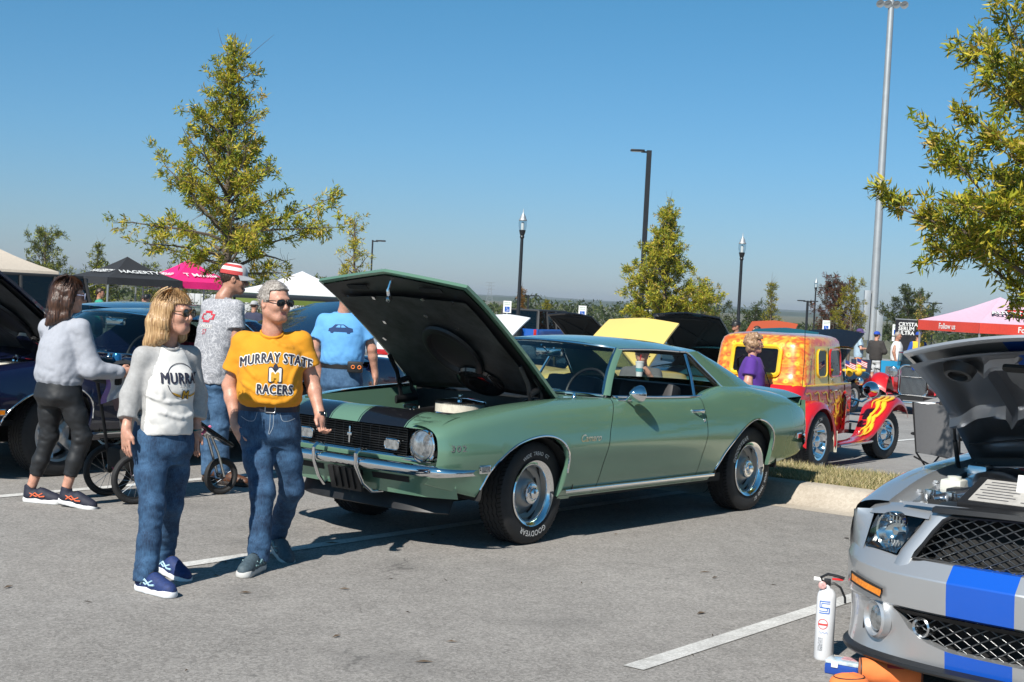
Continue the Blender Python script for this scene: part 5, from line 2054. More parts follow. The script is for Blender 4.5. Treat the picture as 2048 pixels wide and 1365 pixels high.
  for kk,(x0,b0) in enumerate(((.38,-.35),(.36,.28),(.12,-.5),(.10,0),(.12,.46),(-.12,-.3),(-.14,.34),(-.36,0.),(-.36,-.45),(-.50,.38),(-.58,-.1))):
   pts=[(x0,b0),(x0-.10,b0+.28),(x0-.20,b0+.10),(x0-.25,b0-.22),(x0-.36,b0-.10)]
   pts=[(a,max(-1,min(1,b))) for a,b in pts]
   for m_,w_,d in ((ly,.060,.008),(lb,.040,.012)):
    PP=smooth_path([(a,0,b*.24) for a,b in pts],6)
    rws=[]
    for i,p in enumerate(PP):
     t=(PP[min(i+1,len(PP)-1)]-PP[max(i-1,0)]).normalized()
     q=Vector((-t.z,0,t.x))*w_*(1-.9*i/(len(PP)-1))
     f=fsurf(d+kk*.0004)
     rws.append([f(p.x-q.x,max(-1,min(1,(p.z-q.z)/.24))),f(p.x+q.x,max(-1,min(1,(p.z+q.z)/.24)))])
    m_.grid(rws)
  many(ly.build('flame_border',ORGF,root))
  many(lb.build('flame_lick',YELP,root))
  mb=MB()
  mb.grid([[(x,sg*.86,z) for z in (.285,.255)] for x in (-1.78,-.72)])
  mb.tube([(-1.78,sg*.865,.27),(-.72,sg*.865,.275)],.016,6)
  mb.build('running_board_trim',ALU,root)
  mb=MB(Matrix.Translation((.12,sg*.50,.86)))
  mb.lathe([(.0,-.13),(.05,-.12),(.09,-.07),(.105,0),(.108,.03),(.10,.045),(0,.06)],28,'X')
  mb.build('headlight',CHROME,root)
  mb=MB()
  mb.tube([(.10,sg*.50,.76),(.05,sg*.42,.70),(-.08,sg*.30,.74)],.014,8)
  mb.build('headlight_bracket',CHROME,root)
  mb=MB(Matrix.Translation((-.83,sg*.70,1.0)))
  mb.lathe([(0,-.07),(.04,-.05),(.05,0),(.045,.02),(0,.03)],18,'X')
  mb.build('cowl_lamp',CHROME,root)
  wheel(root,(0,sg*.70,.315),r=.315,w=.19,rim=.19,style='smooth',side=sg,steer=-.22,detail=sg<0)
  wheel(root,(RX,sg*.70,.345),r=.345,w=.27,rim=.205,style='smooth',side=sg,detail=sg<0,text=[('RADIAL T/A',120,.05),('BFG',280,.045)] if sg<0 else None)
  mb=MB()
  mb.grid([[(RX+.47,sg*.845,z),(RX+.47,sg*.70,z)] for z in (.20,.45)])
  mb.build('mud_flap',mat('cream_flap',(.5,.47,.38),.6),root)
 mb=MB()
 poly=rrect(.56,.30,.05)
 bx=lambda y,z: float(np.interp(z,[r[0][2] for r in upp],[min(q[0] for q in r) for r in upp]))-.002
 mb.add([(bx(a,1.23+b)-.008,a,1.23+b) for a,b in poly]+[(bx(0,1.23)-.006,0,1.23)],[(i,(i+1) % len(poly),len(poly)) for i in range(len(poly))])
 w_=mb.build('rear_window',GLASSD,root)
 mb=MB()
 mb.tube([(bx(a,1.23+b)-.008,a*1.06,1.23+b*1.1) for a,b in poly],.028,6,closed=True)
 mb.build('frame',YELP,w_)
 mb=MB()
 mb.grid([[(x,-w_,.36),(x,-w_,.80),(x,-w_*.85,.93),(x,0,1.0-.03*(x>-.4)),(x,w_*.85,.93),(x,w_,.80),(x,w_,.36)] for x,w_ in ((-.98,.60),(-.62,.52),(-.60,.48))])
 mb.build('cowl',REDP,root,ang=60)
 mb=MB()
 mb.grid([[(-.96,y,1.42),(-.80,y,1.40),(-.79,y,1.385),(-.96,y,1.40)] for y in (-.58,0,.58)])
 mb.build('visor',YELP,root)
 mb=MB()
 mb.grid([[(x,w_*s,z-.10*s*s) for s in np.linspace(-1,1,9)] for x,w_,z in ((-.61,.40,.985),(-.35,.32,.985),(-.11,.26,.98))])
 mb.build('hood_top',REDP,root)
 mb=MB()
 mb.grid([[(-.84,y,.985),(-.93,y,1.40)] for y in (-.55,0,.55)])
 mb.build('windscreen',GLASS,root)
 mb=MB()
 mb.tube([(-.12,y,z) for y,z in [(a,.70+b) for a,b in rrect(.52,.66,.15)]],.035,8,closed=True)
 mb.build('radiator_shell',CHROME,root)
 mb=MB()
 for k in range(15):
  mb.box((-.12,-.21+.03*k,.70),(.012,.008,.58))
 many(mb.build('radiator_bars',CHROME,root))
 mb=MB()
 mb.box((-.40,0,.62),(.40,.36,.42),bev=.05)
 mb.box((-.36,0,.88),(.3,.2,.14),bev=.05)
 mb.build('engine',CHROME,root)
 mb=MB()
 mb.box((-1.2,0,.36),(2.6,.56,.10))
 mb.box((0,0,.31),(.06,1.3,.05))
 mb.box((-2.3,0,.34),(.1,1.3,.1))
 mb.build('chassis',BLACK,root)
 mb=MB()
 for z in (.40,.50):
  mb.tube([(.42,-.62,z),(.50,-.3,z),(.52,0,z),(.50,.3,z),(.42,.62,z)],.014,6)
 for y in (-.62,.62):
  mb.tube([(.42,y,.40),(.42,y,.50)],.014,6)
 mb.build('nerf_bar',CHROME,root)
 mb=MB()
 mb.tube([(-2.42,-.62,.97),(-2.42,-.63,1.30),(-2.43,-.62,1.62)],.004,5)
 mb.build('aerial',BLACK,root)
 mb=MB()
 mb.box((-1.75,0,.85),(.2,1.1,.7),bev=.08)
 mb.build('seat',INTER,root)
 return root
HR=(4.42,20.0,gz(4.4,20.0))
HS,HA=1.06,R(56)
hot_rod(HR,HA).scale=(HS,)*3
def flag(x,y,z,label):
 t=thing('small_flag',label,'flag',(x,y,z),scale=.62)
 mb=MB()
 mb.tube([(0,0,-.18),(-.03,0,.16)],.004,5)
 mb.build('stick',WHITEP,t)
 for k in range(7):
  mb=MB()
  mb.grid([[(-.02+.03*i+.01*sin(i),.01*sin(i*1.3),.15-.017*j-.012*i) for i in range(8)] for j in (k,k+1)])
  mb.build('stripe',mat('flag_red',(.5,.02,.03),.8) if k % 2==0 else WHITEP,t)
 mb=MB()
 mb.grid([[(-.021+.03*i+.01*sin(i),.01*sin(i*1.3)-.003,.151-.017*j-.012*i) for i in range(4)] for j in (0,4)])
 mb.build('canton',mat('flag_blue',(.02,.04,.2),.8),t)
def rear_quarter_pt(lx,ly,lz):
 c,s=cos(HA)*HS,sin(HA)*HS
 return (HR[0]+lx*c-ly*s,HR[1]+lx*s+ly*c,HR[2]+lz*HS)
flag(*rear_quarter_pt(-1.36,-.72,1.18),'small striped flag clipped to the rear of the hot rod door window')
flag(*rear_quarter_pt(-.92,-.70,1.20),'small striped flag clipped at the front of the hot rod door')
for lx,lab in ((-1.18,'yellow plush toy hanging inside the hot rod door window'),(-.88,'yellow plush toy hanging ahead of the hot rod door')):
 t=thing('plush_toy',lab,'toy',rear_quarter_pt(lx,-.70,1.12))
 mb=MB()
 mb.ball((0,0,0),(.05,.05,.06))
 mb.ball((.0,0,.07),(.04,.04,.04))
 mb.ball((.06,0,.02),(.035,.02,.02))
 mb.ball((-.06,0,.02),(.035,.02,.02))
 mb.build('body',mat('yellow_plush',(.8,.5,.03),.9),t)
def roadster(loc,rz):
 root=thing('roadster','red open roadster with chrome barred radiator facing the camera','car',loc,rz)
 mb=MB()
 mb.grid([[(x,-w,.42),(x,-w,.80),(x,-w*.8,.94),(x,0,z),(x,w*.8,.94),(x,w,.80),(x,w,.42)] for x,w,z in ((-.15,.30,.98),(-.7,.42,1.0),(-.9,.56,1.02),(-1.6,.62,1.0),(-2.3,.58,.96),(-2.75,.4,.8))])
 mb.build('body',REDP,root,ang=60)
 mb=MB()
 mb.grid([[(.02,y,z) for y,z in [(a*k,.72+b*k) for a,b in rrect(.60,.66,.13)]] for k in (1.0,.93)],cv=True)
 mb.tube([(.02,a,.72+b) for a,b in rrect(.60,.66,.13)],.022,8,closed=True)
 mb.build('radiator_shell',CHROME,root)
 mb=MB()
 for k in range(22):
  mb.box((.015,-.25+.024*k,.72),(.012,.011,.58))
 many(mb.build('radiator_bars',STEEL,root))
 mb=MB()
 mb.box((-.03,0,.72),(.03,.54,.6))
 mb.build('radiator_core',MATTE,root)
 mb=MB()
 mb.lathe([(0,.012),(.045,.006),(.045,0)],16,'X',(.045,0,1.0))
 mb.build('emblem',mat('blue_enamel',(.01,.05,.3),.2),root)
 for sg in (1,-1):
  mb=MB(Matrix.Translation((.10,sg*.42,.90)))
  mb.lathe([(.0,-.14),(.06,-.12),(.10,-.05),(.115,.02),(.105,.04)],24,'X')
  h=mb.build('headlight',CHROME,root)
  mb=MB(Matrix.Translation((.10,sg*.42,.90)))
  mb.lathe([(.105,.03),(.07,.045),(0,.055)],24,'X')
  mb.build('lens',LENS,h)
  mb=MB()
  rows=[]
  sweep=[(-1.1,.32),(-.75,.40),(-.5,.58),(-.25,.76),(.0,.82),(.22,.74),(.36,.58),(.40,.48)]
  for p in smooth_path([(a,0,b) for a,b in sweep],4):
   rows.append([(p.x,sg*.50,p.z-.03),(p.x,sg*.60,p.z+.03),(p.x,sg*.72,p.z+.05),(p.x,sg*.83,p.z+.02),(p.x,sg*.86,p.z-.05)])
  mb.grid(rows)
  mb.build('front_fender',REDP,root,ang=60)
  mb=MB()
  mb.grid([[(RXx+.5*cos(a),sg*y,.34+.46*sin(a)+d) for y,d in ((.55,-.02),(.66,.03),(.78,.02),(.86,-.05))] for RXx in (-2.4,) for a in np.linspace(0,pi,13)])
  mb.build('rear_fender',REDP,root,ang=60)
  mb=MB()
  mb.box((-1.3,sg*.72,.30),(1.1,.28,.03),bev=.01)
  mb.build('running_board',REDP,root)
  for x in (0,-2.4):
   wheel(root,(x,sg*.70,.34),r=.34,w=.19,rim=.2,style='smooth',side=sg,detail=False)
 mb=MB()
 mb.tube([(.05,-.68,.30),(.12,-.3,.26),(.12,.3,.26),(.05,.68,.30)],.028,8)
 mb.tube([(.14,-.5,.40),(.16,0,.42),(.14,.5,.40)],.014,6)
 mb.tube([(.0,-.42,.80),(.06,0,.80),(.0,.42,.80)],.012,6)
 mb.build('axle',CHROME,root)
 mb=MB()
 mb.box((-1.2,0,.36),(2.7,.5,.1))
 mb.build('chassis',BLACK,root)
 mb=MB()
 mb.grid([[(-.95,y,1.0),(-1.02,y,1.30)] for y in (-.5,.5)])
 mb.build('windscreen',GLASS,root)
 mb=MB()
 mb.tube([(-.95,-.5,1.0),(-1.02,-.5,1.3),(-1.02,.5,1.3),(-.95,.5,1.0)],.014,6)
 mb.build('windscreen_frame',CHROME,root)
 mb=MB()
 mb.box((-1.7,0,.95),(.2,1.0,.4),bev=.06)
 mb.build('seat',INTER,root)
 return root
roadster((8.62,31.0,gz(8.6,31)),R(246))
def boxy_suv(name,label,loc,rz,col,H=1.85):
 root=thing(name,label,'suv',loc,rz)
 W=.95
 sh=Shape([.85,.8,.5,-2.9,-3.55,-3.6],[W*.9,W*.96,W,W,W*.98,W*.95],[.85,.5,-.4,-3.6],[1.02,1.08,1.12,1.12],
               [(0,.96),(.2,.98),(.5,1.0),(.85,1.0),(1,.985)],[(0,.44,.40),(-2.65,.44,.40)],sill=.45,front_low=.5,rear_low=.5,
               inx=[.85,-.5,-.8,-3.6],iny=[.80,.80,.86,.86])
 for nm,a,b,n in (('front_fender',.85,-.6,12),('door',-.61,-1.9,6),('rear_quarter',-1.91,-3.6,12)):
  rows=[sh.column(x) for x in sh.xs(a,b,n)]
  for sg in (1,-1):
   mb=MB()
   mb.grid([[(x,sg*y,z) for x,y,z in r] for r in rows])
   mb.build(nm,col,root,ang=50)
 mb=MB()
 mb.grid([[(.84,y,z) for y in (-.86,0,.86)] for z in (.5,.8,1.02)])
 mb.grid([[(x,y,1.09+.03*(1-(y/.85)**2)) for y in np.linspace(-.82,.82,9)] for x in (.84,.4,-.5)])
 mb.build('hood',col,root)
 mb=MB()
 mb.grid([[(-3.6,y,z) for y in (-.9,0,.9)] for z in (.55,.8,1.12)])
 mb.build('tailgate',col,root)
 mb=MB()
 mb.box((-1.95,0,H-.03),(2.75,1.60,.07),bev=.03)
 for sg in (1,-1):
  for x0,x1 in ((-.6,-.85),(-1.75,-1.75),(-2.55,-2.6),(-3.52,-3.36)):
   mb.tube([(x0,sg*.86,1.1),(x1,sg*.78,H-.05)],.045,6,flat=(.7,1.4))
 mb.build('hard_top',mat('dark_hardtop',(.03,.031,.033),.6),root,ang=40)
 for nm,g in (('windscreen',[[(-.62,y,1.1),(-.84,y*.9,H-.06)] for y in (-.84,0,.84)]),('rear_window',[[(-3.52,y,1.12),(-3.36,y*.92,H-.06)] for y in (-.84,0,.84)]))+tuple(('side_window',[[(x,sg*.85,1.1),(x,sg*.775,H-.06)] for x in (-.7,-1.7,-2.6,-3.45)]) for sg in (1,-1)):
  mb=MB()
  mb.grid(g)
  mb.build(nm,GLASSD,root)
 for sg in (1,-1):
  mb=MB()
  mb.box((-3.61,sg*.80,.98),(.04,.12,.26),bev=.01)
  mb.build('tail_light',REDL,root)
  mb=MB(Matrix.Translation((.86,sg*.62,.88)))
  mb.lathe([(0,.03),(.07,.02),(.10,0)],20,'X')
  mb.build('headlight',LENS,root)
  for cx in (0,-2.65):
   mb=MB()
   mb.grid([[(cx+(.44+d)*cos(a),sg*(W+.03-q),.40+(.44+d)*sin(a)) for d,q in ((.0,.06),(.005,.0),(.07,.005),(.075,.04))] for a in np.linspace(-.1,pi+.1,15)])
   mb.build('fender_flare',BLACK,root)
   wheel(root,(cx,sg*.82,.40),r=.40,w=.27,rim=.22,style='five',side=sg,detail=False)
 for nm,c,d in (('front_bumper',(.90,0,.62),(.14,1.75,.2)),('rear_bumper',(-3.66,0,.60),(.14,1.75,.2)),('underbody',(-1.4,0,.45),(4.0,1.4,.2))):
  mb=MB()
  mb.box(c,d,bev=.03)
  mb.build(nm,BLACK,root)
 mb=MB(Matrix.Translation((-3.72,.1,1.02)))
 mb.lathe([(.0,-.1),(.22,-.1),(.38,-.09),(.40,-.03),(.38,.05),(.2,.06),(0,.06)],28,'X')
 mb.build('spare_wheel',RUBBER,root)
 mb=MB()
 mb.box((-1.9,0,1.05),(2.2,1.4,.5),bev=.1)
 mb.build('interior',INTER,root)
 return root
boxy_suv('off_roader','bright blue off-roader with black hard top seen from behind',(1.75,60.5,gz(1.7,60)),R(64),BLUEP,1.88)
boxy_suv('parked_suv','grey-green off-roader parked beneath the tan canopy at the left edge',(-12.75,31.5,gz(-12.7,31)),R(228),paint('slate_paint',(.10,.14,.15),metal=.2),1.9)
# ---------------------------------------------------------------- distance-field modelling for bodies and clothes
class Field:
 def __init__(s,lo,hi,h):
  s.lo=np.array(lo,np.float32)
  s.h=h
  s.n=np.ceil((np.array(hi)-np.array(lo))/h).astype(int)+1
  s.D=np.full(tuple(s.n),.2,np.float32)
 def box(s,lo,hi,pad):
  a=np.clip(np.floor((np.array(lo)-pad-s.lo)/s.h).astype(int),0,s.n)
  b=np.clip(np.ceil((np.array(hi)+pad-s.lo)/s.h).astype(int)+1,0,s.n)
  sl=tuple(slice(i,j) for i,j in zip(a,b))
  ax=[s.lo[k]+s.h*np.arange(a[k],b[k],dtype=np.float32) for k in range(3)]
  return sl,ax[0][:,None,None],ax[1][None,:,None],ax[2][None,None,:]
 def put(s,sl,d,k=.0,sub=False):
  A=s.D[sl]
  if A.size==0:
   return
  if sub:
   d=-d
   if k>0:
    hh=np.maximum(k-np.abs(A-d),0)/k
    s.D[sl]=np.maximum(A,d)+hh*hh*k*.25
   else:
    s.D[sl]=np.maximum(A,d)
  elif k>0:
   hh=np.maximum(k-np.abs(A-d),0)/k
   s.D[sl]=np.minimum(A,d)-hh*hh*k*.25
  else:
   s.D[sl]=np.minimum(A,d)
 def cone(s,a,b,ra,rb,k=.02,sub=False):
  a,b=np.array(a,np.float32),np.array(b,np.float32)
  R_=max(ra,rb)
  sl,X,Y,Z=s.box(np.minimum(a,b)-R_,np.maximum(a,b)+R_,k+3*s.h)
  ab_=b-a
  L=float(ab_ @ ab_)+1e-9
  px,py,pz=X-a[0],Y-a[1],Z-a[2]
  t=np.clip((px*ab_[0]+py*ab_[1]+pz*ab_[2])/L,0,1)
  d=np.sqrt((px-t*ab_[0])**2+(py-t*ab_[1])**2+(pz-t*ab_[2])**2)-(ra+(rb-ra)*t)
  s.put(sl,d,k,sub)
 def chain(s,pts,rs,k=.02):
  for i in range(len(pts)-1):
   s.cone(pts[i],pts[i+1],rs[i],rs[i+1],k)
 def ell(s,c,r,k=.02,M=None,sub=False):
  c=np.array(c,np.float32)
  r=np.array(r,np.float32)
  R_=float(r.max())
  sl,X,Y,Z=s.box(c-R_,c+R_,k+3*s.h)
  p=[X-c[0],Y-c[1],Z-c[2]]
  if M is not None:
   q=[p[0]*M[0][i]+p[1]*M[1][i]+p[2]*M[2][i] for i in range(3)]
  else:
   q=p
  k0=np.sqrt((q[0]/r[0])**2+(q[1]/r[1])**2+(q[2]/r[2])**2)
  k1=np.sqrt((q[0]/r[0]**2)**2+(q[1]/r[1]**2)**2+(q[2]/r[2]**2)**2)+1e-9
  s.put(sl,k0*(k0-1)/k1,k,sub)
 def loft(s,rows,yaw,k=.02,power=2.3):
  rows=sorted(rows)
  z=[r[0] for r in rows]
  W=max(max(r[3],r[4]) for r in rows)
  xs,ys=[r[1] for r in rows],[r[2] for r in rows]
  sl,X,Y,Z=s.box((min(xs)-W,min(ys)-W,z[0]),(max(xs)+W,max(ys)+W,z[-1]),k+3*s.h)
  zz=Z[0,0]
  if zz.size==0:
   return
  c=[np.array(hermite(z,[r[i] for r in rows],zz.astype(float)),np.float32)[None,None,:] for i in range(1,5)]
  px,py=X-c[0],Y-c[1]
  u=px*cos(yaw)+py*sin(yaw)
  v=px*sin(yaw)-py*cos(yaw)
  q=(np.abs(u/c[2])**power+np.abs(v/c[3])**power)**(1/power)
  d=(q-1)*np.minimum(c[2],c[3])
  d=np.maximum(d,np.maximum(z[0]-Z,Z-z[-1]))
  s.put(sl,d,k)
 def noise(s,amp,freq,seed=0,stretch=(1,1,1),mask=None,ridge=False,n=7):
  rg=np.random.default_rng(seed)
  X,Y,Z=[s.lo[k]+s.h*np.arange(s.n[k],dtype=np.float32) for k in range(3)]
  near=np.abs(s.D)<.06
  I=np.nonzero(near)
  P=np.stack([X[I[0]]*stretch[0],Y[I[1]]*stretch[1],Z[I[2]]*stretch[2]],1)
  w=np.zeros(len(P),np.float32)
  for i in range(n):
   d=rg.normal(size=3)
   d /= np.linalg.norm(d)
   f=freq*rg.uniform(.5,1.6)
   ph=P @ (d*f).astype(np.float32)+rg.uniform(0,6.3)
   d2=rg.normal(size=3)
   ph=ph+.9*np.sin(P @ (d2*freq*.5).astype(np.float32)+rg.uniform(0,6.3))
   w += (1-2*np.abs(np.sin(ph*.5)) if ridge else np.sin(ph))/n**.5
  if mask is not None:
   w *= mask(X[I[0]],Y[I[1]],Z[I[2]]).astype(np.float32)
  s.D[I] += amp*w
 def cut(s,n,d,k=0.):
  X,Y,Z=[s.lo[i]+s.h*np.arange(s.n[i],dtype=np.float32) for i in range(3)]
  s.D=np.maximum(s.D,n[0]*X[:,None,None]+n[1]*Y[None,:,None]+n[2]*Z[None,None,:]-d)
 def mesh(s):
  D=s.D
  D[0],D[-1],D[:,0],D[:,-1],D[:,:,0],D[:,:,-1]=(.1,)*6
  S=D<0
  n=D.shape
  cnt=np.zeros((n[0]-1,n[1]-1,n[2]-1),np.int8)
  for i in (0,1):
   for j in (0,1):
    for k in (0,1):
     cnt += S[i:n[0]-1+i,j:n[1]-1+j,k:n[2]-1+k]
  act=(cnt>0) & (cnt<8)
  I=np.stack(np.nonzero(act),1)
  idx=np.full(act.shape,-1,np.int32)
  idx[tuple(I.T)]=np.arange(len(I))
  acc=np.zeros((len(I),3),np.float32)
  num=np.zeros(len(I),np.float32)
  for ax in range(3):
   o1,o2=[k for k in range(3) if k != ax]
   for a in (0,1):
    for b in (0,1):
     p=I.copy()
     p[:,o1] += a
     p[:,o2] += b
     q=p.copy()
     q[:,ax] += 1
     d0,d1=D[tuple(p.T)],D[tuple(q.T)]
     m=(d0<0) != (d1<0)
     t=np.where(m,d0/np.where(m,d0-d1,1),0)
     off=np.zeros((len(I),3),np.float32)
     off[:,o1],off[:,o2],off[:,ax]=a,b,t
     acc += off*m[:,None]
     num += m
  V=s.lo+s.h*(I+acc/np.maximum(num,1)[:,None])
  F=[]
  for ax in range(3):
   o1,o2=(ax+1) % 3,(ax+2) % 3
   lo=[slice(None)]*3
   hi=[slice(None)]*3
   lo[ax],hi[ax]=slice(0,-1),slice(1,None)
   E=S[tuple(lo)] != S[tuple(hi)]
   P=np.stack(np.nonzero(E),1)
   P=P[(P[:,o1]>0) & (P[:,o2]>0) & (P[:,o1]<n[o1]-1) & (P[:,o2]<n[o2]-1)]
   ins=S[tuple(P.T)]
   c=[]
   for a,b in ((1,1),(0,1),(0,0),(1,0)):
    q=P.copy()
    q[:,o1] -= a
    q[:,o2] -= b
    c.append(idx[tuple(q.T)])
   Q=np.stack(c,1)
   Q[~ins]=Q[~ins][:,::-1]
   F.append(Q)
  return V,np.concatenate(F)
 def build(s,name,mats,parent,paint_fn=None):
  V,F=s.mesh()
  me=bpy.data.meshes.new(name)
  me.vertices.add(len(V))
  me.vertices.foreach_set('co',V.astype(np.float32).ravel())
  me.loops.add(F.size)
  me.loops.foreach_set('vertex_index',F.astype(np.int32).ravel())
  me.polygons.add(len(F))
  me.polygons.foreach_set('loop_start',np.arange(0,F.size,4,dtype=np.int32))
  ms=mats if isinstance(mats,(list,tuple)) else [mats]
  for m in ms:
   me.materials.append(m)
  if paint_fn is not None:
   ctr=V[F].mean(1)
   me.polygons.foreach_set('material_index',paint_fn(ctr).astype(np.int32))
  me.polygons.foreach_set('use_smooth',np.ones(len(F),bool))
  me.update(calc_edges=True)
  me.validate()
  o=bpy.data.objects.new(name,me)
  COL.objects.link(o)
  o.parent=parent
  return o
def project_on(target,vs,fs,fn_ray,name,material,parent,lift=.003):
 me=target.data
 vv=np.empty(len(me.vertices)*3,np.float32)
 me.vertices.foreach_get('co',vv)
 key = '_bvh'+me.name
 if key not in _BVH:
  _BVH[key]=BVHTree.FromPolygons(vv.reshape(-1,3).tolist(),[tuple(p.vertices) for p in me.polygons])
 tree=_BVH[key]
 bm=bmesh.new()
 bv=[bm.verts.new((x,y,0)) for x,y in vs]
 for f in fs:
  try:
   bm.faces.new([bv[i] for i in f])
  except ValueError:
   pass
 for _ in range(2):
  es=[e for e in bm.edges if e.calc_length()>.018]
  if es:
   bmesh.ops.subdivide_edges(bm,edges=es,cuts=1)
   bmesh.ops.triangulate(bm,faces=bm.faces)
 bm.verts.index_update()
 P=[(v.co.x,v.co.y) for v in bm.verts]
 Fc=[[v.index for v in f.verts] for f in bm.faces]
 bm.free()
 out=[]
 last=None
 bad=set()
 for x,y in P:
  o,d=fn_ray(x,y)
  h=tree.ray_cast(Vector(o),Vector(d))
  if h[0] is None:
   bad.add(len(out))
   out.append(last or Vector(o))
  else:
   last=h[0]-Vector(d)*lift
   out.append(last)
 mb=MB()
 mb.add(out,[q for q in Fc if not bad.intersection(q)])
 return mb.build(name,material,parent,ang=0,merge=False)
_BVH={}
# ---------------------------------------------------------------- people
def skin_mat(name,c):
 m=mat(name,c,.46,var=.20,vscale=30,bump=.16,bscale=150)
 b=m.node_tree.nodes['Principled BSDF']
 b.inputs['Subsurface Weight'].default_value=.12
 b.inputs['Subsurface Radius'].default_value=(.012,.005,.003)
 return m
def crease(m,scale,dist):
 nt=m.node_tree
 b=nt.nodes['Principled BSDF']
 co=nt.nodes.new('ShaderNodeTexCoord')
 mp=nt.nodes.new('ShaderNodeMapping')
 mp.inputs['Rotation'].default_value=(.5,.4,.3)
 mp.inputs['Scale'].default_value=(1,1,1.5)
 nt.links.new(co.outputs['Object'],mp.inputs[0])
 n=nt.nodes.new('ShaderNodeTexNoise')
 n.noise_type = 'RIDGED_MULTIFRACTAL'
 n.inputs['Scale'].default_value=scale
 n.inputs['Detail'].default_value=2.5
 n.inputs['Distortion'].default_value=.8
 nt.links.new(mp.outputs[0],n.inputs['Vector'])
 bp=nt.nodes.new('ShaderNodeBump')
 bp.inputs['Strength'].default_value=.38
 bp.inputs['Distance'].default_value=dist
 nt.links.new(n.outputs['Fac'],bp.inputs['Height'])
 if b.inputs['Normal'].is_linked:
  nt.links.new(b.inputs['Normal'].links[0].from_socket,bp.inputs['Normal'])
 nt.links.new(bp.outputs[0],b.inputs['Normal'])
def cloth(name,c,var=.08,vs=14,bump=.25,bs=420,rough=.85):
 m=mat(name,c,rough,var=var,vscale=vs,bump=bump,bscale=bs)
 b=m.node_tree.nodes['Principled BSDF']
 b.inputs['Sheen Weight'].default_value=.03
 crease(m,7.5,.009)
 return m
def denim(name,c0,c1):
 m=mat(name,c0,.85)
 nt=m.node_tree
 N,Lk=nt.nodes,nt.links.new
 b=N['Principled BSDF']
 co=N.new('ShaderNodeTexCoord').outputs['Object']
 n1=N.new('ShaderNodeTexNoise')
 n1.inputs['Scale'].default_value=9
 n1.inputs['Detail'].default_value=6
 n1.inputs['Roughness'].default_value=.7
 Lk(co,n1.inputs['Vector'])
 mp=N.new('ShaderNodeMapping')
 mp.inputs['Scale'].default_value=(420,420,22)
 Lk(co,mp.inputs[0])
 n2=N.new('ShaderNodeTexNoise')
 n2.inputs['Scale'].default_value=1
 n2.inputs['Detail'].default_value=2
 Lk(mp.outputs[0],n2.inputs['Vector'])
 ad=N.new('ShaderNodeMath')
 ad.operation = 'MULTIPLY_ADD'
 ad.inputs[1].default_value=.55
 Lk(n2.outputs['Fac'],ad.inputs[0])
 Lk(n1.outputs['Fac'],ad.inputs[2])
 r=N.new('ShaderNodeMapRange')
 r.inputs[1].default_value=.58
 r.inputs[2].default_value=.98
 Lk(ad.outputs[0],r.inputs[0])
 mx=N.new('ShaderNodeMix')
 mx.data_type = 'RGBA'
 mx.inputs[6].default_value=(*c0,1)
 mx.inputs[7].default_value=(*c1,1)
 Lk(r.outputs[0],mx.inputs[0])
 Lk(mx.outputs[2],b.inputs['Base Color'])
 bp=N.new('ShaderNodeBump')
 bp.inputs['Strength'].default_value=.25
 bp.inputs['Distance'].default_value=.002
 Lk(n2.outputs['Fac'],bp.inputs['Height'])
 Lk(bp.outputs[0],b.inputs['Normal'])
 crease(m,9.,.010)
 return m
def hair_mat(name,c0,c1,scale=(90,90,8)):
 m=mat(name,c0,.42)
 nt=m.node_tree
 N,Lk=nt.nodes,nt.links.new
 b=N['Principled BSDF']
 co=N.new('ShaderNodeTexCoord').outputs['Object']
 mp=N.new('ShaderNodeMapping')
 mp.inputs['Scale'].default_value=scale
 Lk(co,mp.inputs[0])
 n=N.new('ShaderNodeTexNoise')
 n.inputs['Scale'].default_value=1
 n.inputs['Detail'].default_value=5
 n.inputs['Distortion'].default_value=.6
 Lk(mp.outputs[0],n.inputs['Vector'])
 r=N.new('ShaderNodeMapRange')
 r.inputs[1].default_value=.35
 r.inputs[2].default_value=.65
 Lk(n.outputs['Fac'],r.inputs[0])
 mx=N.new('ShaderNodeMix')
 mx.data_type = 'RGBA'
 mx.inputs[6].default_value=(*c0,1)
 mx.inputs[7].default_value=(*c1,1)
 Lk(r.outputs[0],mx.inputs[0])
 Lk(mx.outputs[2],b.inputs['Base Color'])
 bp=N.new('ShaderNodeBump')
 bp.inputs['Strength'].default_value=.7
 bp.inputs['Distance'].default_value=.006
 Lk(n.outputs['Fac'],bp.inputs['Height'])
 Lk(bp.outputs[0],b.inputs['Normal'])
 return m
SKIN=skin_mat('skin_fair',(.52,.27,.19))
SKIN2=skin_mat('skin_tanned',(.42,.21,.14))
LIP=mat('lip_skin',(.42,.17,.14),.45)
JEANS=denim('blue_denim',(.006,.021,.055),(.045,.12,.235))
JEANS2=denim('faded_denim',(.02,.06,.13),(.08,.17,.30))
V3=lambda a: np.array(a,float)
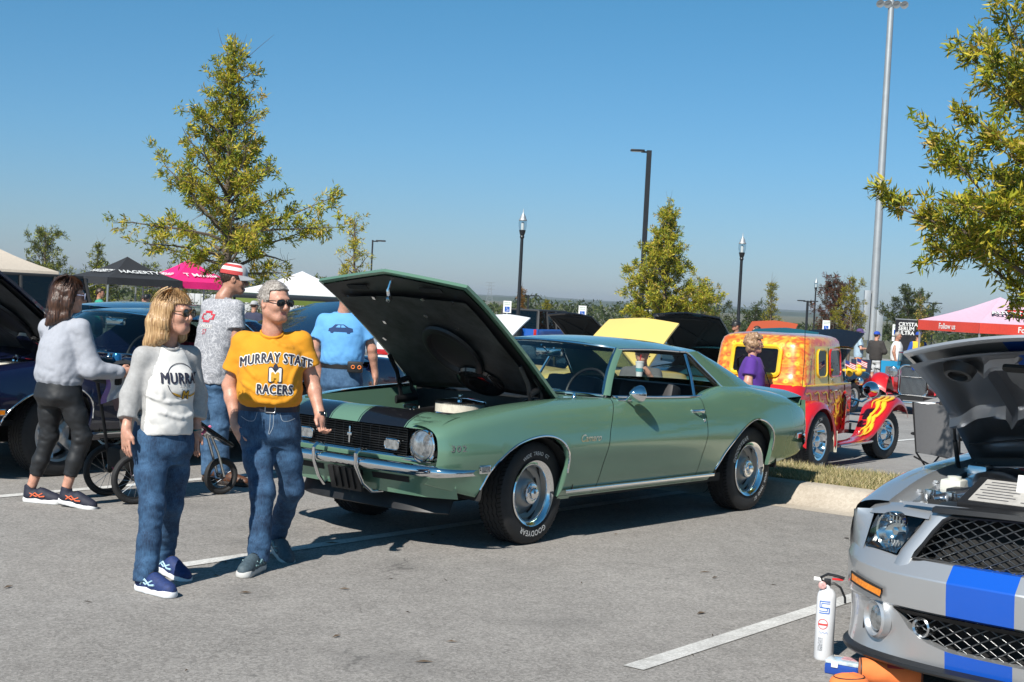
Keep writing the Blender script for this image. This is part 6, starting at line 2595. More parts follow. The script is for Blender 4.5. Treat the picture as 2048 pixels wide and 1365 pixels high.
def hand(f,W,T,across,curl=.35,k=.008,s=1.):
 W,T=V3(W),V3(T)
 D=(T-W)/np.linalg.norm(T-W)
 A=V3(across)
 A=A-D*(A @ D)
 A /= np.linalg.norm(A)
 Nn=np.cross(A,D)
 M=np.stack([D,A,Nn],1)
 f.ell(W+D*.045*s,(.055*s,.038*s,.017*s),.015,M)
 f.cone(W-D*.02*s,W+D*.03*s,.024*s,.026*s,.02)
 for a,L,c0 in ((.031,.070,0),(.010,.080,.06),(-.011,.075,.12),(-.030,.058,.2)):
  p0=W+D*.080*s+A*a*s
  th=curl+c0
  d1=D*cos(th*.6)+Nn*sin(th*.6)+A*a*3.2
  d2=D*cos(th*1.7)+Nn*sin(th*1.7)+A*a*2.6
  p1=p0+d1*L*.52*s
  p2=p1+d2*L*.48*s
  f.cone(p0-D*.015*s,p1,.0090*s,.0084*s,.003)
  f.cone(p1,p2,.0084*s,.0068*s,.002)
 t0=W+D*.018*s+A*.028*s
 t1=t0+(D*.75+A*.62+Nn*.2)/1.0*.035*s
 t2=t1+(D*.95+A*.12+Nn*.25)*.034*s
 f.cone(t0,t1,.0135*s,.0115*s,.012)
 f.cone(t1,t2,.0115*s,.0085*s,.004)
class Head:
 def __init__(s,c,yaw,pitch=0,tilt=0,scale=1.):
  s.c=V3(c)
  f=V3((sin(yaw)*cos(pitch),-cos(yaw)*cos(pitch),sin(pitch)))
  l=V3((cos(yaw),sin(yaw),tilt))
  l /= np.linalg.norm(l)
  u=np.cross(l,f)*-1
  if u[2]<0:
   u=-u
  s.f,s.l,s.u,s.k=f,l,u,scale
  s.M=np.stack([l,f,u],1)
 def p(s,l,f,u):
  return s.c+(s.l*l+s.f*f+s.u*u)*s.k
 def inv(s,P):
  Q=(P-s.c)/s.k
  return Q @ s.l,Q @ s.f,Q @ s.u
 def skull(s,F,fem=False):
  k=s.k
  e=lambda c,r,kk=.02,sub=False: F.ell(s.p(*c),V3(r)*k,kk*k,s.M,sub)
  e((0,-.012,.022),(.075,.096,.092))
  e((0,.016,-.035),(.060 if fem else .063,.072,.080),.03)
  F.cone(s.p(-.012,.058,-.088),s.p(.012,.058,-.088),.024*k,.024*k,.025*k)
  for q in (-1,1):
   F.cone(s.p(q*.052,.0,-.058),s.p(q*.018,.058,-.090),.020*k,.020*k,.025*k)
   e((q*.036,.060,-.026),(.022,.022,.024),.02)
   e((q*.031,.094,.004),(.017,.012,.011),.012,True)
   e((q*.077,-.006,-.010),(.010,.020,.031),.006)
   e((q*.084,.002,-.008),(.006,.009,.016),.004,True)
   F.cone(s.p(q*.006,.098,-.033),s.p(q*.014,.090,-.034),.0085*k,.0065*k,.006*k)
  F.cone(s.p(-.030,.079,.022),s.p(.030,.079,.022),.011*k,.011*k,.015*k)
  F.cone(s.p(0,.082,.008),s.p(0,.106,-.026),.008*k,.0125*k,.010*k)
  F.cone(s.p(-.019,.079,-.056),s.p(.019,.079,-.056),.006*k,.006*k,.006*k)
  F.cone(s.p(-.017,.078,-.067),s.p(.017,.078,-.067),.0065*k,.0065*k,.006*k)
  F.cone(s.p(-.021,.087,-.0615),s.p(.021,.087,-.0615),.0022*k,.0022*k,.003*k,True)
def lips_fn(hd):
 def fn(c):
  l,f,u=hd.inv(c)
  return ((np.abs(l)<.022) & (f>.072) & (np.abs(u+.0615)<.0105-.15*np.abs(l)*.9)).astype(np.int32)
 return fn
def sunglasses(hd,parent,style='wrap',lens=None,frame=None):
 t=bpy.data.objects.new('sunglasses',None)
 COL.objects.link(t)
 t.parent=parent
 lens=lens or BLACKG
 frame=frame or BLACK
 k=hd.k
 poly=rrect(.052,.036,.013) if style=='wrap' else rrect(.046,.044,.02)
 for q in (-1,1):
  mb=MB()
  pts,back=[],[]
  for a,b in poly:
   l=q*(.034+a)
   ff=.102-.22*max(0,abs(l)-.02)**1.25-.10*abs(b)*.2
   uu=.003+b-(.004 if style=='wrap' else 0)*(abs(l)>.04)
   pts.append(Vector(hd.p(l,ff,uu)))
   back.append(Vector(hd.p(l,ff-.004,uu)))
  n=len(pts)
  c=sum(pts,Vector())/n+Vector(hd.f)*.003*k
  mb.add(pts+[c],[(i,(i+1) % n,n) for i in range(n)])
  mb.add(back,[tuple(range(n))])
  mb.grid([pts,back],cv=True)
  mb.build('lens',lens,t,ang=40)
  mb=MB()
  mb.tube(pts,.0022*k,5,closed=True)
  mb.tube([hd.p(q*.060,.088,.010),hd.p(q*.073,.06,.010),hd.p(q*.079,.0,.006),hd.p(q*.078,-.02,-.008)],.0030*k,5)
  if q>0:
   mb.tube([hd.p(-.010,.101,.010),hd.p(0,.105,.012),hd.p(.010,.101,.010)],.0022*k,5)
  mb.build('rim',frame,t)
 return t
def shoe(pos,d,parent,upper,sole,accent=None,L=.285,pitch=0.,lift=0.,h=.005):
 e=bpy.data.objects.new('shoe',None)
 COL.objects.link(e)
 e.parent=parent
 e.location=(pos[0],pos[1],lift)
 a=atan2(d[1],d[0])
 e.rotation_euler=(0,pitch,a)
 hs=.005 if h<.007 else .009
 f=Field((-.06,-.08,-.02),(L+.03,.08,.15),hs)
 s=L/.285
 f.cone((.02*s,0,.055),(.02*s,0,.105),.036,.038,.02)
 f.cone((.03*s,0,.05),(.14*s,0,.045),.040,.042,.03)
 f.cone((.12*s,0,.075),(.22*s,.004,.040),.034,.036,.03)
 f.cone((.20*s,.004,.035),(.245*s,.004,.035),.042,.034,.02)
 f.cut((0,0,-1),-.028)
 f.ell((.025,0,.13),(.035,.028,.03),.01,sub=True)
 f.build('upper',upper,e)
 f=Field((-.06,-.08,-.02),(L+.03,.08,.08),hs)
 f.cone((.015*s,0,.02),(.10*s,0,.02),.041,.038,.02)
 f.cone((.10*s,0,.018),(.235*s,.004,.018),.039,.045,.02)
 f.cut((0,0,1),.036)
 f.cut((0,0,-1),.0)
 f.build('sole',sole,e)
 if accent:
  mb=MB()
  for q in (-1,1):
   mb.tube([(.05*s,q*.040,.045),(.09*s,q*.0445,.075),(.13*s,q*.043,.05),(.17*s,q*.044,.055)],.005,5)
   mb.tube([(.04*s,q*.038,.07),(.10*s,q*.044,.05),(.15*s,q*.042,.075)],.004,5)
  mb.build('stripe',accent,e)
 mb=MB()
 for i in range(4):
  x=.10+.022*i
  mb.tube([(x*s,-.022,.100-.012*i),(x*s+.008,0,.110-.012*i),(x*s,.022,.100-.012*i)],.003,5)
 mb.build('lace',WHITEP if accent is None else BLACK,e)
 return e
def person(label,base,J,tyaw,hyaw,shirt,pants,hair=None,skin=None,h=.006,hpitch=0.,htilt=0.,torso=None,sleeve='short',shoes=None,fem=False,hscale=1.,glasses=None,name='person',fold=.0035,legr=None,armr=None,bare_legs=False,hip=None,group=None,collar=True,curlL=.35,curlR=.35,cat='person',collar_mat=None,pcut=0.,belt=None,folds=()):
 root=thing(name,label,cat,base,0,group)
 skin=skin or SKIN
 fw=V3((sin(tyaw),-cos(tyaw),0))
 lt=V3((cos(tyaw),sin(tyaw),0))
 J={k: V3(v) for k,v in J.items()}
 P=np.array([v for v in J.values() if len(v)==3])
 lo,hi=P.min(0)-.17,P.max(0)+.17
 hi[2]=J['head'][2]+.17
 hd=Head(J['head'],hyaw,hpitch,htilt,hscale)
 s=hscale
 # ---- body
 f=Field(lo,hi,h)
 hd.skull(f,fem)
 nr=(.046 if fem else .054)*s
 f.cone(hd.p(0,-.018,-.06),J['neck']-fw*.01,nr,nr*1.08,.03)
 core=[J['neck'],(J['neck']+J['pelvis'])/2,J['pelvis']]
 f.chain(core,[nr*.9,.07,.06],.03)
 ar=armr or ((.035,.030,.027,.0205) if fem else (.048,.041,.037,.026))
 for q in 'LR':
  sh,el,wr=J['sh'+q],J['el'+q],J['wr'+q]
  f.cone(J['neck']-V3((0,0,.10)),sh-V3((0,0,.03)),.030,.032,.02)
  f.chain([sh-V3((0,0,.035))+(J['neck']-sh)*.08,el],[ar[0]*.92,ar[1]],.02)
  mid=el+(wr-el)*.3
  f.chain([el,mid,wr],[ar[1],ar[2]*1.06,ar[3]],.02)
  hand(f,wr,J['tip'+q],J.get('thumb'+q,fw),curlL if q=='L' else curlR,s=s*(.92 if fem else 1.0))
  hp,kn,an=J['hip'+q],J['kn'+q],J['an'+q]
  if bare_legs:
   f.chain([hp,kn],[.07,.052],.02)
   f.chain([kn,kn+(an-kn)*.3,an],[.05,.052,.034],.02)
  elif pcut>0:
   f.chain([J['pelvis'],hp,kn,an],[.06,.05,.045,.034],.02)
 f.build('body',[skin,LIP],root,lips_fn(hd))
 # ---- shirt
 st=shirt
 hc=max(h*1.1,.0062)
 f=Field(lo,hi,hc)
 T=torso
 ctr=lambda z: J['pelvis']+(J['neck']-J['pelvis'])*((z-J['pelvis'][2])/(J['neck'][2]-J['pelvis'][2]))
 rows=[]
 for z,w,d,fo in T:
  c=ctr(z)+fw*fo
  rows.append((z,c[0],c[1],w,d))
 shr=.039 if fem else .046
 slr={'short': .56,'long': 1.,'3/4': .72,'none': 0,'sweat': 1.}[sleeve]
 for q in 'LR':
  sh,el,wr=J['sh'+q],J['el'+q],J['wr'+q]
  a0=ar[0]+.008
  sh=sh-V3((0,0,.024))+(J['neck']-sh)*.06
  if sleeve=='short':
   e=sh+(el-sh)*.62
   f.chain([sh,e],[a0+.004,a0+.016],.03)
  elif sleeve=='3/4':
   e=el+(wr-el)*.62
   f.chain([sh,el,e],[a0+.003,a0+.004,a0+.004],.025)
  elif sleeve in ('long','sweat'):
   g=.012 if sleeve=='sweat' else 0
   f.chain([sh,el,wr-(wr-el)*.06],[a0+g+.01,a0+g+.012,ar[3]+.012+g],.035)
 if sleeve in ('short','3/4'):
  for q in 'LR':
   sh,el,wr=J['sh'+q],J['el'+q],J['wr'+q]
   a,b=(sh,el) if sleeve=='short' else (el,wr)
   d=(b-a)/np.linalg.norm(b-a)
   cutp=a+(b-a)*(.66 if sleeve=='short' else .64)
   sl,X,Y,Z=f.box(cutp-.13,cutp+.13,0)
   dd=(X-cutp[0])*d[0]+(Y-cutp[1])*d[1]+(Z-cutp[2])*d[2]
   ax=np.sqrt(np.maximum((X-cutp[0])**2+(Y-cutp[1])**2+(Z-cutp[2])**2-dd**2,0))
   inner=(ax<.085)
   f.D[sl]=np.where(inner,np.maximum(f.D[sl],dd),f.D[sl])
 f.loft(rows,tyaw,.03)
 for q in 'LR':
  sh=J['sh'+q]
  f.cone(J['neck']-V3((0,0,.042))+(sh-J['neck'])*.15,sh-V3((0,0,.016)),shr*.9,shr,.045)
 zh=T[0][0]
 wm_=lambda X,Y,Z: .55+.8*np.exp(-((Z-zh-.06)/.09)**2)
 f.noise(fold*.62,38,seed=len(label),stretch=(1,1,1.2),ridge=True,mask=wm_)
 f.noise(fold*.55,85,seed=len(label)+3,stretch=(1,1,.9),ridge=True,mask=wm_)
 for r,pts in folds:
  P3=[]
  pts=[(p.x,p.z) for p in smooth_path([(a,0,b) for a,b in pts],6)]
  for u,z in pts:
   c=ctr(z)+lt*u
   tt=np.arange(.30,0,-f.h*.5)
   Q=c[None]+fw[None]*tt[:,None]
   I=np.clip(((Q-f.lo)/f.h).round().astype(int),0,f.n-1)
   hit=np.nonzero(f.D[tuple(I.T)]<0)[0]
   if len(hit):
    P3.append(Q[hit[0]]-fw*r*.45)
  for i in range(len(P3)-1):
   e0,e1=(.5 if i==0 else 1),(.5 if i==len(P3)-2 else 1)
   f.cone(P3[i],P3[i+1],r*e0,r*e1,.014)
 f.cone(hd.p(0,-.018,-.05),J['neck']+fw*.012+V3((0,0,.002)),nr+.006,nr+.007,.006,True)
 pf=st[1] if isinstance(st,tuple) and callable(st[1]) else None
 so=f.build('shirt',st[0] if pf else st,root,(lambda c: pf(c,J,fw,lt)) if pf else None)
 if collar:
  mb=MB()
  c=J['neck']+fw*.012
  ring=[]
  for i in range(28):
   a=2*pi*i/28
   v=lt*cos(a)*(nr+.010)+fw*sin(a)*(nr+.016)
   ring.append(tuple(c+v+V3((0,0,-.008-.030*max(0,sin(a))+.016*max(0,-sin(a))))))
  mb.tube(ring,.0085,6,closed=True,flat=(1.3,.8))
  mb.build('collar',collar_mat or (st[0][0] if pf else st),root)
 # ---- pants
 if pants is not None:
  f=Field(lo,(hi[0],hi[1],J['pelvis'][2]+.22),hc)
  hp_=hip or [(J['pelvis'][2]+.14,.165,.115,0),(J['pelvis'][2]+.05,.17,.125,0),(J['pelvis'][2]-.06,.17,.12,-.0),(J['pelvis'][2]-.12,.12,.09,0)]
  rows=[(z,*(ctr(z)+fw*fo)[:2],w,d) for z,w,d,fo in hp_]
  f.loft(rows,tyaw,.03)
  lr=legr or (.084,.064,.056,.060)
  for q in 'LR':
   hp,kn,an=J['hip'+q],J['kn'+q],J['an'+q]
   e=an if not bare_legs else kn+(an-kn)*.02
   f.chain([hp,hp+(kn-hp)*.5,kn],[lr[0],(lr[0]+lr[1])*.5,lr[1]],.045)
   if not bare_legs:
    f.chain([kn,kn+(e-kn)*.5,e+(e-kn)/np.linalg.norm(e-kn)*.03],[lr[1],lr[2],lr[3]],.03)
  knz=(J['knL'][2]+J['knR'][2])/2
  anz=min(J['anL'][2],J['anR'][2])
  pz=J['pelvis'][2]
  msk=lambda X,Y,Z: .16+.95*np.exp(-((Z-knz)/.10)**2)+1.1*np.exp(-((Z-anz-.05)/.10)**2)+.7*np.exp(-((Z-pz+.1)/.08)**2)
  f.noise(fold*.62,48,seed=len(label)+1,stretch=(.8,.8,1.6),ridge=True,mask=msk)
  f.noise(fold*.62,105,seed=len(label)+2,stretch=(.8,.8,1.2),ridge=True,mask=msk)
  f.cut((0,0,1),J['pelvis'][2]+.135)
  for q in 'LR':
   kn,an=J['kn'+q],J['an'+q]
   if bare_legs:
    cutp,d=kn+(an-kn)*.0,(an-kn)
   else:
    cutp,d=an+(an-kn)/np.linalg.norm(an-kn)*.035+(kn-an)*pcut,(an-kn)
   d=d/np.linalg.norm(d)
   sl,X,Y,Z=f.box(cutp-.16,cutp+.16,0)
   dd=(X-cutp[0])*d[0]+(Y-cutp[1])*d[1]+(Z-cutp[2])*d[2]
   ax=np.sqrt(np.maximum((X-cutp[0])**2+(Y-cutp[1])**2+(Z-cutp[2])**2-dd**2,0))
   f.D[sl]=np.where(ax<.11,np.maximum(f.D[sl],dd),f.D[sl])
  f.build('trousers',pants,root)
 if belt:
  z0,m_,w_,d_=belt
  c=ctr(z0)
  mb=MB()
  for dz0,dz1 in ((-.019,.019),):
   rows=[]
   for i in range(48):
    a=2*pi*i/48
    u,v=abs(cos(a))**(2/2.3)*(1 if cos(a)>0 else -1)*w_,abs(sin(a))**(2/2.3)*(1 if sin(a)>0 else -1)*d_
    q=c+lt*u+fw*v
    o=(lt*cos(a)+fw*sin(a))*.005
    rows.append([tuple(q-o+V3((0,0,dz0))),tuple(q+o+V3((0,0,dz0))),tuple(q+o+V3((0,0,dz1))),tuple(q-o+V3((0,0,dz1)))])
   mb.grid(rows,cu=True)
  b_=mb.build('belt',m_,root)
  mb=MB(frame_mat(c+fw*(d_+.007)+lt*.01,lt,(0,0,1)))
  mb.tube([(x,y,0) for x,y in rrect(.055,.042,.006)],.003,6,closed=True)
  mb.build('buckle',STEEL,b_)
 # ---- shoes
 if shoes:
  for q in 'LR':
   toe,an=J['toe'+q],J['an'+q]
   d=(toe-an)[:2]
   d=d/np.linalg.norm(d)
   shoe((an[0]-d[0]*.035,an[1]-d[1]*.035),d,root,*shoes[:3],L=shoes[3] if len(shoes)>3 else .275,pitch=J.get('pitch'+q,V3((0,)))[0],lift=J.get('lift'+q,V3((0,)))[0],h=h)
 if hair:
  hair(hd,root,h)
 if glasses:
  glasses(hd,root)
 return root,so,hd
# ---- hair styles
def strands(paths,m,parent,w=.0016):
 mb=MB()
 for P in paths:
  rows=[]
  n=len(P)
  for i,p in enumerate(P):
   t=P[min(i+1,n-1)]-P[max(i-1,0)]
   s=np.cross(t,p-P[0]+V3((.31,.17,.05)))
   s=s/(np.linalg.norm(s)+1e-9)*w*(1-.7*i/(n-1))
   rows.append([tuple(p-s),tuple(p+s)])
  mb.grid(rows)
 return many(mb.build('hair_strands',m,parent,ang=0,merge=False))
def short_tufts(hd,m,parent,n,front,back,thick,ln=.013,seed=3):
 rg=np.random.default_rng(seed)
 out=[]
 while len(out)<n:
  d=rg.normal(size=3)
  d /= np.linalg.norm(d)
  l,f,u=d*V3((.075+thick,.096+thick,.092+thick*1.3))
  f,u=f-.013,u+.026
  if u<(front+.004 if f>0 else back+.02+(f+.1)*.55) or (abs(l)>.06 and u<0 and f>-.02):
   continue
  p=hd.p(l,f,u)
  g=V3((d[0]*.5+rg.normal(0,.4),-.5+rg.normal(0,.3),d[2]*.35-.25+rg.normal(0,.25)))
  dirw=(hd.l*g[0]+hd.f*g[1]+hd.u*g[2])
  nr=(hd.l*d[0]+hd.f*d[1]+hd.u*d[2])
  q=p-nr*.004
  L=ln*rg.uniform(.6,1.3)*hd.k
  out.append([q,q+(dirw*.6+nr*.35)*L*.5,q+(dirw*1.0+nr*.25)*L])
 return strands(out,m,parent)
def long_strands(hd,m,parent,n,thick,length,flip,seed=5):
 rg=np.random.default_rng(seed)
 out=[]
 for _ in range(n):
  th=rg.uniform(-2.95,2.95)
  P=[]
  wob=rg.normal(0,1,3)
  lift=rg.uniform(.000,.007)+(.012 if rg.uniform()<.06 else 0)
  e0=rg.uniform(50,86)
  end=rg.uniform(.65,1.02) if abs(th)<2.1 else rg.uniform(.24,.33)
  for s in np.linspace(0,end,14):
   el=R(max(0,e0*(1-s/.42)))
   tt=th+.10*wob[0]*s+.05*sin(9*s+wob[1]*3)
   dn=max(0,s-.40)/.6
   rr=1+lift/.09-.10*dn
   l=(.075+thick)*rr*cos(el)*sin(tt)
   f=-(.098+thick)*rr*cos(el)*cos(tt)-.018-flip*dn*max(0,cos(tt))
   u=.024+(.092+thick+lift)*sin(el)-dn*(.12+length*.78)*(1+.06*wob[2])
   P.append(hd.p(l,f,u))
  out.append(P)
 return strands(out,m,parent,.0019)
def hair_short(m,back=-.06,front=.055,thick=.007):
 def fn(hd,root,h):
  k=hd.k
  f=Field(hd.c-.19*k,hd.c+.19*k,h)
  f.ell(hd.p(0,-.013,.026),V3((.075+thick,.096+thick,.092+thick*1.3))*k,.01,hd.M)
  f.noise(.0022,110,5,ridge=True)
  f.noise(.0016,210,6)
  sl,X,Y,Z=f.box(hd.c-.19*k,hd.c+.19*k,0)
  q=[(X-hd.c[0])/k,(Y-hd.c[1])/k,(Z-hd.c[2])/k]
  l=q[0]*hd.l[0]+q[1]*hd.l[1]+q[2]*hd.l[2]
  ff=q[0]*hd.f[0]+q[1]*hd.f[1]+q[2]*hd.f[2]
  u=q[0]*hd.u[0]+q[1]*hd.u[1]+q[2]*hd.u[2]
  keep=np.where(ff>.0,(front+(ff-.05)*.35*(ff>.05)-.35*np.maximum(0,.065-np.abs(l))*0)-u,np.maximum(back+(ff+.1)*.55-u,-.0*u+(back-u)))
  side=(np.abs(l)>.066) & (ff<.035) & (ff>-.02)
  keep=np.where(side & (u>-.005),np.minimum(keep,-.004),keep)
  f.D[sl]=np.maximum(f.D[sl],keep*k)
  o=f.build('hair',m,root)
  if h<.011:
   short_tufts(hd,m,o,900,front,back,thick)
  return o
 return fn
def hair_long(m,length=.22,flip=.03,part=0.,thick=.02,fringe=True,strand=46):
 def fn(hd,root,h):
  k=hd.k
  R_=.21+length
  lo=hd.c-np.array([.17,.17,.13+length])*k
  hi=hd.c+np.array([.17,.17,.16])*k
  f=Field(lo,hi,h)
  f.ell(hd.p(0,-.018,.024),V3((.075+thick,.098+thick,.092+thick))*k,.01,hd.M)
  for q in (-1,1):
   f.chain([hd.p(q*.066,-.012,.02),hd.p(q*.080,-.010,-.06),hd.p(q*.078,-.018,-.10-length*.35),hd.p(q*.070,-.035,-.10-length*.62)],[.034*k,.032*k,.030*k,.014*k],.03)
  for q in (-.5,0,.5):
   f.chain([hd.p(q*.09,-.07,.02),hd.p(q*.12,-.085,-.06),hd.p(q*.14,-.09,-.12-length*.4),hd.p(q*.15,-.10-flip,-.12-length*.75)],[.045*k,.045*k,.038*k,.016*k],.04)
  sl,X,Y,Z=f.box(lo,hi,0)
  q=[(X-hd.c[0])/k,(Y-hd.c[1])/k,(Z-hd.c[2])/k]
  l=q[0]*hd.l[0]+q[1]*hd.l[1]+q[2]*hd.l[2]
  ff=q[0]*hd.f[0]+q[1]*hd.f[1]+q[2]*hd.f[2]
  u=q[0]*hd.u[0]+q[1]*hd.u[1]+q[2]*hd.u[2]
  th=np.arctan2(l,-ff)
  near=np.abs(f.D[sl])<.05
  w=np.sin(th*strand+3*np.sin(u*17+th*2))*.5+np.sin(th*strand*2.3+5*np.sin(u*11))*.35
  f.D[sl]=f.D[sl]+np.where(near,.0042*w,0)
  face=np.maximum(np.maximum(.026-ff+.5*np.maximum(u-.02,0),np.abs(l)-(.070-.25*np.maximum(u-.02,0))),u-.050)
  f.put(sl,(face*k).astype(np.float32),.006,True)
  o=f.build('hair',m,root)
  long_strands(hd,m,o,420,thick,length,flip)
  return o
 return fn
def hair_curly(m,thick=.024):
 def fn(hd,root,h):
  k=hd.k
  f=Field(hd.c-.2*k,hd.c+.2*k,h)
  f.ell(hd.p(0,-.02,.03),V3((.08+thick,.098+thick,.092+thick))*k,.01,hd.M)
  f.ell(hd.p(0,-.07,-.05),V3((.07,.045,.06))*k,.03,hd.M)
  f.noise(.010,75,8,ridge=True)
  f.noise(.004,170,9)
  sl,X,Y,Z=f.box(hd.c-.2*k,hd.c+.2*k,0)
  q=[(X-hd.c[0])/k,(Y-hd.c[1])/k,(Z-hd.c[2])/k]
  l=q[0]*hd.l[0]+q[1]*hd.l[1]+q[2]*hd.l[2]
  ff=q[0]*hd.f[0]+q[1]*hd.f[1]+q[2]*hd.f[2]
  u=q[0]*hd.u[0]+q[1]*hd.u[1]+q[2]*hd.u[2]
  face=np.maximum(np.maximum(.012-ff-.9*np.maximum(u-.02,0),np.abs(l)-.085),u-.065)
  f.D[sl]=np.maximum(f.D[sl],-face*k)
  return f.build('hair',m,root)
 return fn
def cap(m_crown,m_brim,hair=None,stripes=None):
 def fn(hd,root,h):
  if hair:
   hair_short(hair)(hd,root,h)
  k=hd.k
  c=bpy.data.objects.new('cap',None)
  COL.objects.link(c)
  c.parent=root
  mb=MB()
  rows=[]
  nv,nu=9,36
  for j in range(nv+1):
   u=.030+.092*sin(pi/2*j/nv)
   rr=cos(pi/2*j/nv)**.62
   rows.append([tuple(hd.p(.089*rr*cos(2*pi*i/nu),-.012+.110*rr*sin(2*pi*i/nu),u)) for i in range(nu)])
  if stripes:
   mb.grid(rows,cv=True,mi=lambda i,j: (1 if (i // 2) % 2==0 else 2) if (j<4 or j>13) else 0)
   mb.build('crown',[m_crown]+stripes,c,ang=50)
  else:
   mb.grid(rows,cv=True)
   mb.build('crown',m_crown,c,ang=50)
  mb=MB()
  rows=[]
  for t in np.linspace(0,1,5):
   row=[]
   for i in range(13):
    a=R(22)+(pi-2*R(22))*i/12
    row.append(tuple(hd.p(.089*cos(a)*(1+.02*t),-.012+.108*sin(a)+.070*t*sin(a)**1.2,.034-.016*t-.10*(cos(a)*.5)**2*t)))
   rows.append(row)
  mb.grid(rows)
  mb.grid([[tuple(np.array(p)-hd.u*.004) for p in r] for r in rows])
  mb.build('brim',m_brim,c,ang=50)
  return c
 return fn
YELLOWT=cloth('golden_tee',(.66,.275,.008),.05,9)
NAVYINK=mat('navy_print',(.012,.014,.035),.7)
WHITEINK=mat('white_print',(.72,.70,.66),.7)
GOLDINK=mat('gold_print',(.55,.30,.02),.7)
REDINK=mat('red_print',(.5,.03,.05),.7)
WHITET=cloth('white_tee',(.66,.645,.62),.04,10)
HEATHER=cloth('heather_grey',(.36,.355,.35),.12,60)
SWEAT=cloth('pale_grey_fleece',(.36,.375,.42),.07,50,bump=.4,bs=260)
LEGGING=mat('black_leggings',(.012,.013,.015),.55,var=.15,vscale=20,bump=.1,bscale=300)
GREYHAIR=hair_mat('grey_hair',(.16,.135,.115),(.42,.38,.34),(150,150,60))
BLOND=hair_mat('blond_hair',(.24,.125,.05),(.55,.36,.18),(120,120,9))
BRUNET=hair_mat('brown_hair',(.022,.010,.006),(.10,.045,.025),(120,120,8))
DARKHAIR=hair_mat('dark_hair',(.02,.012,.008),(.06,.035,.022),(150,150,60))
CURLY=hair_mat('curly_hair',(.16,.085,.045),(.46,.29,.17),(60,60,60))
def decal(so,J,base,fw,lt,z0,u0,items):
 for nm,body,size,bold,dx,dz,m,lift,arch in items:
  if isinstance(body,str):
   vs,fs=text_mesh(body,size,0,spacing=1.12)
  else:
   vs,fs=body
  xs_=.70 if isinstance(body,str) and len(body)>1 else .9 if isinstance(body,str) else 1
  w_=size*.035
  offs=[(0,0)] if bold<.001 else [(-w_,0),(0,0),(w_,0),(0,w_*.6),(0,-w_*.6)] if bold<.03 else [(cos(a)*w_*2.6,sin(a)*w_*2.6) for a in np.linspace(0,2*pi,11)[:-1]]
  out,f2=[],[]
  for ox,oy in offs:
   n0=len(out)
   f2 += [tuple(n0+i for i in t) for t in fs]
   for x,y in vs:
    x *= xs_
    out.append((x+dx+ox,y+dz+oy-arch*x*x))
  fs=f2
  fr=lambda x,y: (tuple(base+lt*(x+u0)+V3((0,0,z0+y))+fw*.6),tuple(-fw))
  project_on(so,out,fs,fr,nm,m,so.parent,lift)
def poly_fill(poly):
 n=len(poly)
 bm=bmesh.new()
 f=bm.faces.new([bm.verts.new((x,y,0)) for x,y in poly])
 bmesh.ops.triangulate(bm,faces=[f])
 bm.verts.index_update()
 r=[(v.co.x,v.co.y) for v in bm.verts],[tuple(v.index for v in f.verts) for f in bm.faces]
 bm.free()
 return r
def ring_fill(r0,r1,a0,a1,n=40):
 vs,fs=[],[]
 for i in range(n+1):
  a=a0+(a1-a0)*i/n
  vs += [(r0*cos(a),r0*sin(a)),(r1*cos(a),r1*sin(a))]
 for i in range(n):
  fs.append((2*i,2*i+1,2*i+3,2*i+2))
 return vs,[t for q in fs for t in ((q[0],q[1],q[2]),(q[0],q[2],q[3]))]
# ---- man in the golden shirt
ty=R(8)
J=dict(head=(-.045,-.025,1.492),neck=(-.058,0,1.328),shL=(-.225,.005,1.272),shR=(.108,.045,1.292),elL=(-.292,.04,1.005),elR=(.172,.06,1.055),wrL=(-.228,-.05,.785),wrR=(.238,-.03,.868),tipL=(-.158,-.12,.655),tipR=(.262,-.09,.735),
         pelvis=(-.055,0,.796),hipL=(-.135,-.01,.765),hipR=(.035,.01,.765),knL=(-.045,-.14,.430),knR=(.085,.07,.430),anL=(-.045,-.19,.088),anR=(-.028,.30,.125),toeL=(-.075,-.33,0),toeR=(.05,.16,0),pitchR=(R(16),),liftR=(.045,),thumbL=(.6,-.8,.2),thumbR=(-.5,-.9,.1))
mC,so,hdC=person('man in golden yellow lettered shirt and blue jeans walking with a watch',(-1.30,8.2,0),J,ty,R(47),YELLOWT,JEANS,hair_short(GREYHAIR,front=.068),SKIN,.0048,hscale=.97,hpitch=-.03,
                     torso=[(.908,.158,.126,.01),(.940,.176,.146,.02),(1.04,.178,.150,.022),(1.14,.180,.140,.012),(1.22,.172,.120,0),(1.265,.140,.098,-.005),(1.292,.080,.070,-.005)],
                     shoes=(mat('grey_blue_shoe',(.06,.09,.11),.7,var=.3,vscale=60),mat('pale_sole',(.55,.55,.53),.7),mat('teal_accent',(.16,.28,.30),.6),.29),
                     glasses=lambda hd,r: sunglasses(hd,r),fold=.0032,folds=[(.011,[(-.165,1.19),(-.12,1.12),(-.06,1.06)]),(.010,[(.165,1.17),(.125,1.09),(.11,1.01)]),(.009,[(-.15,1.04),(-.06,.99),(.04,.965)]),(.010,[(-.13,.955),(-.04,.94),(.06,.935)]),(.009,[(.15,1.0),(.10,.95),(.02,.93)]),(.008,[(.0,1.28),(.06,1.25),(.12,1.24)])],belt=(.898,mat('navy_belt',(.012,.014,.03),.5),.168,.131),curlR=.9,curlL=.45,hip=[(.935,.164,.127,0),(.85,.172,.132,0),(.745,.172,.13,0),(.68,.12,.09,0)])
fw,lt=V3((sin(ty),-cos(ty),0)),V3((cos(ty),sin(ty),0))
c0=V3((-.056,0,0))
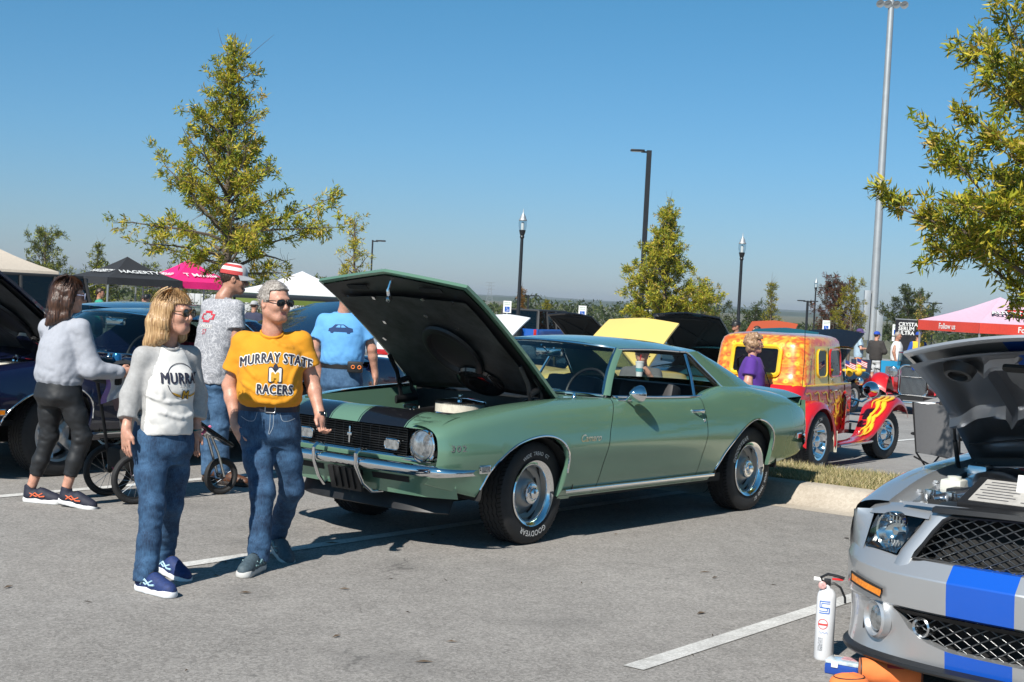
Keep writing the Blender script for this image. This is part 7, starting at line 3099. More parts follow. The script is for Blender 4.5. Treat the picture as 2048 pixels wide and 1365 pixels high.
decal(so,J,c0,fw,lt,1.165,.030,[
 ('print_outline','MURRAY STATE',.074,.045,0,.020,WHITEINK,.004,.9),
 ('print','MURRAY STATE',.074,.014,0,.020,NAVYINK,.0065,.9),
 ('print_outline','M',.105,.05,.0,-.075,NAVYINK,.004,0),('print','M',.105,.02,0,-.075,WHITEINK,.0062,0),
 ('print_crest',poly_fill([(-.016,-.045),(.016,-.045),(.010,-.022),(0,-.008),(-.010,-.022)]),1,0,0,0,NAVYINK,.008,0),
 ('print','M',.06,.03,0,-.085,GOLDINK,.0082,0),
 ('print_outline','RACERS',.074,.045,.0,-.155,WHITEINK,.004,0),('print','RACERS',.074,.014,0,-.155,NAVYINK,.0065,0)])
W_=V3(J['wrR'])
D_=(V3(J['tipR'])-W_)/np.linalg.norm(V3(J['tipR'])-W_)
mb=MB()
mb.tube([W_-D_*.012,W_+D_*.012],.031,18)
wt=mb.build('watch',BLACK,mC)
mb=MB(frame_mat(W_+V3((.031,-.008,.006)),D_,(0,1,0)))
mb.box((0,0,0),(.036,.032,.012),bev=.004)
mb.build('watch_face',BLACKG,wt)
tro=[c for c in mC.children if c.name.startswith('trousers')][0]
STITCH=mat('pale_stitch',(.25,.30,.36),.8)
def seams(tro,root,base,fw,lt,paths,m=STITCH,w=.0035):
 for pts in paths:
  P=smooth_path([(a,0,b) for a,b in pts],6)
  vs,fs=[],[]
  for i,p in enumerate(P):
   t=(P[min(i+1,len(P)-1)]-P[max(i-1,0)]).normalized()
   q=Vector((-t.z,0,t.x))*w/2
   vs += [(p.x-q.x,p.z-q.z),(p.x+q.x,p.z+q.z)]
  for i in range(len(P)-1):
   fs += [(2*i,2*i+1,2*i+3),(2*i,2*i+3,2*i+2)]
  project_on(tro,vs,fs,lambda x,y: (tuple(base+lt*x+V3((0,0,y))+fw*.6),tuple(-fw)),'stitching',m,root,.0015)
seams(tro,mC,c0,fw,lt,[[(-.15,.845),(-.11,.825),(-.075,.83),(-.06,.875)],[(.15,.845),(.11,.83),(.08,.835),(.065,.875)],[(.012,.875),(.012,.80),(.006,.755)],[(.030,.875),(.030,.80),(.012,.755)]])
# ---- woman in the raglan shirt
ty=R(38)
fw,lt=V3((sin(ty),-cos(ty),0)),V3((cos(ty),sin(ty),0))
def raglan(c,J,fw,lt):
 ctr=J['neck'][:2]
 u=(c[:,:2]-ctr) @ lt[:2]
 z=c[:,2]
 zn=J['neck'][2]
 lim=.055+np.maximum(0,(zn-.02-z))*.42
 sl=(np.abs(u)>np.minimum(lim,.150)) & (z>zn-.20)
 for q in 'LR':
  for a,b in (('sh','el'),('el','wr')):
   A,B=J[a+q],J[b+q]
   d=B-A
   t=np.clip(((c-A) @ d)/(d @ d),0,1)
   r=np.linalg.norm(c-A-t[:,None]*d,axis=1)
   sl |= (r<.085) & (np.abs(u)>.128)
 return sl.astype(np.int32)
J=dict(head=(.036,-.018,1.418),neck=(.0,0,1.264),shL=(-.106,-.080,1.205),shR=(.106,.088,1.213),elL=(-.152,-.115,.99),elR=(.138,.140,.985),wrL=(-.150,-.165,.812),wrR=(.150,.090,.80),tipL=(-.145,-.185,.635),tipR=(.140,.05,.655),
         pelvis=(-.002,0,.756),hipL=(-.060,-.060,.74),hipR=(.062,.052,.74),knL=(-.012,-.12,.43),knR=(.030,.10,.41),anL=(-.018,-.175,.085),anR=(-.038,.27,.10),toeL=(.085,-.255,0),toeR=(.07,.18,0),pitchR=(R(10),),liftR=(.025,),thumbL=(.8,-.6,0),thumbR=(.8,-.6,0))
wB,so,hdB=person('woman with blond bob in white raglan shirt with grey sleeves and jeans',(-1.78,7.5,0),J,ty,R(66),([WHITET,HEATHER],raglan),JEANS,hair_long(BLOND,.10,.05,thick=.013),SKIN,.0048,sleeve='3/4',fem=True,hscale=.93,
                     torso=[(.795,.140,.122,.01),(.86,.138,.122,.015),(.95,.132,.120,.015),(1.03,.134,.130,.022),(1.10,.130,.122,.018),(1.15,.120,.098,.004),(1.195,.105,.085,0),(1.232,.068,.062,0)],
                     shoes=(mat('navy_knit_shoe',(.012,.03,.12),.7,var=.3,vscale=80),mat('white_sole',(.74,.76,.78),.6),mat('pale_blue_accent',(.45,.68,.78),.6),.265),
                     glasses=lambda hd,r: sunglasses(hd,r,'round',mat('brown_lens',(.02,.014,.008),.1,coat=1.),mat('tortoise_frame',(.12,.07,.03),.3)),fold=.0036,folds=[(.007,[(-.13,.995),(-.04,.965),(.08,.98)]),(.0075,[(-.10,.92),(.03,.885),(.11,.90)]),(.0065,[(-.11,1.10),(-.08,1.03),(-.07,.98)])],collar_mat=HEATHER,curlL=.22,legr=(.078,.061,.055,.059),hip=[(.89,.14,.112,0),(.80,.150,.125,-.005),(.71,.148,.125,-.005),(.64,.11,.09,0)])
c0=V3((0,0,0))
NV=NAVYINK
decal(so,J,c0,fw,lt,1.075,.028,[
 ('print_ring',ring_fill(.085,.0885,R(35),R(165)),1,0,0,0,NV,.004,0),('print_ring',ring_fill(.085,.0885,R(195),R(300)),1,0,0,0,NV,.004,0),
 ('print','MURRAY',.078,.012,.0,.012,NV,.0045,0),('print','STATE',.030,.0,.012,-.026,mat('grey_print',(.18,.18,.2),.7),.0045,0),
 ('print_outline','M',.055,.06,.015,-.072,NV,.0045,0),('print','M',.055,.025,.015,-.072,GOLDINK,.007,0),
 ('print_wing',poly_fill([(-.012,-.075),(-.065,-.058),(-.05,-.068),(-.055,-.072),(-.035,-.078),(-.012,-.085)]),1,0,0,0,GOLDINK,.004,0),
 ('print_wing',poly_fill([(.042,-.085),(.065,-.078),(.085,-.072),(.08,-.068),(.095,-.058),(.042,-.075)]),1,0,0,0,GOLDINK,.004,0)])
W_=V3(J['wrR'])
mb=MB()
mb.tube([W_+V3((0,0,.012)),W_+V3((0,0,-.012))],.027,16)
mb.build('watch',mat('teal_strap',(.01,.12,.12),.4),wB)
# ---- woman in the grey sweatshirt,seen from behind,pushing the stroller
ty=R(140)
J=dict(head=(.030,.02,1.447),neck=(.004,.0,1.302),shL=(-.138,.085,1.232),shR=(.145,-.070,1.245),elL=(-.13,.26,1.0),elR=(.222,-.06,.955),wrL=(.16,.36,.955),wrR=(.385,.06,.93),tipL=(.30,.40,.94),tipR=(.50,.14,.945),
         pelvis=(-.010,-.01,.79),hipL=(-.085,.04,.765),hipR=(.075,-.05,.765),knL=(-.085,.06,.47),knR=(.170,-.03,.49),anL=(-.190,.06,.12),anR=(.085,-.05,.14),toeL=(.0,.02,0),toeR=(.26,-.09,0),pitchR=(R(8),),liftR=(.02,),thumbL=(0,.3,1),thumbR=(0,.3,1))
wA,so,hdA=person('dark-haired woman in grey sweatshirt and black leggings pushing a stroller',(-3.08,9.95,0),J,ty,R(108),SWEAT,LEGGING,hair_long(BRUNET,.13,.03,thick=.016),SKIN,.0068,sleeve='sweat',fem=True,hscale=.98,hpitch=-.08,
                     torso=[(.815,.150,.118,0),(.835,.158,.125,0),(.87,.168,.140,-.005),(.96,.164,.142,-.01),(1.08,.156,.134,-.01),(1.17,.140,.112,-.005),(1.23,.115,.092,0),(1.285,.072,.066,0)],
                     shoes=(mat('navy_orange_shoe',(.012,.014,.03),.7,var=.2,vscale=70),mat('white_foam',(.72,.72,.72),.6),mat('orange_accent',(.75,.16,.07),.5),.265),
                     glasses=lambda hd,r: sunglasses(hd,r,'round',BLACKG,mat('pale_frame',(.4,.42,.6),.3)),fold=.0042,folds=[(.012,[(-.1,1.2),(-.11,1.1),(-.14,1.0)])],pcut=.30,legr=(.080,.056,.052,.037),hip=[(.925,.14,.11,0),(.84,.158,.13,-.005),(.75,.165,.135,-.012),(.69,.12,.1,0)],curlL=1.0,curlR=.8)
fw,lt=V3((sin(ty),-cos(ty),0)),V3((cos(ty),sin(ty),0))
# ---- man in the patterned grey tee and striped cap
def camo(name):
 m=mat(name,(.36,.36,.38),.85)
 nt=m.node_tree
 N,Lk=nt.nodes,nt.links.new
 co=N.new('ShaderNodeTexCoord').outputs['Object']
 w=N.new('ShaderNodeTexNoise')
 w.inputs['Scale'].default_value=6
 w.inputs['Detail'].default_value=4
 Lk(co,w.inputs['Vector'])
 va=N.new('ShaderNodeVectorMath')
 va.operation = 'MULTIPLY_ADD'
 va.inputs[1].default_value=(.25,.25,.25)
 Lk(w.outputs['Color'],va.inputs[0])
 Lk(co,va.inputs[2])
 v=N.new('ShaderNodeTexVoronoi')
 v.feature = 'DISTANCE_TO_EDGE'
 v.inputs['Scale'].default_value=34
 Lk(va.outputs[0],v.inputs['Vector'])
 r=N.new('ShaderNodeValToRGB')
 e=r.color_ramp.elements
 e[0].position,e[0].color=.02,(.50,.50,.52,1)
 e[1].position,e[1].color=.10,(.28,.285,.31,1)
 Lk(v.outputs['Distance'],r.inputs[0])
 Lk(r.outputs[0],N['Principled BSDF'].inputs['Base Color'])
 return m
ty=R(140)
J=dict(head=(.045,.02,1.625),neck=(-.030,.0,1.468),shL=(-.165,.105,1.41),shR=(.095,-.10,1.415),elL=(-.20,.20,1.14),elR=(.105,-.12,1.15),wrL=(-.05,.35,1.10),wrR=(.21,.03,1.06),tipL=(.08,.42,1.12),tipR=(.30,.14,1.08),
         pelvis=(-.095,0,.84),hipL=(-.155,.05,.80),hipR=(-.035,-.05,.80),knL=(-.14,.14,.46),knR=(-.005,-.05,.46),anL=(-.11,.13,.09),anR=(.02,.0,.09),toeL=(.06,.05,0),toeR=(.20,-.07,0),thumbL=(0,0,1),thumbR=(0,0,1))
mD,so,hdD=person('bearded man in patterned grey tee and red striped cap beside the navy coupe',(-2.25,11.4,0),J,ty,R(98),camo('grey_camo_tee'),JEANS2,cap(mat('grey_cap',(.40,.40,.41),.8),mat('grey_brim',(.36,.37,.39),.8),DARKHAIR,[mat('cap_red',(.48,.05,.05),.8),mat('cap_white',(.68,.66,.64),.8)]),SKIN2,.0075,hpitch=-.12,
                     torso=[(.80,.185,.135,0),(.90,.185,.14,0),(1.05,.185,.142,0),(1.2,.19,.14,0),(1.32,.18,.125,0),(1.40,.15,.10,0),(1.455,.09,.075,0)],
                     shoes=(mat('brown_leather',(.09,.035,.015),.5,var=.2),mat('dark_sole',(.03,.02,.015),.7),None,.29),fold=.004,
                     glasses=lambda hd,r: sunglasses(hd,r))
fw,lt=V3((sin(ty),-cos(ty),0)),V3((cos(ty),sin(ty),0))
bt=lambda l: ([(x,y) for x,y in l])
bow=[(-.075,-.022),(-.045,-.022),(-.04,-.045),(.04,-.045),(.036,-.022),(.075,-.022),(.085,.022),(.05,.022),(.045,.045),(-.035,.045),(-.03,.022),(-.065,.022)]
bow_in=[(x*.74,y*.62) for x,y in bow]
n=len(bow)
bv,bf=bow+bow_in,[t for i in range(n) for t in ((i,(i+1) % n,n+(i+1) % n),(i,n+(i+1) % n,n+i))]
c0=V3((-.055,0,0))
decal(so,J,c0,-fw,-lt,1.30,.0,[('print_emblem',(bv,bf),1,0,0,.02,REDINK,.004,0),('print','CHEVROLET',.036,.012,0,-.055,WHITEINK,.004,0),('print','57',.06,.0,.0,-.10,REDINK,.004,0)])
f=Field(hdD.c-.15,hdD.c+.15,.006)
f.ell(hdD.p(0,.04,-.072),(.052,.052,.040),.01,hdD.M)
f.ell(hdD.p(0,.075,-.055),(.030,.020,.016),.01,hdD.M,True)
f.noise(.003,150,3)
f.build('beard',DARKHAIR,mD)
# ---- man in the light blue tee,back to us
ty=R(176)
J=dict(head=(.012,-.02,1.535),neck=(-.012,.0,1.388),shL=(-.190,.0,1.325),shR=(.165,.0,1.335),elL=(-.255,.02,1.075),elR=(.235,.01,1.085),wrL=(-.215,.07,.855),wrR=(.268,.06,.875),tipL=(-.20,.10,.735),tipR=(.285,.05,.745),
         pelvis=(-.015,0,.82),hipL=(-.09,0,.79),hipR=(.075,0,.79),knL=(-.10,.03,.45),knR=(.085,-.02,.45),anL=(-.10,.05,.09),anR=(.09,0,.09),toeL=(-.11,.2,0),toeR=(.10,.14,0))
mE,so,hdE=person('man in light blue tee printed with a car, back turned, beside the green hood',(-1.44,12.5,0),J,ty,R(150),cloth('sky_blue_tee',(.12,.36,.70),.05,9),JEANS2,hair_short(GREYHAIR),SKIN,.0075,
                     torso=[(.935,.165,.13,0),(.96,.18,.145,0),(1.06,.185,.15,0),(1.18,.195,.145,0),(1.27,.19,.13,0),(1.33,.16,.11,0),(1.38,.09,.08,0)],
                     shoes=(BLACK,mat('dark_sole2',(.03,.03,.03),.7),None,.29),belt=(.925,BLACK,.170,.132),fold=.0035,hip=[(.955,.165,.128,0),(.87,.175,.135,0),(.77,.175,.135,0),(.70,.12,.09,0)])
fw,lt=V3((sin(ty),-cos(ty),0)),V3((cos(ty),sin(ty),0))
carp=[(-.105,-.02),(-.10,.004),(-.075,.012),(-.045,.040),(.03,.042),(.07,.018),(.105,.010),(.11,-.018),(.09,-.022),(.082,-.034),(.062,-.034),(.055,-.022),(-.055,-.022),(-.062,-.034),(-.082,-.034),(-.088,-.022)]
decal(so,J,V3((-.014,0,0)),-fw,-lt,1.245,.0,[('print',poly_fill(carp),1,0,-.005,0,mat('navy_car_print',(.01,.04,.13),.8),.004,0),('print',poly_fill([(-.04,.014),(-.02,.034),(.0,.034),(.0,.014)]),1,0,-.005,0,mat('blue_gap_print',(.12,.36,.70),.8),.006,0),('print',poly_fill([(.008,.014),(.008,.034),(.028,.034),(.05,.016)]),1,0,-.005,0,MATS['blue_gap_print'],.006,0)])
mb=MB()
mb.box((.115,-.150,.93),(.13,.05,.095),bev=.012)
bp_=mb.build('belt_pouch',BLACK,mE)
mb=MB()
for x in (.10,.155):
 mb.M=frame_mat((x,-.178,.93),(1,0,0),(0,0,1))
 mb.tube([(.014*cos(a),.014*sin(a),0) for a in np.linspace(0,2*pi,15)[:-1]],.004,6,closed=True)
mb.build('orange_ring',mat('orange_cord',(.8,.2,.03),.5),bp_)
# ---- simpler people further off
def stand(label,base,H,tyaw,hyaw,shirt,pants,hairf,sleeve='short',skin=None,h=.0145,glasses=None,fem=False,shoes=True,bare=False,arms='down',wide=1.,pcut=0.,group=None,sit=False):
 s=H/1.75
 fw,lt=V3((sin(tyaw),-cos(tyaw),0)),V3((cos(tyaw),sin(tyaw),0))
 up=V3((0,0,1))
 P=lambda l,f,z: lt*l*s+fw*f*s+up*z*s
 J=dict(head=P(0,.02,1.615),neck=P(0,0,1.465),pelvis=P(0,0,.87))
 dz=0
 for q,sg in (('L',-1),('R',1)):
  J['sh'+q]=P(sg*.18,0,1.39)
  if arms=='drink' and q=='R':
   J['el'+q],J['wr'+q],J['tip'+q]=P(.24,.12,1.16),P(.10,.24,1.40),P(.02,.22,1.50)
  elif arms=='fold' or (arms=='drink'):
   J['el'+q],J['wr'+q],J['tip'+q]=P(sg*.25,.05,1.13),P(sg*.10,.26,1.13),P(sg*-.04,.30,1.15)
  else:
   J['el'+q],J['wr'+q],J['tip'+q]=P(sg*.245,-.02,1.12),P(sg*.25,.05,.88),P(sg*.245,.08,.75)
  if sit:
   J['hip'+q],J['kn'+q],J['an'+q],J['toe'+q]=P(sg*.09,.04,.86),P(sg*.12,.46,.86),P(sg*.12,.48,.46),P(sg*.12,.62,.40)
  else:
   J['hip'+q],J['kn'+q],J['an'+q],J['toe'+q]=P(sg*.085,0,.83),P(sg*.095,.02,.48),P(sg*.10,0,.09),P(sg*.12,.15,0)
 if sit:
  b=V3(base)
  b[2] -= (.40 if arms != 'drink' else .27)*s
  base=tuple(b)
  for q in 'LR':
   J['lift'+q]=V3((.40*s,))
 tor=[(z*s,w*s*wide,d*s*wide,0) for z,w,d in ((.86,.17,.13),(.95,.178,.138),(1.1,.182,.142),(1.25,.185,.138),(1.34,.17,.115),(1.40,.13,.095),(1.44,.085,.075))]
 sh_=(MATS.get('plain_shoe') or mat('plain_shoe',(.25,.25,.26),.7),MATS.get('pale_sole') or WHITEP,None,.28*s) if shoes else None
 r,so,hd=person(label,base,J,tyaw,hyaw,shirt,pants,hairf,skin,h,torso=tor,sleeve=sleeve,fem=fem,shoes=sh_,hscale=s,glasses=glasses,bare_legs=bare,group=group,fold=.003,collar=sleeve != 'none',pcut=pcut,
                       armr=None if wide<1.1 else (.058,.05,.043,.03))
 return r,so,hd,J
PURPLE=cloth('purple_tee',(.085,.025,.25),.06)
r_,so_,hd_,J_=stand('woman in purple tee with curly hair and black sling bag by the hot rod',(2.88,17.3,gz(2.88,17.3)),1.60,R(75),R(82),PURPLE,JEANS,hair_curly(CURLY),h=.010,fem=True,wide=1.22,skin=SKIN,
                         glasses=lambda hd,r: sunglasses(hd,r,'round',GLASSC,mat('thin_frame',(.1,.08,.07),.4)))
bag=thing('sling_bag','black sling bag with red zip on the woman in purple','bag',r_.location)
mb=MB()
fw,lt=V3((sin(R(75)),-cos(R(75)),0)),V3((cos(R(75)),sin(R(75)),0))
pp=lambda l,f,z: tuple(lt*l+fw*f+V3((0,0,z)))
mb.M=frame_mat(pp(.235,-.02,.93),(fw*.9+V3((0,0,-.45))),V3((0,0,1)))
mb.box((0,0,0),(.30,.12,.09),bev=.035)
mb.M=Matrix()
bb=mb.build('pouch',MATTE,bag)
mb=MB()
mb.tube([pp(.22,-.13,1.0),pp(.18,-.19,1.15),pp(.05,-.18,1.29),pp(-.08,-.10,1.34)],.016,6,flat=(1,.4))
mb.tube([pp(.22,.12,.86),pp(.15,.20,.9),pp(0,.22,1.0),pp(-.15,.15,1.2)],.016,6,flat=(1,.4))
mb.build('strap',MATTE,bag)
mb=MB()
mb.M=frame_mat(pp(.285,-.0,.955),(fw*.9+V3((0,0,-.45))),V3((0,0,1)))
mb.box((.02,0,0),(.12,.008,.008))
mb.build('zip',mat('red_zip',(.6,.03,.03),.5),bag)
r_,so_,hd_,J_=stand('seated man in grey shirt drinking from a paper cup, seen through the green car',(1.48,16.4,gz(1.48,16.4)),1.72,R(-12),R(-12),cloth('slate_shirt',(.10,.105,.11),.06),JEANS,cap(mat('navy_cap',(.015,.02,.08),.8),mat('navy_brim',(.015,.02,.08),.8),DARKHAIR),arms='drink',h=.010,sit=True)
cup=thing('paper_cup','white paper cup with red straw held by the man behind the green car','cup',Vector(r_.location)+Vector(J_['tipR'])+Vector((-.02,-.05,-.08)))
mb=MB()
mb.lathe([(0,-.08),(.034,-.08),(.047,.08),(.05,.082),(.05,.095),(0,.10)],24)
mb.build('cup_body',mat('paper_white',(.72,.72,.70),.6),cup)
mb=MB()
mb.lathe([(.0405,-.02),(.0415,-.015),(.0435,.015),(.0445,.02)],24)
mb.build('cup_print',mat('teal_print',(.1,.35,.40),.6),cup)
mb=MB()
mb.tube([(0,0,.09),(.01,.0,.17)],.005,6)
mb.build('straw',mat('red_straw',(.6,.02,.03),.4),cup)
GB = 'men beyond the far kerb'
stand('man in black cap and black shirt left of the orange hood',(5.55,36,gz(5.5,36)),1.82,R(-60),R(-70),cloth('black_shirt',(.02,.02,.022)),JEANS,cap(BLACK,BLACK,DARKHAIR),skin=SKIN2)
stand('man with sunglasses and short dark hair behind the woman in purple',(6.15,36.5,gz(6.1,36.5)),1.72,R(-80),R(-85),cloth('rust_shirt',(.25,.06,.04)),JEANS,hair_short(DARKHAIR),skin=SKIN2,glasses=lambda hd,r: sunglasses(hd,r))
SH=mat('orange_shorts',(.60,.22,.08),.8)
stand('man in light blue tee, orange shorts and purple cap beyond the far kerb',(11.0,46.0,gz(11,46)),1.84,R(80),R(70),cloth('pale_blue_tee',(.36,.48,.58)),SH,cap(mat('purple_cap',(.08,.05,.16),.8),mat('purple_brim',(.08,.05,.16),.8),DARKHAIR),bare=True,arms='fold')
stand('man in dark hooded sweatshirt, pale shorts and blue cap beyond the far kerb',(11.3,45.0,gz(11.3,45)),1.78,R(140),R(125),cloth('charcoal_hoodie',(.035,.03,.028)),mat('pale_shorts',(.55,.56,.58),.8),cap(mat('blue_cap',(.01,.06,.40),.8),mat('blue_brim',(.01,.05,.35),.8),DARKHAIR),bare=True,sleeve='sweat',arms='fold',wide=1.1)
stand('heavy-set man in white tank top beside the banner',(12.1,45.6,gz(12.1,45.6)),1.80,R(60),R(60),cloth('white_tank',(.72,.72,.72)),mat('navy_shorts',(.02,.025,.05),.8),hair_short(GREYHAIR),bare=True,sleeve='none',wide=1.25,skin=SKIN2)
def bicolor(c,J,fw,lt):
 u=np.abs((c[:,:2]-J['neck'][:2]) @ lt[:2])
 return (u>.17).astype(np.int32)
stand('man in yellow shirt with blue sleeves and blue cap in front of the banner',(12.65,45.2,gz(12.6,45.2)),1.84,R(170),R(150),([cloth('yellow_jersey',(.70,.45,.03)),cloth('royal_sleeve',(.01,.07,.35))],bicolor),JEANS,cap(MATS['blue_cap'],MATS['blue_brim'],DARKHAIR),sleeve='sweat')
stand('dark-haired youth in green tee beneath the black canopy',(-10.0,35,gz(-10,35)),1.70,R(120),R(95),cloth('green_tee',(.03,.32,.22)),JEANS,hair_short(DARKHAIR),skin=SKIN2)
stand('person in white shirt under the black canopy',(-9.55,37.5,gz(-9.5,37)),1.58,R(30),R(60),cloth('white_shirt2',(.6,.58,.56)),JEANS,hair_short(DARKHAIR),skin=SKIN2)
stand('person in dark shirt and cap under the black canopy',(-9.1,36.0,gz(-9.1,36)),1.62,R(-30),R(-20),cloth('dark_shirt3',(.03,.03,.035)),JEANS,cap(BLACK,BLACK,DARKHAIR),skin=SKIN2)
stand('person in navy shirt and grey cap behind the cart roof',(-5.9,33.0,gz(-5.9,33)),1.62,R(160),R(150),cloth('navy_shirt4',(.03,.035,.07)),JEANS,cap(MATS['grey_cap'],MATS['grey_brim'],DARKHAIR),skin=SKIN2)
stand('seated person in navy jacket beside the green fender',(-1.35,17.2,gz(-1.3,17.2)),1.72,R(200),R(170),cloth('navy_jacket',(.03,.035,.09)),mat('khaki_trousers',(.30,.22,.13),.85),hair_short(GREYHAIR),sit=True,sleeve='sweat',arms='fold')
# ---------------------------------------------------------------- trees
def leaf_mat(name,c):
 m=bpy.data.materials.new(name)
 m.use_nodes=True
 nt=m.node_tree
 b=nt.nodes['Principled BSDF']
 b.inputs['Roughness'].default_value=.55
 b.inputs['Specular IOR Level'].default_value=.35
 co=nt.nodes.new('ShaderNodeTexCoord')
 n=nt.nodes.new('ShaderNodeTexNoise')
 n.inputs['Scale'].default_value=9
 nt.links.new(co.outputs['Object'],n.inputs['Vector'])
 mr=nt.nodes.new('ShaderNodeMapRange')
 mr.inputs[1].default_value,mr.inputs[2].default_value,mr.inputs[3].default_value,mr.inputs[4].default_value=.3,.7,.6,1.35
 nt.links.new(n.outputs['Fac'],mr.inputs[0])
 sc=nt.nodes.new('ShaderNodeVectorMath')
 sc.operation = 'SCALE'
 sc.inputs[0].default_value=c
 nt.links.new(mr.outputs[0],sc.inputs['Scale'])
 nt.links.new(sc.outputs[0],b.inputs['Base Color'])
 tl=nt.nodes.new('ShaderNodeBsdfTranslucent')
 nt.links.new(sc.outputs[0],tl.inputs['Color'])
 mx=nt.nodes.new('ShaderNodeMixShader')
 mx.inputs[0].default_value=.38
 nt.links.new(b.outputs[0],mx.inputs[1])
 nt.links.new(tl.outputs[0],mx.inputs[2])
 nt.links.new(mx.outputs[0],nt.nodes['Material Output'].inputs[0])
 return m
BARK=mat('grey_bark',(.11,.085,.065),.9,var=.35,vscale=30,bump=.6,bscale=60)
OAK=[leaf_mat('oak_leaf_'+n,c) for n,c in (('olive',(.36,.37,.03)),('gold',(.58,.48,.045)),('green',(.17,.235,.025)),('tan',(.56,.40,.09)))]
GRN=[leaf_mat('green_leaf_'+n,c) for n,c in (('a',(.06,.085,.022)),('b',(.10,.12,.03)),('c',(.04,.06,.018)))]
YGR=[leaf_mat('yellow_leaf_'+n,c) for n,c in (('a',(.27,.25,.02)),('b',(.18,.19,.02)),('c',(.36,.27,.03)))]
RUS=[leaf_mat('rust_leaf_'+n,c) for n,c in (('a',(.16,.05,.03)),('b',(.10,.055,.028)),('c',(.07,.06,.025)))]
ORL=[leaf_mat('orange_leaf_'+n,c) for n,c in (('a',(.32,.13,.02)),('b',(.24,.13,.025)),('c',(.18,.12,.03)))]
def tree(name,label,base,H,z0,rad,leaf=.09,nlimb=44,dens=1.,cols=None,seed=1,shape=1.0,bare=.1,group=None,wide=.22,per=9,twig=1.,elev=.42):
 rg=np.random.default_rng(seed)
 root=thing(name,label,'tree',base,0,group)
 cols=cols or OAK
 tr=MB()
 lean=rg.normal(0,.02,2)
 tp=lambda z: np.array([lean[0]*z+.03*sin(z*1.3),lean[1]*z+.03*sin(z*1.7+1),z])
 r0=.012*H+.015
 tr.tube([tp(H*t) for t in np.linspace(0,1,12)],[r0*(1.25-1.2*t)**.9 if t<1 else .004 for t in np.linspace(0,1,12)],7)
 A,Dv=[],[]
 ga=2.399
 for i in range(nlimb):
  t=((i+rg.uniform(-.3,.3))/nlimb)
  z=z0+(H*.94-z0)*min(max(t,0),1)**1.05
  prof=((1-t)**1.3*.95+.05)*(1-.25*max(0,.15-t)/.15) if shape==1 else sin(pi*(.12+.86*t))**.7
  L=rad*prof*rg.uniform(.55,1.22)+.07*rad
  az=i*ga+rg.uniform(-.4,.4)
  el=elev*rg.uniform(.3,1.3)+.5*t
  p=tp(z)
  d=np.array([cos(az)*cos(el),sin(az)*cos(el),sin(el)])
  pts=[p]
  n=6
  for k in range(n):
   d=d+rg.normal(0,.10,3)+np.array([0,0,.05 if t>.3 else -.01])
   d /= np.linalg.norm(d)
   p=p+d*L/n
   pts.append(p)
  rb=r0*.34*(1-.6*t)+.004
  tr.tube(pts,[rb*(1-.85*k/n) for k in range(n+1)],5,caps=False)
  isbare=rg.uniform()<bare
  nt=max(3,int(L/.115*dens*twig))
  for j in range(nt):
   u=rg.uniform(.16,1.0)
   k=min(n-1,int(u*n))
   q=pts[k]+(pts[k+1]-pts[k])*(u*n-k)
   td=(pts[k+1]-pts[k])/np.linalg.norm(pts[k+1]-pts[k])*.7+rg.normal(0,.62,3)+np.array([0,0,.15])
   td /= np.linalg.norm(td)
   tl=rg.uniform(.14,.34)*min(1,rad/1.2+.2)
   if isbare and u>.5:
    tr.tube([q,q+td*tl*.6+rg.normal(0,.02,3),q+td*tl],[.004,.003,.0015],4,caps=False)
    continue
   tr.tube([q,q+td*tl],[.0045,.002],3,caps=False)
   for m in range(max(1,int(3*dens))):
    A.append(q+td*tl*rg.uniform(.25,1.05))
    Dv.append(td)
 for j in range(5):
  q=tp(H*rg.uniform(.80,.98))
  d=np.array([rg.normal(0,.45),rg.normal(0,.45),1.])
  tr.tube([q,q+d*.16*H*.35,q+d*.16*H*.6+rg.normal(0,.04,3)],[.006,.004,.0015],4,caps=False)
 tr.build('trunk',BARK,root,ang=60,merge=False)
 A,Dv=np.array(A),np.array(Dv)
 A=np.repeat(A,per,0)
 Dv=np.repeat(Dv,per,0)
 N=len(A)
 d=Dv*.55+rg.normal(0,.62,(N,3))
 d /= np.linalg.norm(d,axis=1)[:,None]
 s=np.cross(d,rg.normal(0,1,(N,3)))
 s /= np.linalg.norm(s,axis=1)[:,None]
 nn=np.cross(d,s)
 L=(leaf*rg.uniform(.65,1.2,N))[:,None]
 b=A+rg.normal(0,leaf*.32,(N,3))
 w=L*wide*.5
 mid=b+d*L*.5+nn*L*.05
 v=np.stack([b,mid+s*w,b+d*L-nn*L*.06,mid-s*w],1).reshape(-1,3)
 me=bpy.data.meshes.new('crown')
 me.vertices.add(len(v))
 me.vertices.foreach_set('co',v.astype(np.float32).ravel())
 me.loops.add(4*N)
 me.loops.foreach_set('vertex_index',np.arange(4*N,dtype=np.int32))
 me.polygons.add(N)
 me.polygons.foreach_set('loop_start',np.arange(0,4*N,4,dtype=np.int32))
 for c in cols:
  me.materials.append(c)
 pr=np.array([.40,.28,.22,.10][:len(cols)])
 pr /= pr.sum()
 cl=rg.choice(len(cols),size=N // per+1,p=pr)
 mi=np.where(rg.uniform(size=N)<.55,np.repeat(cl,per)[:N],rg.choice(len(cols),size=N,p=pr))
 me.polygons.foreach_set('material_index',mi.astype(np.int32))
 me.update(calc_edges=True)
 o=bpy.data.objects.new('crown',me)
 COL.objects.link(o)
 o.parent=root
 return root
def T(px_x,Y,*a,**k):
 x=px_x
 return tree(a[0],a[1],(x,Y,gz(x,Y)),*a[2:],**k)
T(-4.75,24,'oak_tree','large olive-gold oak behind the man in the striped cap',6.0,2.0,1.95,leaf=.105,nlimb=72,dens=1.3,seed=4,bare=.14,per=12,twig=1.0,elev=.36)
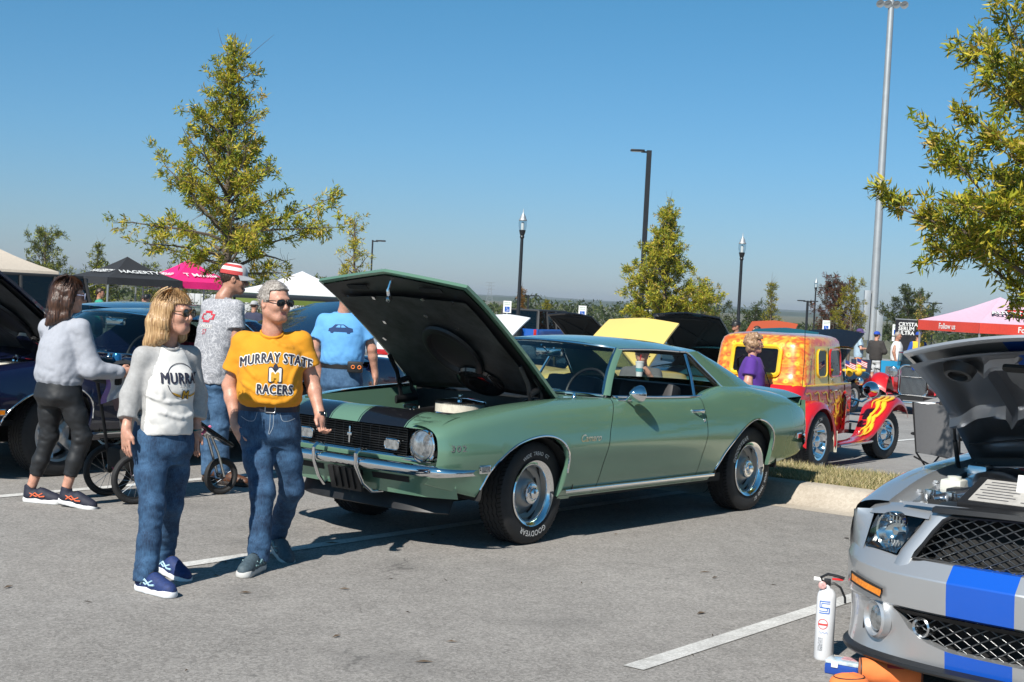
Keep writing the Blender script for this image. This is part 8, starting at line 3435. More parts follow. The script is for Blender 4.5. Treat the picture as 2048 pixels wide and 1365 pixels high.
T(-4.55,42,'oak_tree','small sparse oak with bare twigs left of the green hood',4.3,1.6,1.05,leaf=.12,nlimb=30,dens=1.,seed=8,bare=.35,per=7,cols=[OAK[0],OAK[1],OAK[3]])
T(4.55,44,'oak_tree','golden green oak beside the tall square light pole',5.25,1.2,1.9,leaf=.13,nlimb=64,dens=1.4,seed=12,bare=.06,per=12)
T(5.2,12.5,'oak_tree','big oak reaching in at the right edge',5.1,1.75,2.75,leaf=.10,nlimb=84,dens=1.35,seed=20,bare=.03,per=13,elev=.42)
T(7.25,55,'young_tree','grey-green round tree right of the golden oak',3.4,1.0,.75,leaf=.12,nlimb=26,seed=31,cols=[OAK[2],GRN[1],OAK[3]],shape=2,per=7)
T(10.6,60,'young_tree','bright yellow-green cone-shaped tree behind the orange hood',3.7,1.0,.62,leaf=.13,nlimb=30,seed=33,cols=YGR,per=7)
T(15.5,70,'maple_tree','rust-brown round tree behind the disabled parking sign',4.3,1.0,1.35,leaf=.16,nlimb=40,seed=35,cols=RUS,shape=2,per=8)
T(13.9,60,'young_tree','yellow-green tree left of the stadium light pole',4.0,1.0,.78,leaf=.13,nlimb=34,seed=37,cols=YGR,shape=2,per=8)
T(19.6,72,'evergreen_tree','dark green tree behind the man in the tank top',3.9,.6,1.5,leaf=.15,nlimb=40,seed=39,cols=GRN,shape=2,per=8)
T(16.9,60,'young_tree','thin brownish tree by the far lamp on the right',3.5,1.4,.5,leaf=.12,nlimb=22,seed=41,cols=[OAK[3],GRN[0],OAK[2]],per=6)
T(.35,70,'young_tree','orange autumn tree beside the near lamp post',3.0,.9,.52,leaf=.13,nlimb=26,seed=43,cols=ORL,per=7)
T(1.85,82,'young_tree','small yellow-green tree left of the disabled parking signs',2.5,.6,.6,leaf=.14,nlimb=24,seed=45,cols=YGR,per=7)
T(-19.4,60,'shade_tree','leafy green tree behind the tan canopy',4.1,1.0,1.1,leaf=.14,nlimb=36,seed=47,cols=[GRN[1],OAK[0],GRN[0]],per=8,shape=2)
T(-17.9,62,'shade_tree','smaller leafy tree between the tan and black canopies',3.7,1.0,.8,leaf=.14,nlimb=30,seed=49,cols=[GRN[1],OAK[0],GRN[0]],per=8)
for i,(x,y,r,h) in enumerate(((-18.6,66,1.2,2.6),(-17.0,68,1.3,2.7),(-15.4,66,1.2,2.5),(-13.6,70,1.3,2.5),(-11.8,69,1.2,2.6),(-10.0,71,1.2,2.4),(-8.1,66,1.1,2.5))):
 T(x,y,'hedge_tree',['leftmost','second','third','fourth','fifth','sixth','rightmost'][i]+' bushy green tree in the row behind the canopies, counted from the left',h,.3,r,leaf=.16,nlimb=30,seed=60+i,cols=[GRN[1],GRN[0],OAK[0]],per=8,shape=2,group='bushy trees behind the canopies',dens=.9)
for i,(x,y,r,h) in enumerate(((13.5,80,1.5,2.6),(11.8,84,1.5,2.5),(8.6,86,1.3,2.3),(22.5,82,1.6,2.8),(25.5,78,1.6,2.9))):
 T(x,y,'far_bush','low dark green bush at the far edge of the lot, '+['below the rust-brown tree','left of the rust-brown tree','right of the cone-shaped tree','right of the stadium pole','at the far right'][i],h,.2,r,leaf=.2,nlimb=26,seed=80+i,cols=GRN,per=8,shape=2,group='low bushes at the far edge',dens=.8)
rg=np.random.default_rng(9)
n=36000
x=rg.uniform(-130,170,n)
y=rg.uniform(165,230,n)
hh=2.5+.7*np.sin(x*.09)+.5*np.sin(x*.31+1)+.45*np.sin(x*.83)+.3*np.sin(x*2.1)
gap=(np.sin(x*.047+2.2)>-.1)
z=-1.4+np.where(gap,hh,1.4)*rg.uniform(0,1,n)**.7
c=np.stack([x,y,z],1)
a=rg.normal(0,.21,(n,3,3))
v=(c[:,None]+a).reshape(-1,3)
me=bpy.data.meshes.new('far_wood')
me.from_pydata(v.tolist(),[],np.arange(3*n).reshape(-1,3).tolist())
for m in GRN+[GRN[2]]:
 me.materials.append(m)
me.polygons.foreach_set('material_index',rg.integers(0,4,n).tolist())
o=bpy.data.objects.new('far_wood',me)
COL.objects.link(o)
o['kind'] = 'stuff'
o['label'] = 'dark wooded skyline beyond the lot'
# ---------------------------------------------------------------- lamps,poles,signs
POLE=mat('black_pole',(.012,.013,.015),.4,var=.2)
GALV=mat('galvanised_steel',(.42,.44,.45),.5,metal=.6,var=.08,vscale=2)
GLOBE=glass('lamp_globe',(.80,.84,.86),rough=.12)
def street_lamp(label,x,y,H):
 z=gz(x,y)
 t=thing('street_lamp',label,'lamp post',(x,y,z),0,'ornamental lamp posts')
 mb=MB()
 mb.lathe([(.17,0),(.17,.10),(.13,.16),(.14,.35),(.10,.55),(.065,.75),(.05,H-1.0),(.05,H-.9)],16)
 mb.build('post',POLE,t)
 mb=MB()
 mb.lathe([(.05,H-.92),(.075,H-.86),(.06,H-.82),(.08,H-.76),(.10,H-.68),(.105,H-.64),(0,H-.64)],20)
 mb.build('holder',POLE,t)
 mb=MB()
 mb.lathe([(.10,H-.64),(.125,H-.54),(.135,H-.45),(.125,H-.34),(.085,H-.26)],20)
 mb.build('globe',GLOBE,t)
 mb=MB()
 mb.lathe([(.125,H-.35),(.132,H-.33),(.09,H-.25),(.092,H-.23),(.055,H-.16),(.02,H-.10),(.012,H-.02),(0,H+.06)],20)
 mb.build('finial',GALV,t)
 mb=MB()
 mb.lathe([(.05,H-.64),(.05,H-.42),(0,H-.38)],10)
 mb.build('bulb',WHITEP,t)
street_lamp('ornamental lamp post rising above the white car',.15,46,4.95)
street_lamp('ornamental lamp post left of the yellow-green cone tree',7.75,50,4.85)
street_lamp('ornamental lamp post in front of the rust-brown tree',20.1,97,5.2)
street_lamp('farthest ornamental lamp post, left of the red canopy',32.0,118,5.4)
street_lamp('ornamental lamp post half hidden by the golden oak',4.6,50,3.9)
def area_light(label,x,y,H,arm=-1,double=False,w=.13):
 t=thing('area_light',label,'light pole',(x,y,gz(x,y)))
 mb=MB()
 mb.box((0,0,H/2),(w,w,H))
 mb.build('pole',POLE,t)
 for s in ((arm,) if not double else (-1,1)):
  mb=MB()
  mb.box((s*.14,0,H-.06),(.28,.06,.06))
  mb.box((s*.42,0,H-.02),(.50,.30,.07),bev=.025)
  hd=mb.build('lamp_head',POLE,t)
  mb=MB()
  mb.box((s*.42,0,H-.060),(.40,.24,.008))
  mb.build('diffuser',mat('lamp_lens',(.6,.6,.58),.3),hd)
 mb=MB()
 mb.lathe([(.28,0),(.28,.5),(0,.5)],16)
 mb.build('footing',CONCRETE,t)
area_light('tall square black light pole with flat lamp head',4.55,52,7.75,w=.17)
area_light('distant twin-head light pole right of the near lamp post',.92,95,2.9,double=True,w=.12)
area_light('distant light pole left of the rust-brown tree',19.2,95,3.6,double=True,w=.14)
area_light('distant light pole above the red canopy',33.2,115,4.4,double=True,w=.14)
area_light('light pole behind the small sparse oak',-7.45,75,5.0,arm=1,w=.08)
area_light('thin dark light pole beside the white and green canopy',-6.35,50,2.35,double=True,w=.09)
t=thing('stadium_light','very tall grey stadium light pole with cabinets','light pole',(21.05,85,gz(21,85)))
mb=MB()
mb.lathe([(.26,0),(.24,6),(.21,12),(.17,21.2),(0,21.2)],24)
mb.build('pole',GALV,t)
for x,z0,z1 in ((-.45,1.3,4.2),(.33,.6,3.1)):
 mb=MB()
 mb.box((x,-.2,(z0+z1)/2),(.36,.3,z1-z0),bev=.02)
 mb.build('cabinet',GALV,t)
mb=MB()
mb.box((0,0,21.0),(1.6,.1,.1))
mb.build('crossarm',GALV,t)
for x in (-.7,-.25,.25,.7):
 mb=MB()
 mb.M=Matrix.Translation((x,-.15,20.9)) @ Matrix.Rotation(R(120),4,'X')
 mb.lathe([(.0,-.2),(.12,-.15),(.24,.12),(.22,.12),(0,0)],16)
 mb.build('floodlight',GALV,t)
BLUES=mat('sign_blue',(.01,.09,.42),.4)
for k,(x,y) in enumerate(((-.25,56),(2.75,58),(5.55,60),(12.95,60),(15.85,60))):
 t=thing('parking_sign',['disabled parking sign left of the near lamp post','disabled parking sign above the black raised hood','disabled parking sign half hidden by the yellow hood','disabled parking sign in front of the rust-brown tree','disabled parking sign right of the stadium light pole'][k],'sign',(x,y,gz(x,y)),0,'disabled parking signs')
 H=2.12
 mb=MB()
 mb.box((0,.02,H/2),(.05,.03,H))
 mb.build('post',GALV,t)
 mb=MB()
 mb.box((0,0,H-.23),(.31,.006,.46))
 mb.box((0,0,H-.60),(.31,.006,.18))
 mb.build('plate',WHITEP,t)
 mb=MB()
 mb.box((0,-.005,H-.32),(.19,.004,.20))
 mb.build('blue_panel',BLUES,t)
 mb=MB()
 L=frame_mat((0,-.010,H-.32),(1,0,0),(0,0,1))
 mb.M=L
 mb.tube([(.045*cos(a)-.005,.045*sin(a)-.025,0) for a in np.linspace(-2.6,.6,12)],.008,4)
 mb.tube([(-.015,.05,0),(-.012,.0,0),(.03,0,0),(.045,-.06,0)],.009,4)
 mb.ball((-.017,.072,0),.014,8,6)
 mb.build('wheelchair_symbol',WHITEP,t)
 letters('RESERVED',frame_mat((0,-.005,H-.07),(1,0,0),(0,0,1)),mat('sign_green',(.02,.2,.08),.5),t,.055,.01)
 letters('PARKING',frame_mat((0,-.005,H-.14),(1,0,0),(0,0,1)),MATS['sign_green'],t,.055,.01)
t=thing('stop_sign','red octagonal stop sign behind the man in light blue tee','sign',(-4.65,41,gz(-4.6,41)))
mb=MB()
mb.box((0,.03,1.05),(.06,.04,2.1))
mb.build('post',GALV,t)
for r_,m_,d_ in ((.38,WHITEP,0),(.355,mat('stop_red',(.42,.012,.015),.45),-.004)):
 mb=MB()
 mb.prism([(r_*cos(R(22.5+45*i)),r_*sin(R(22.5+45*i))) for i in range(8)],0,.004,frame_mat((0,d_,2.05),(1,0,0),(0,0,1)))
 mb.build('plate',m_,t)
letters('STOP',frame_mat((0,-.011,2.05),(1,0,0),(0,0,1)),WHITEP,t,.26,.02)
t=thing('transmission_tower','distant lattice power pylon on the skyline','pylon',(-10.5,620,-1.6),scale=.75)
mb=MB()
for sx in (-1,1):
 for sy in (-1,1):
  mb.tube([(sx*2.4,sy*2.4,0),(sx*.8,sy*.8,8),(sx*.5,sy*.5,13)],.10,4)
for k in range(7):
 w0,w1=2.4-.22*k,2.2-.22*k
 z0,z1=1.4*k,1.4*k+1.4
 for s in (-1,1):
  mb.tube([(s*w0,-w0,z0),(-s*w1,-w1,z1)],.05,4)
  mb.tube([(s*w0,w0,z0),(-s*w1,w1,z1)],.05,4)
for z in (9,11,12.8):
 mb.tube([(-2.6,0,z),(2.6,0,z)],.09,4)
mb.build('lattice',GALV,t)
# ---------------------------------------------------------------- canopies
def canopy(label,x,y,rz,m,half=1.5,eave=2.05,peak=3.05,val=.26,text=None,tcol=None,vm=None,tsize=.3,legs=GALV,vtext=None,sag=.10):
 t=thing('canopy',label,'canopy',(x,y,gz(x,y)),rz)
 for k in range(4):
  a=pi/2*k
  M=Matrix.Rotation(a,4,'Z')
  mb=MB(M)
  rows=[]
  for u in np.linspace(0,1,9):
   w=half*u
   z=peak+(eave-peak)*u-sag*sin(pi*u)
   rows.append([(w*s,-w,z-.03*(1-s*s)*sin(pi*u)) for s in np.linspace(-1,1,7)])
  mb.grid(rows)
  mb.build('roof_panel',m,t)
  mb=MB(M)
  mb.grid([[(half*s,-half-.002,eave),(half*s,-half-.012+.012*sin(s*9),eave-val)] for s in np.linspace(-1,1,21)])
  mb.build('valance',vm or m,t)
  mb=MB(M)
  mb.box((half-.04,-half+.04,eave/2),(.045,.045,eave))
  mb.build('leg',legs,t)
  mb=MB(M)
  mb.tube([(-half+.05,-half+.05,eave-.08),(0,-half+.05,eave-.38),(half-.05,-half+.05,eave-.08)],.016,5)
  mb.build('truss',legs,t)
  if text:
   def fn(px_,py_,M=M):
    u=.64-py_/sqrt(half**2+(peak-eave)**2)
    z=peak+(eave-peak)*u-sag*sin(pi*u)
    return M @ Vector((px_,-half*u-.02,z+.045))
   letters(text,None,tcol or WHITEP,t,tsize,.02,fn=fn)
  if vtext:
   letters(vtext,M @ frame_mat((0,-half-.022,eave-val/2),(1,0,0),(0,0,1)),WHITEP,t,val*.8,.02)
 return t
canopy('tan pop-up canopy at the left edge',-12.6,34.5,R(20),cloth('tan_canvas',(.46,.40,.33)),1.6,2.0,2.62,sag=.05)
canopy('black pop-up canopy with white lettering',-14.45,54,R(42),cloth('black_canvas',(.016,.017,.02)),1.5,2.12,2.92,text='HAGERTY',tsize=.36)
canopy('bright pink pop-up canopy with white lettering',-12.6,56,R(40),cloth('magenta_canvas',(.72,.006,.16)),1.5,2.14,3.0,text='T Mobile',tsize=.38)
canopy('white canopy with green valance behind the man in yellow',-6.9,47,R(30),cloth('white_canvas',(.68,.66,.68)),1.9,1.85,2.62,val=.32,vm=cloth('green_canvas',(.14,.19,.03)))
ac=canopy('pale pink and red canopy with a round logo',14.55,43.5,R(14),cloth('pale_pink_canvas',(.62,.42,.52)),1.7,2.2,3.0,val=.30,vm=cloth('red_canvas',(.62,.05,.03)),vtext='Follow us',sag=.06)
def on_roof(x,y,u0=.55,d=.02):
 half,peak,eave,sag=1.7,3.0,2.2,.06
 u=u0-y/sqrt(half**2+(peak-eave)**2)
 return Vector((x,-half*u-d*.6,peak+(eave-peak)*u-sag*sin(pi*u)+d))
mb=MB()
n=30
mb.add([on_roof(.36*cos(2*pi*i/n),.26*sin(2*pi*i/n),d=.03) for i in range(n)]+[on_roof(0,0,d=.03)],[(i,(i+1) % n,n) for i in range(n)])
mb.build('logo_disc',mat('logo_red',(.6,.02,.015),.6),ac)
mb=MB()
mb.tube([on_roof(.38*cos(a),.27*sin(a),d=.035) for a in np.linspace(0,2*pi,31)[:-1]],.03,4,closed=True)
mb.build('logo_ring',MATTE,ac)
for sz,b_,m_,d in ((.31,.05,MATTE,.05),(.31,.015,WHITEP,.07)):
 letters('AUTOWORKS',None,m_,ac,sz,b_,shear=.2,fn=lambda x,y: on_roof(x,y-.08+.05*x,d=d))
letters('DETAILING',None,WHITEP,ac,.11,.02,fn=lambda x,y: on_roof(x,y+.2,d=.06))
t=thing('banner_stand','black upright advertising banner lettered CRYSTAL SERUM','banner',(12.72,47.0,gz(12.7,47)))
mb=MB()
mb.box((0,0,1.2),(.68,.02,2.0))
mb.build('panel',mat('banner_black',(.018,.018,.022),.5,var=.6,vscale=4),t)
mb=MB()
mb.box((0,0,.1),(.75,.22,.18),bev=.03)
mb.build('stand',GALV,t)
mb=MB()
mb.box((0,0,2.21),(.70,.035,.03))
mb.build('top_rail',GALV,t)
for k,s in enumerate(('CRYSTAL','SERUM','ULTRA')):
 letters(s,frame_mat((-.24,-.015,2.05-.14*k),(1,0,0),(0,0,1)),WHITEP,t,.17,.025,align='LEFT')
t=thing('site_fence','pale ribbed metal fence behind the canopies','fence',(-17.4,74,gz(-17,74)))
pn=None
for k in range(30):
 if pn is None:
  mb=MB()
  mb.box((0,0,.85),(.30,.04,1.7),bev=.012)
  pn=mb.build('panel',mat('pale_metal',(.48,.49,.49),.5,metal=.2),t)
 else:
  o=pn.copy()
  COL.objects.link(o)
  o.parent=t
  o.location=(.32*k,0,0)
t=thing('golf_cart','dark roofed golf cart behind the man in the striped cap','cart',(-4.75,30,gz(-4.7,30)),R(15))
mb=MB()
mb.box((0,0,1.72),(2.6,1.2,.10),bev=.04)
mb.build('roof',mat('dark_roof',(.02,.025,.03),.4),t)
mb=MB()
for x in (-1.05,-.1,.95):
 for y in (-.5,.5):
  mb.tube([(x,y,.7),(x,y,1.68)],.025,6)
mb.build('frame',BLACK,t)
mb=MB()
mb.box((-.1,0,.55),(2.5,1.15,.35),bev=.08)
mb.box((.1,0,.85),(.5,1.1,.16),bev=.05)
mb.box((-.2,0,1.1),(.14,1.1,.5),bev=.05)
mb.box((1.0,0,.8),(.3,1.1,.4),bev=.1)
mb.build('body',paint('cart_green',(.02,.08,.05)),t)
for x in (-.9,.85):
 for s in (1,-1):
  wheel(t,(x,s*.5,.25),r=.25,w=.18,rim=.14,style='five',side=s,detail=False)
# ---------------------------------------------------------------- chairs
def camp_chair(label,x,y,rz,fabric,z=None,H=.92,mesh=None):
 t=thing('folding_chair',label,'chair',(x,y,gz(x,y) if z is None else z),rz)
 fr=BLACK
 for s in (-1,1):
  mb=MB()
  mb.tube([(s*.27,-.26,.02),(s*.27,.22,.44),(s*.29,.30,H)],.011,6)
  mb.build('back_post',fr,t)
  mb=MB()
  mb.tube([(s*.27,.26,.02),(s*.27,-.26,.45),(s*.30,-.28,.64)],.011,6)
  mb.build('front_post',fr,t)
  mb=MB()
  mb.tube([(s*.31,-.34,.64),(s*.31,-.1,.66),(s*.30,.25,.64)],.028,8,flat=(.6,1.3))
  mb.build('armrest',fr,t)
 mb=MB()
 mb.tube([(-.27,-.26,.05),(.27,.26,.40)],.010,6)
 mb.tube([(.27,-.26,.05),(-.27,.26,.40)],.010,6)
 mb.build('cross_brace',fr,t)
 mb=MB()
 mb.grid([[(.26*u,-.26+.5*v,.45-.05*sin(pi*v)*(1-u*u)) for u in np.linspace(-1,1,7)] for v in np.linspace(0,1,6)])
 mb.build('seat',fabric,t)
 mb=MB()
 mb.grid([[(.28*u,.22+.08*v+.04*(1-u*u),.44+(H-.44)*v) for u in np.linspace(-1,1,9)] for v in np.linspace(0,1,7)],mi=lambda i,j: 1 if 1<=i<=3 and 2<=j<=5 and mesh else 0)
 mb.build('backrest',[fabric,mesh or fabric],t)
 return t
MESHC=mat('grey_mesh',(.13,.13,.135),.8,var=.3,vscale=200)
camp_chair('black camp chair with grey mesh back beyond the silver coupe',4.72,15.4,R(128),MESHC,H=.98)
camp_chair('bright blue camp chair on the far grass strip',11.15,42.8,R(175),mat('azure_fabric',(.01,.26,.50),.7),mesh=MESHC)
camp_chair('dark navy camp chair on the far grass strip',10.25,42.6,R(175),mat('navy_fabric',(.02,.03,.06),.7),mesh=MESHC)
camp_chair('folding chair under the seated person in navy',-1.35,17.25,R(200) ,mat('sand_fabric',(.4,.32,.22),.8))
camp_chair('folding chair under the man with the paper cup',1.48,16.45,R(-12),mat('black_fabric',(.02,.02,.02),.8))
# ---------------------------------------------------------------- jogging stroller with a child
SX,SY,SA=-2.74,10.33,R(40.4)
t=thing('stroller','three-wheeled jogging stroller with pink frame pushed by the woman in leggings','stroller',(SX,SY,0),SA)
def bike_wheel(x,y,r):
 e=bpy.data.objects.new('wheel',None)
 COL.objects.link(e)
 e.parent=t
 e.location=(x,y,r)
 C_=lambda q,yy=0,n=40: [(q*cos(a),yy,q*sin(a)) for a in np.linspace(0,2*pi,n+1)[:-1]]
 mb=MB()
 mb.tube(C_(r-.020),.020,10,closed=True)
 mb.build('tyre',RUBBER,e)
 mb=MB()
 mb.tube(C_(r-.042),.008,6,closed=True)
 mb.build('rim',BLACK,e)
 mb=MB()
 for k in range(16):
  a=2*pi*k/16
  mb.tube([(.018*cos(a+1),.02*(1 if k % 2 else -1),.018*sin(a+1)),((r-.045)*cos(a),0,(r-.045)*sin(a))],.0018,3,caps=False)
 many(mb.build('spokes',STEEL,e))
 mb=MB()
 mb.lathe([(.0,-.035),(.02,-.035),(.02,.035),(0,.035)],12,'Y')
 mb.build('hub',BLACK,e)
bike_wheel(0,-.22,.18)
bike_wheel(0,.22,.19)
bike_wheel(.80,0,.14)
PINK=mat('pink_frame',(.72,.17,.30),.35,coat=.5)
for s in (-1,1):
 mb=MB()
 mb.tube([(0,s*.20,.19),(.35,s*.17,.34),(.66,s*.06,.52)],.013,8)
 mb.build('side_rail',PINK,t)
 mb=MB()
 mb.tube([(0,s*.19,.20),(-.06,s*.2,.55),(-.14,s*.2,.92)],.013,8)
 mb.build('upright',BLACK,t)
 mb=MB()
 mb.tube([(.80,s*.05,.14),(.74,s*.05,.32),(.68,s*.03,.46)],.011,8)
 mb.build('fork',ALU,t)
mb=MB()
mb.tube([(-.14,-.2,.92),(-.20,-.18,.96),(-.21,0,.97),(-.20,.18,.96),(-.14,.2,.92)],.017,8)
mb.build('handle',MATTE,t)
mb=MB()
mb.box((-.10,0,.88),(.16,.40,.10),bev=.03)
mb.build('organiser',MATTE,t)
mb=MB()
mb.grid([[(.02+.30*v,.19*u,.40+.26*(1-v)**2-.05*(1-u*u)) for u in np.linspace(-1,1,7)] for v in np.linspace(-.25,1,8)])
mb.grid([[(.02-.10*v,.19*u,.62+.30*v) for u in np.linspace(-1,1,5)] for v in (0,.5,1)])
mb.build('seat',mat('mauve_fabric',(.16,.10,.11),.85,var=.1),t)
mb=MB()
mb.box((.62,0,.50),(.46,.30,.03),Matrix.Rotation(R(32),4,'Y'),bev=.012)
mb.build('footrest',BLACKG,t)
mb=MB()
mb.grid([[(-.10+.32*sin(a),.2*u,.72+.30*cos(a)*(1-.1*u*u)) for u in np.linspace(-1,1,7)] for a in np.linspace(-.5,1.1,8)])
mb.build('hood',mat('black_hood_fabric',(.02,.02,.022),.85),t)
mb=MB()
mb.box((.12,0,.30),(.36,.30,.16),bev=.05)
mb.build('basket',MATTE,t)
sp=lambda a,b,z: (SX+a*cos(SA)-b*sin(SA),SY+a*sin(SA)+b*cos(SA),z)
ch=thing('child','small child in the stroller, bare feet on the footrest','person',(SX,SY,0),SA)
f=Field((-.15,-.25,.3),(.9,.25,1.0),.008)
hdc=Head((.06,0,.84),R(90),-.1,0,.80)
hdc.skull(f)
f.cone((.05,0,.76),(.05,0,.70),.035,.04,.03)
f.chain([(.05,0,.70),(.08,0,.55)],[.06,.075],.04)
for s in (-1,1):
 f.chain([(.05,s*.09,.68),(.16,s*.12,.60),(.30,s*.08,.58)],[.03,.026,.02],.02)
 f.chain([(.10,s*.05,.52),(.34,s*.06,.60),(.52,s*.06,.56)],[.05,.042,.026],.02)
 f.chain([(.50,s*.06,.55),(.56,s*.06,.585),(.60,s*.06,.60)],[.024,.022,.014],.01)
 for j in range(4):
  f.cone((.59,s*.06+(j-1.5)*.011,.60),(.615,s*.06+(j-1.5)*.012,.608),.007,.006,.003)
 hand(f,(.30,s*.08,.58),(.40,s*.06,.56),(0,0,1),.4,s=.55)
f.build('body',SKIN,ch)
f=Field((-.15,-.25,.4),(.5,.25,.75),.009)
f.chain([(.05,0,.68),(.08,0,.55)],[.085,.10],.04)
for s in (-1,1):
 f.chain([(.05,s*.09,.67),(.16,s*.12,.60),(.24,s*.10,.59)],[.042,.036,.032],.02)
f.build('shirt',[cloth('cream_stripe',(.6,.5,.4)),cloth('rust_stripe',(.35,.12,.07))],ch,lambda c: (np.sin(c[:,0]*160)>0).astype(np.int32))
hair_short(BLOND)(hdc,ch,.008)
t2=thing('drink_can','blue drink can on the stroller handle tray','can',sp(-.12,-.10,.93))
mb=MB()
mb.lathe([(0,0),(.028,0),(.033,.012),(.033,.105),(.027,.12),(.026,.122),(0,.118)],24)
mb.build('can_body',mat('blue_can',(.02,.16,.36),.25,metal=.6,var=.5,vscale=26),t2)
t2=thing('hanging_cloth','white and purple cloth hanging from the stroller handle','cloth',sp(-.16,-.18,.90))
mb=MB()
mb.grid([[(.14*(u-.5)+.02*sin(v*5),-.02-.03*sin(u*7+v*3),-.20*v*(1-.3*u)) for u in np.linspace(0,1,10)] for v in np.linspace(0,1,8)],mi=lambda i,j: 1 if j<2 else 0)
mb.build('drape',[cloth('white_cloth',(.6,.58,.58)),cloth('violet_cloth',(.25,.16,.4))],t2)
# ---------------------------------------------------------------- foreground bits by the silver coupe
t=thing('fire_extinguisher','white fire extinguisher with blue S emblem standing by the silver coupe','fire extinguisher',(1.505,6.63,0),R(-13))
mb=MB()
mb.lathe([(0,0),(.040,0),(.044,.008),(.044,.285),(.040,.305),(.028,.322),(.016,.328),(.014,.345),(0,.345)],32)
mb.build('cylinder',mat('white_enamel',(.72,.73,.75),.25,coat=.6),t)
mb=MB()
mb.tube([(-.012,0,.34),(-.03,0,.375),(.0,0,.392),(.05,0,.385),(.075,0,.378)],.011,8,flat=(.6,1.3))
mb.tube([(0,0,.34),(.03,0,.352),(.06,0,.335),(.082,0,.29),(.084,0,.265)],.008,8,flat=(.7,1.2))
mb.box((0,0,.355),(.03,.028,.03),bev=.005)
mb.build('handle',BLACK,t)
mb=MB()
mb.box((.045,0,.372),(.05,.016,.010),bev=.003)
mb.build('safety_tab',mat('red_plastic',(.6,.02,.02),.4),t)
mb=MB()
mb.tube([(-.02,0,.362),(-.062,0,.366)],.010,10)
mb.build('nozzle',WHITEP,t)
mb=MB()
mb.lathe([(.018,.0),(.018,-.012),(.015,-.014),(0,-.014)],18,'Y',(-.022,-.016,.342))
mb.build('gauge',mat('gauge_face',(.6,.35,.33),.3,var=.4,vscale=90),t)
wrap=lambda x,y,d=.001: ((.0442+d)*sin(x/.044-.15),-(.0442+d)*cos(x/.044-.15),y)
EB=mat('emblem_blue',(.02,.13,.5),.5)
mb=MB()
for o_,w_ in ((0,.0045),(.009,.0035)):
 P=[(.024-0,.272-o_),(-.022+o_,.272-o_),(-.022+o_,.243+o_*.2),(.022-o_,.243-o_*.2),(.022-o_,.218+o_),(-.024,.218+o_)]
 for (a,b),(c,d) in zip(P,P[1:]):
  for k in range(6):
   x0,y0,x1,y1=a+(c-a)*k/6,b+(d-b)*k/6,a+(c-a)*(k+1)/6,b+(d-b)*(k+1)/6
   nx,ny=(0,w_/2) if abs(d-b)<abs(c-a) else (w_/2,0)
   mb.add([wrap(x0-nx,y0-ny),wrap(x1-nx,y1-ny),wrap(x1+nx,y1+ny),wrap(x0+nx,y0+ny)],[(0,1,2,3)])
mb.build('emblem',EB,t)
mb=MB()
ri=[wrap(.023*cos(a)-.004,.168+.024*sin(a)) for a in np.linspace(0,2*pi,25)]
ro=[wrap(.020*cos(a)-.004,.168+.021*sin(a)) for a in np.linspace(0,2*pi,25)]
mb.grid([ri,ro])
mb.grid([[wrap(x,y) for x in np.linspace(-.024,.016,8)] for y in (.162,.170)])
mb.build('ring_logo',mat('logo_red2',(.6,.05,.04),.5),t)
mb=MB()
mb.grid([[wrap(x,y) for x in np.linspace(-.022,.0,5)] for y in (.045,.105)])
mb.build('label',mat('grey_label',(.35,.36,.38),.5,var=.7,vscale=120),t)
mb=MB()
mb.tube([wrap(-.02+.005*k,.128+.005*sin(k*2.1),.0006) for k in range(9)],.0008,4)
mb.build('signature',EB,t)
t=thing('first_aid_case','small blue case with clear lid lying by the extinguisher','case',(1.545,6.37,0),R(-30))
mb=MB()
mb.box((0,0,.024),(.155,.11,.048),bev=.010)
mb.build('tray',mat('case_blue',(.012,.06,.32),.35,coat=.5),t)
mb=MB()
mb.box((0,0,.056),(.15,.105,.018),bev=.006)
mb.build('lid',mat('clear_case_lid',(.50,.60,.66),.12,coat=1.,var=.3,vscale=30),t)
mb=MB()
mb.box((.02,.01,.0665),(.07,.05,.002))
mb.build('leaflet',mat('case_label',(.55,.30,.32),.5,var=.5,vscale=60),t)
mb=MB()
mb.box((-.03,-.057,.045),(.03,.008,.022),bev=.002)
mb.build('latch',WHITEP,t)
ORF=cloth('orange_fabric',(.80,.20,.05),.06,20)
t=thing('duffel_bag','orange cylindrical kit bag lying under the silver coupe nose','bag',(1.70,6.20,0),R(-8))
mb=MB()
n=28
rows=[]
for i,x in enumerate(np.linspace(-.13,.13,15)):
 q=.058*(1-.10*(abs(x)/.13)**6)
 rows.append([(x,q*cos(a)*(1+.03*sin(x*60+a*3)),.057+q*sin(a)*(1+.04*sin(x*45+a*2))) for a in np.linspace(0,2*pi,n+1)[:-1]])
mb.grid(rows,cv=True)
mb.add([r for r in rows[0]]+[(-.135,0,.057)],[(i,(i+1) % n,n) for i in range(n)])
mb.add([r for r in rows[-1]]+[(.135,0,.057)],[(i,(i+1) % n,n) for i in range(n)])
mb.build('shell',ORF,t)
for x in (-.128,.125):
 mb=MB()
 mb.tube([(x,.055*cos(a),.057+.055*sin(a)) for a in np.linspace(0,2*pi,25)[:-1]],.003,5,closed=True)
 mb.build('piping',BLACK,t)
mb=MB()
mb.grid([[(x,.0605*cos(a),.057+.0605*sin(a)) for a in np.linspace(1.7,2.6,6)] for x in (-.02,.05)])
lb=mb.build('label_patch',mat('patch_red',(.45,.05,.05),.6),t)
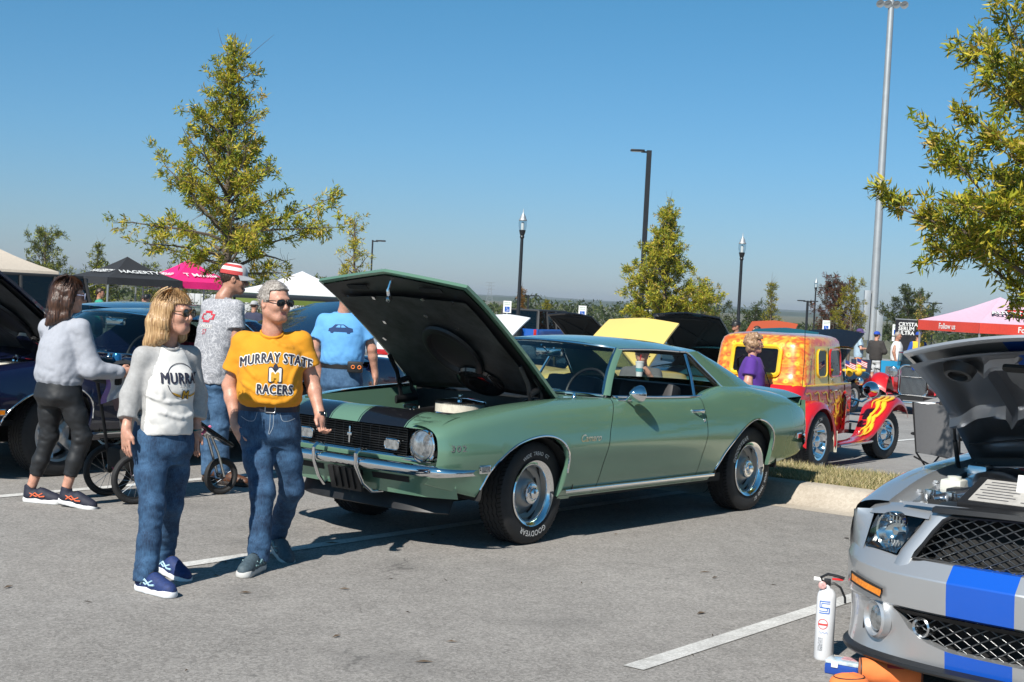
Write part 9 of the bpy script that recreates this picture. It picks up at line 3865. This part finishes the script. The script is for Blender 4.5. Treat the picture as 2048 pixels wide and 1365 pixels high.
letters('ROAD KIT',frame_mat((-.138,0,.05),(0,-1,0),(0,0,1)),BLACK,t,.022,.01)
t=thing('orange_pouch','small orange pouch in front of the blue case','bag',(1.50,6.10,0),R(20))
mb=MB()
mb.grid([[(.09*cos(a)*sin(b),.06*sin(a)*sin(b),.035+.035*cos(b)*(1+.1*sin(3*a))) for b in np.linspace(.01,pi-.01,9)] for a in np.linspace(0,2*pi,21)[:-1]],cu=True)
mb.build('shell',ORF,t)
mb=MB()
mb.tube([(.07*cos(a),.047*sin(a),.056) for a in np.linspace(0,2*pi,21)[:-1]],.003,4,closed=True)
mb.build('zip',BLACK,t)
rg=np.random.default_rng(17)
mb=MB()
for k in range(46):
 x,y=rg.uniform(-2.5,3.2),rg.uniform(5.6,11.2)
 if .6*x+.8*y>10.7:
  continue
 a,L=rg.uniform(0,pi),rg.uniform(.012,.05)
 w=L*rg.uniform(.08,.3)
 dx,dy=cos(a)*L,sin(a)*L
 nx,ny=-sin(a)*w,cos(a)*w
 mb.add([(x-dx,y-dy,.006),(x+nx,y+ny,.012),(x+dx,y+dy,.006),(x-nx,y-ny,.007)],[(0,1,2),(0,2,3)])
o=mb.build('leaf_litter',mat('dry_leaf',(.09,.06,.035),.8,var=.4),ang=0)
o['kind'] = 'stuff'
o['label'] = 'dry leaves and twigs scattered on the asphalt'
mb=MB()
mb.box((1250,1650,10.5),(7000,6800,27))
hz=mb.build('haze',None,ang=0)
hm=bpy.data.materials.new('haze')
hm.use_nodes=True
hm.node_tree.nodes.clear()
ho=hm.node_tree.nodes.new('ShaderNodeOutputMaterial')
hv=hm.node_tree.nodes.new('ShaderNodeVolumePrincipled')
hv.inputs['Color'].default_value=(.80,.87,.95,1)
hv.inputs['Density'].default_value=.00024
hv.inputs['Anisotropy'].default_value=.2
hm.node_tree.links.new(hv.outputs[0],ho.inputs['Volume'])
hz.data.materials.clear()
hz.data.materials.append(hm)
hz['kind'] = 'stuff'
hz['label'] = 'thin haze that pales the far hills'
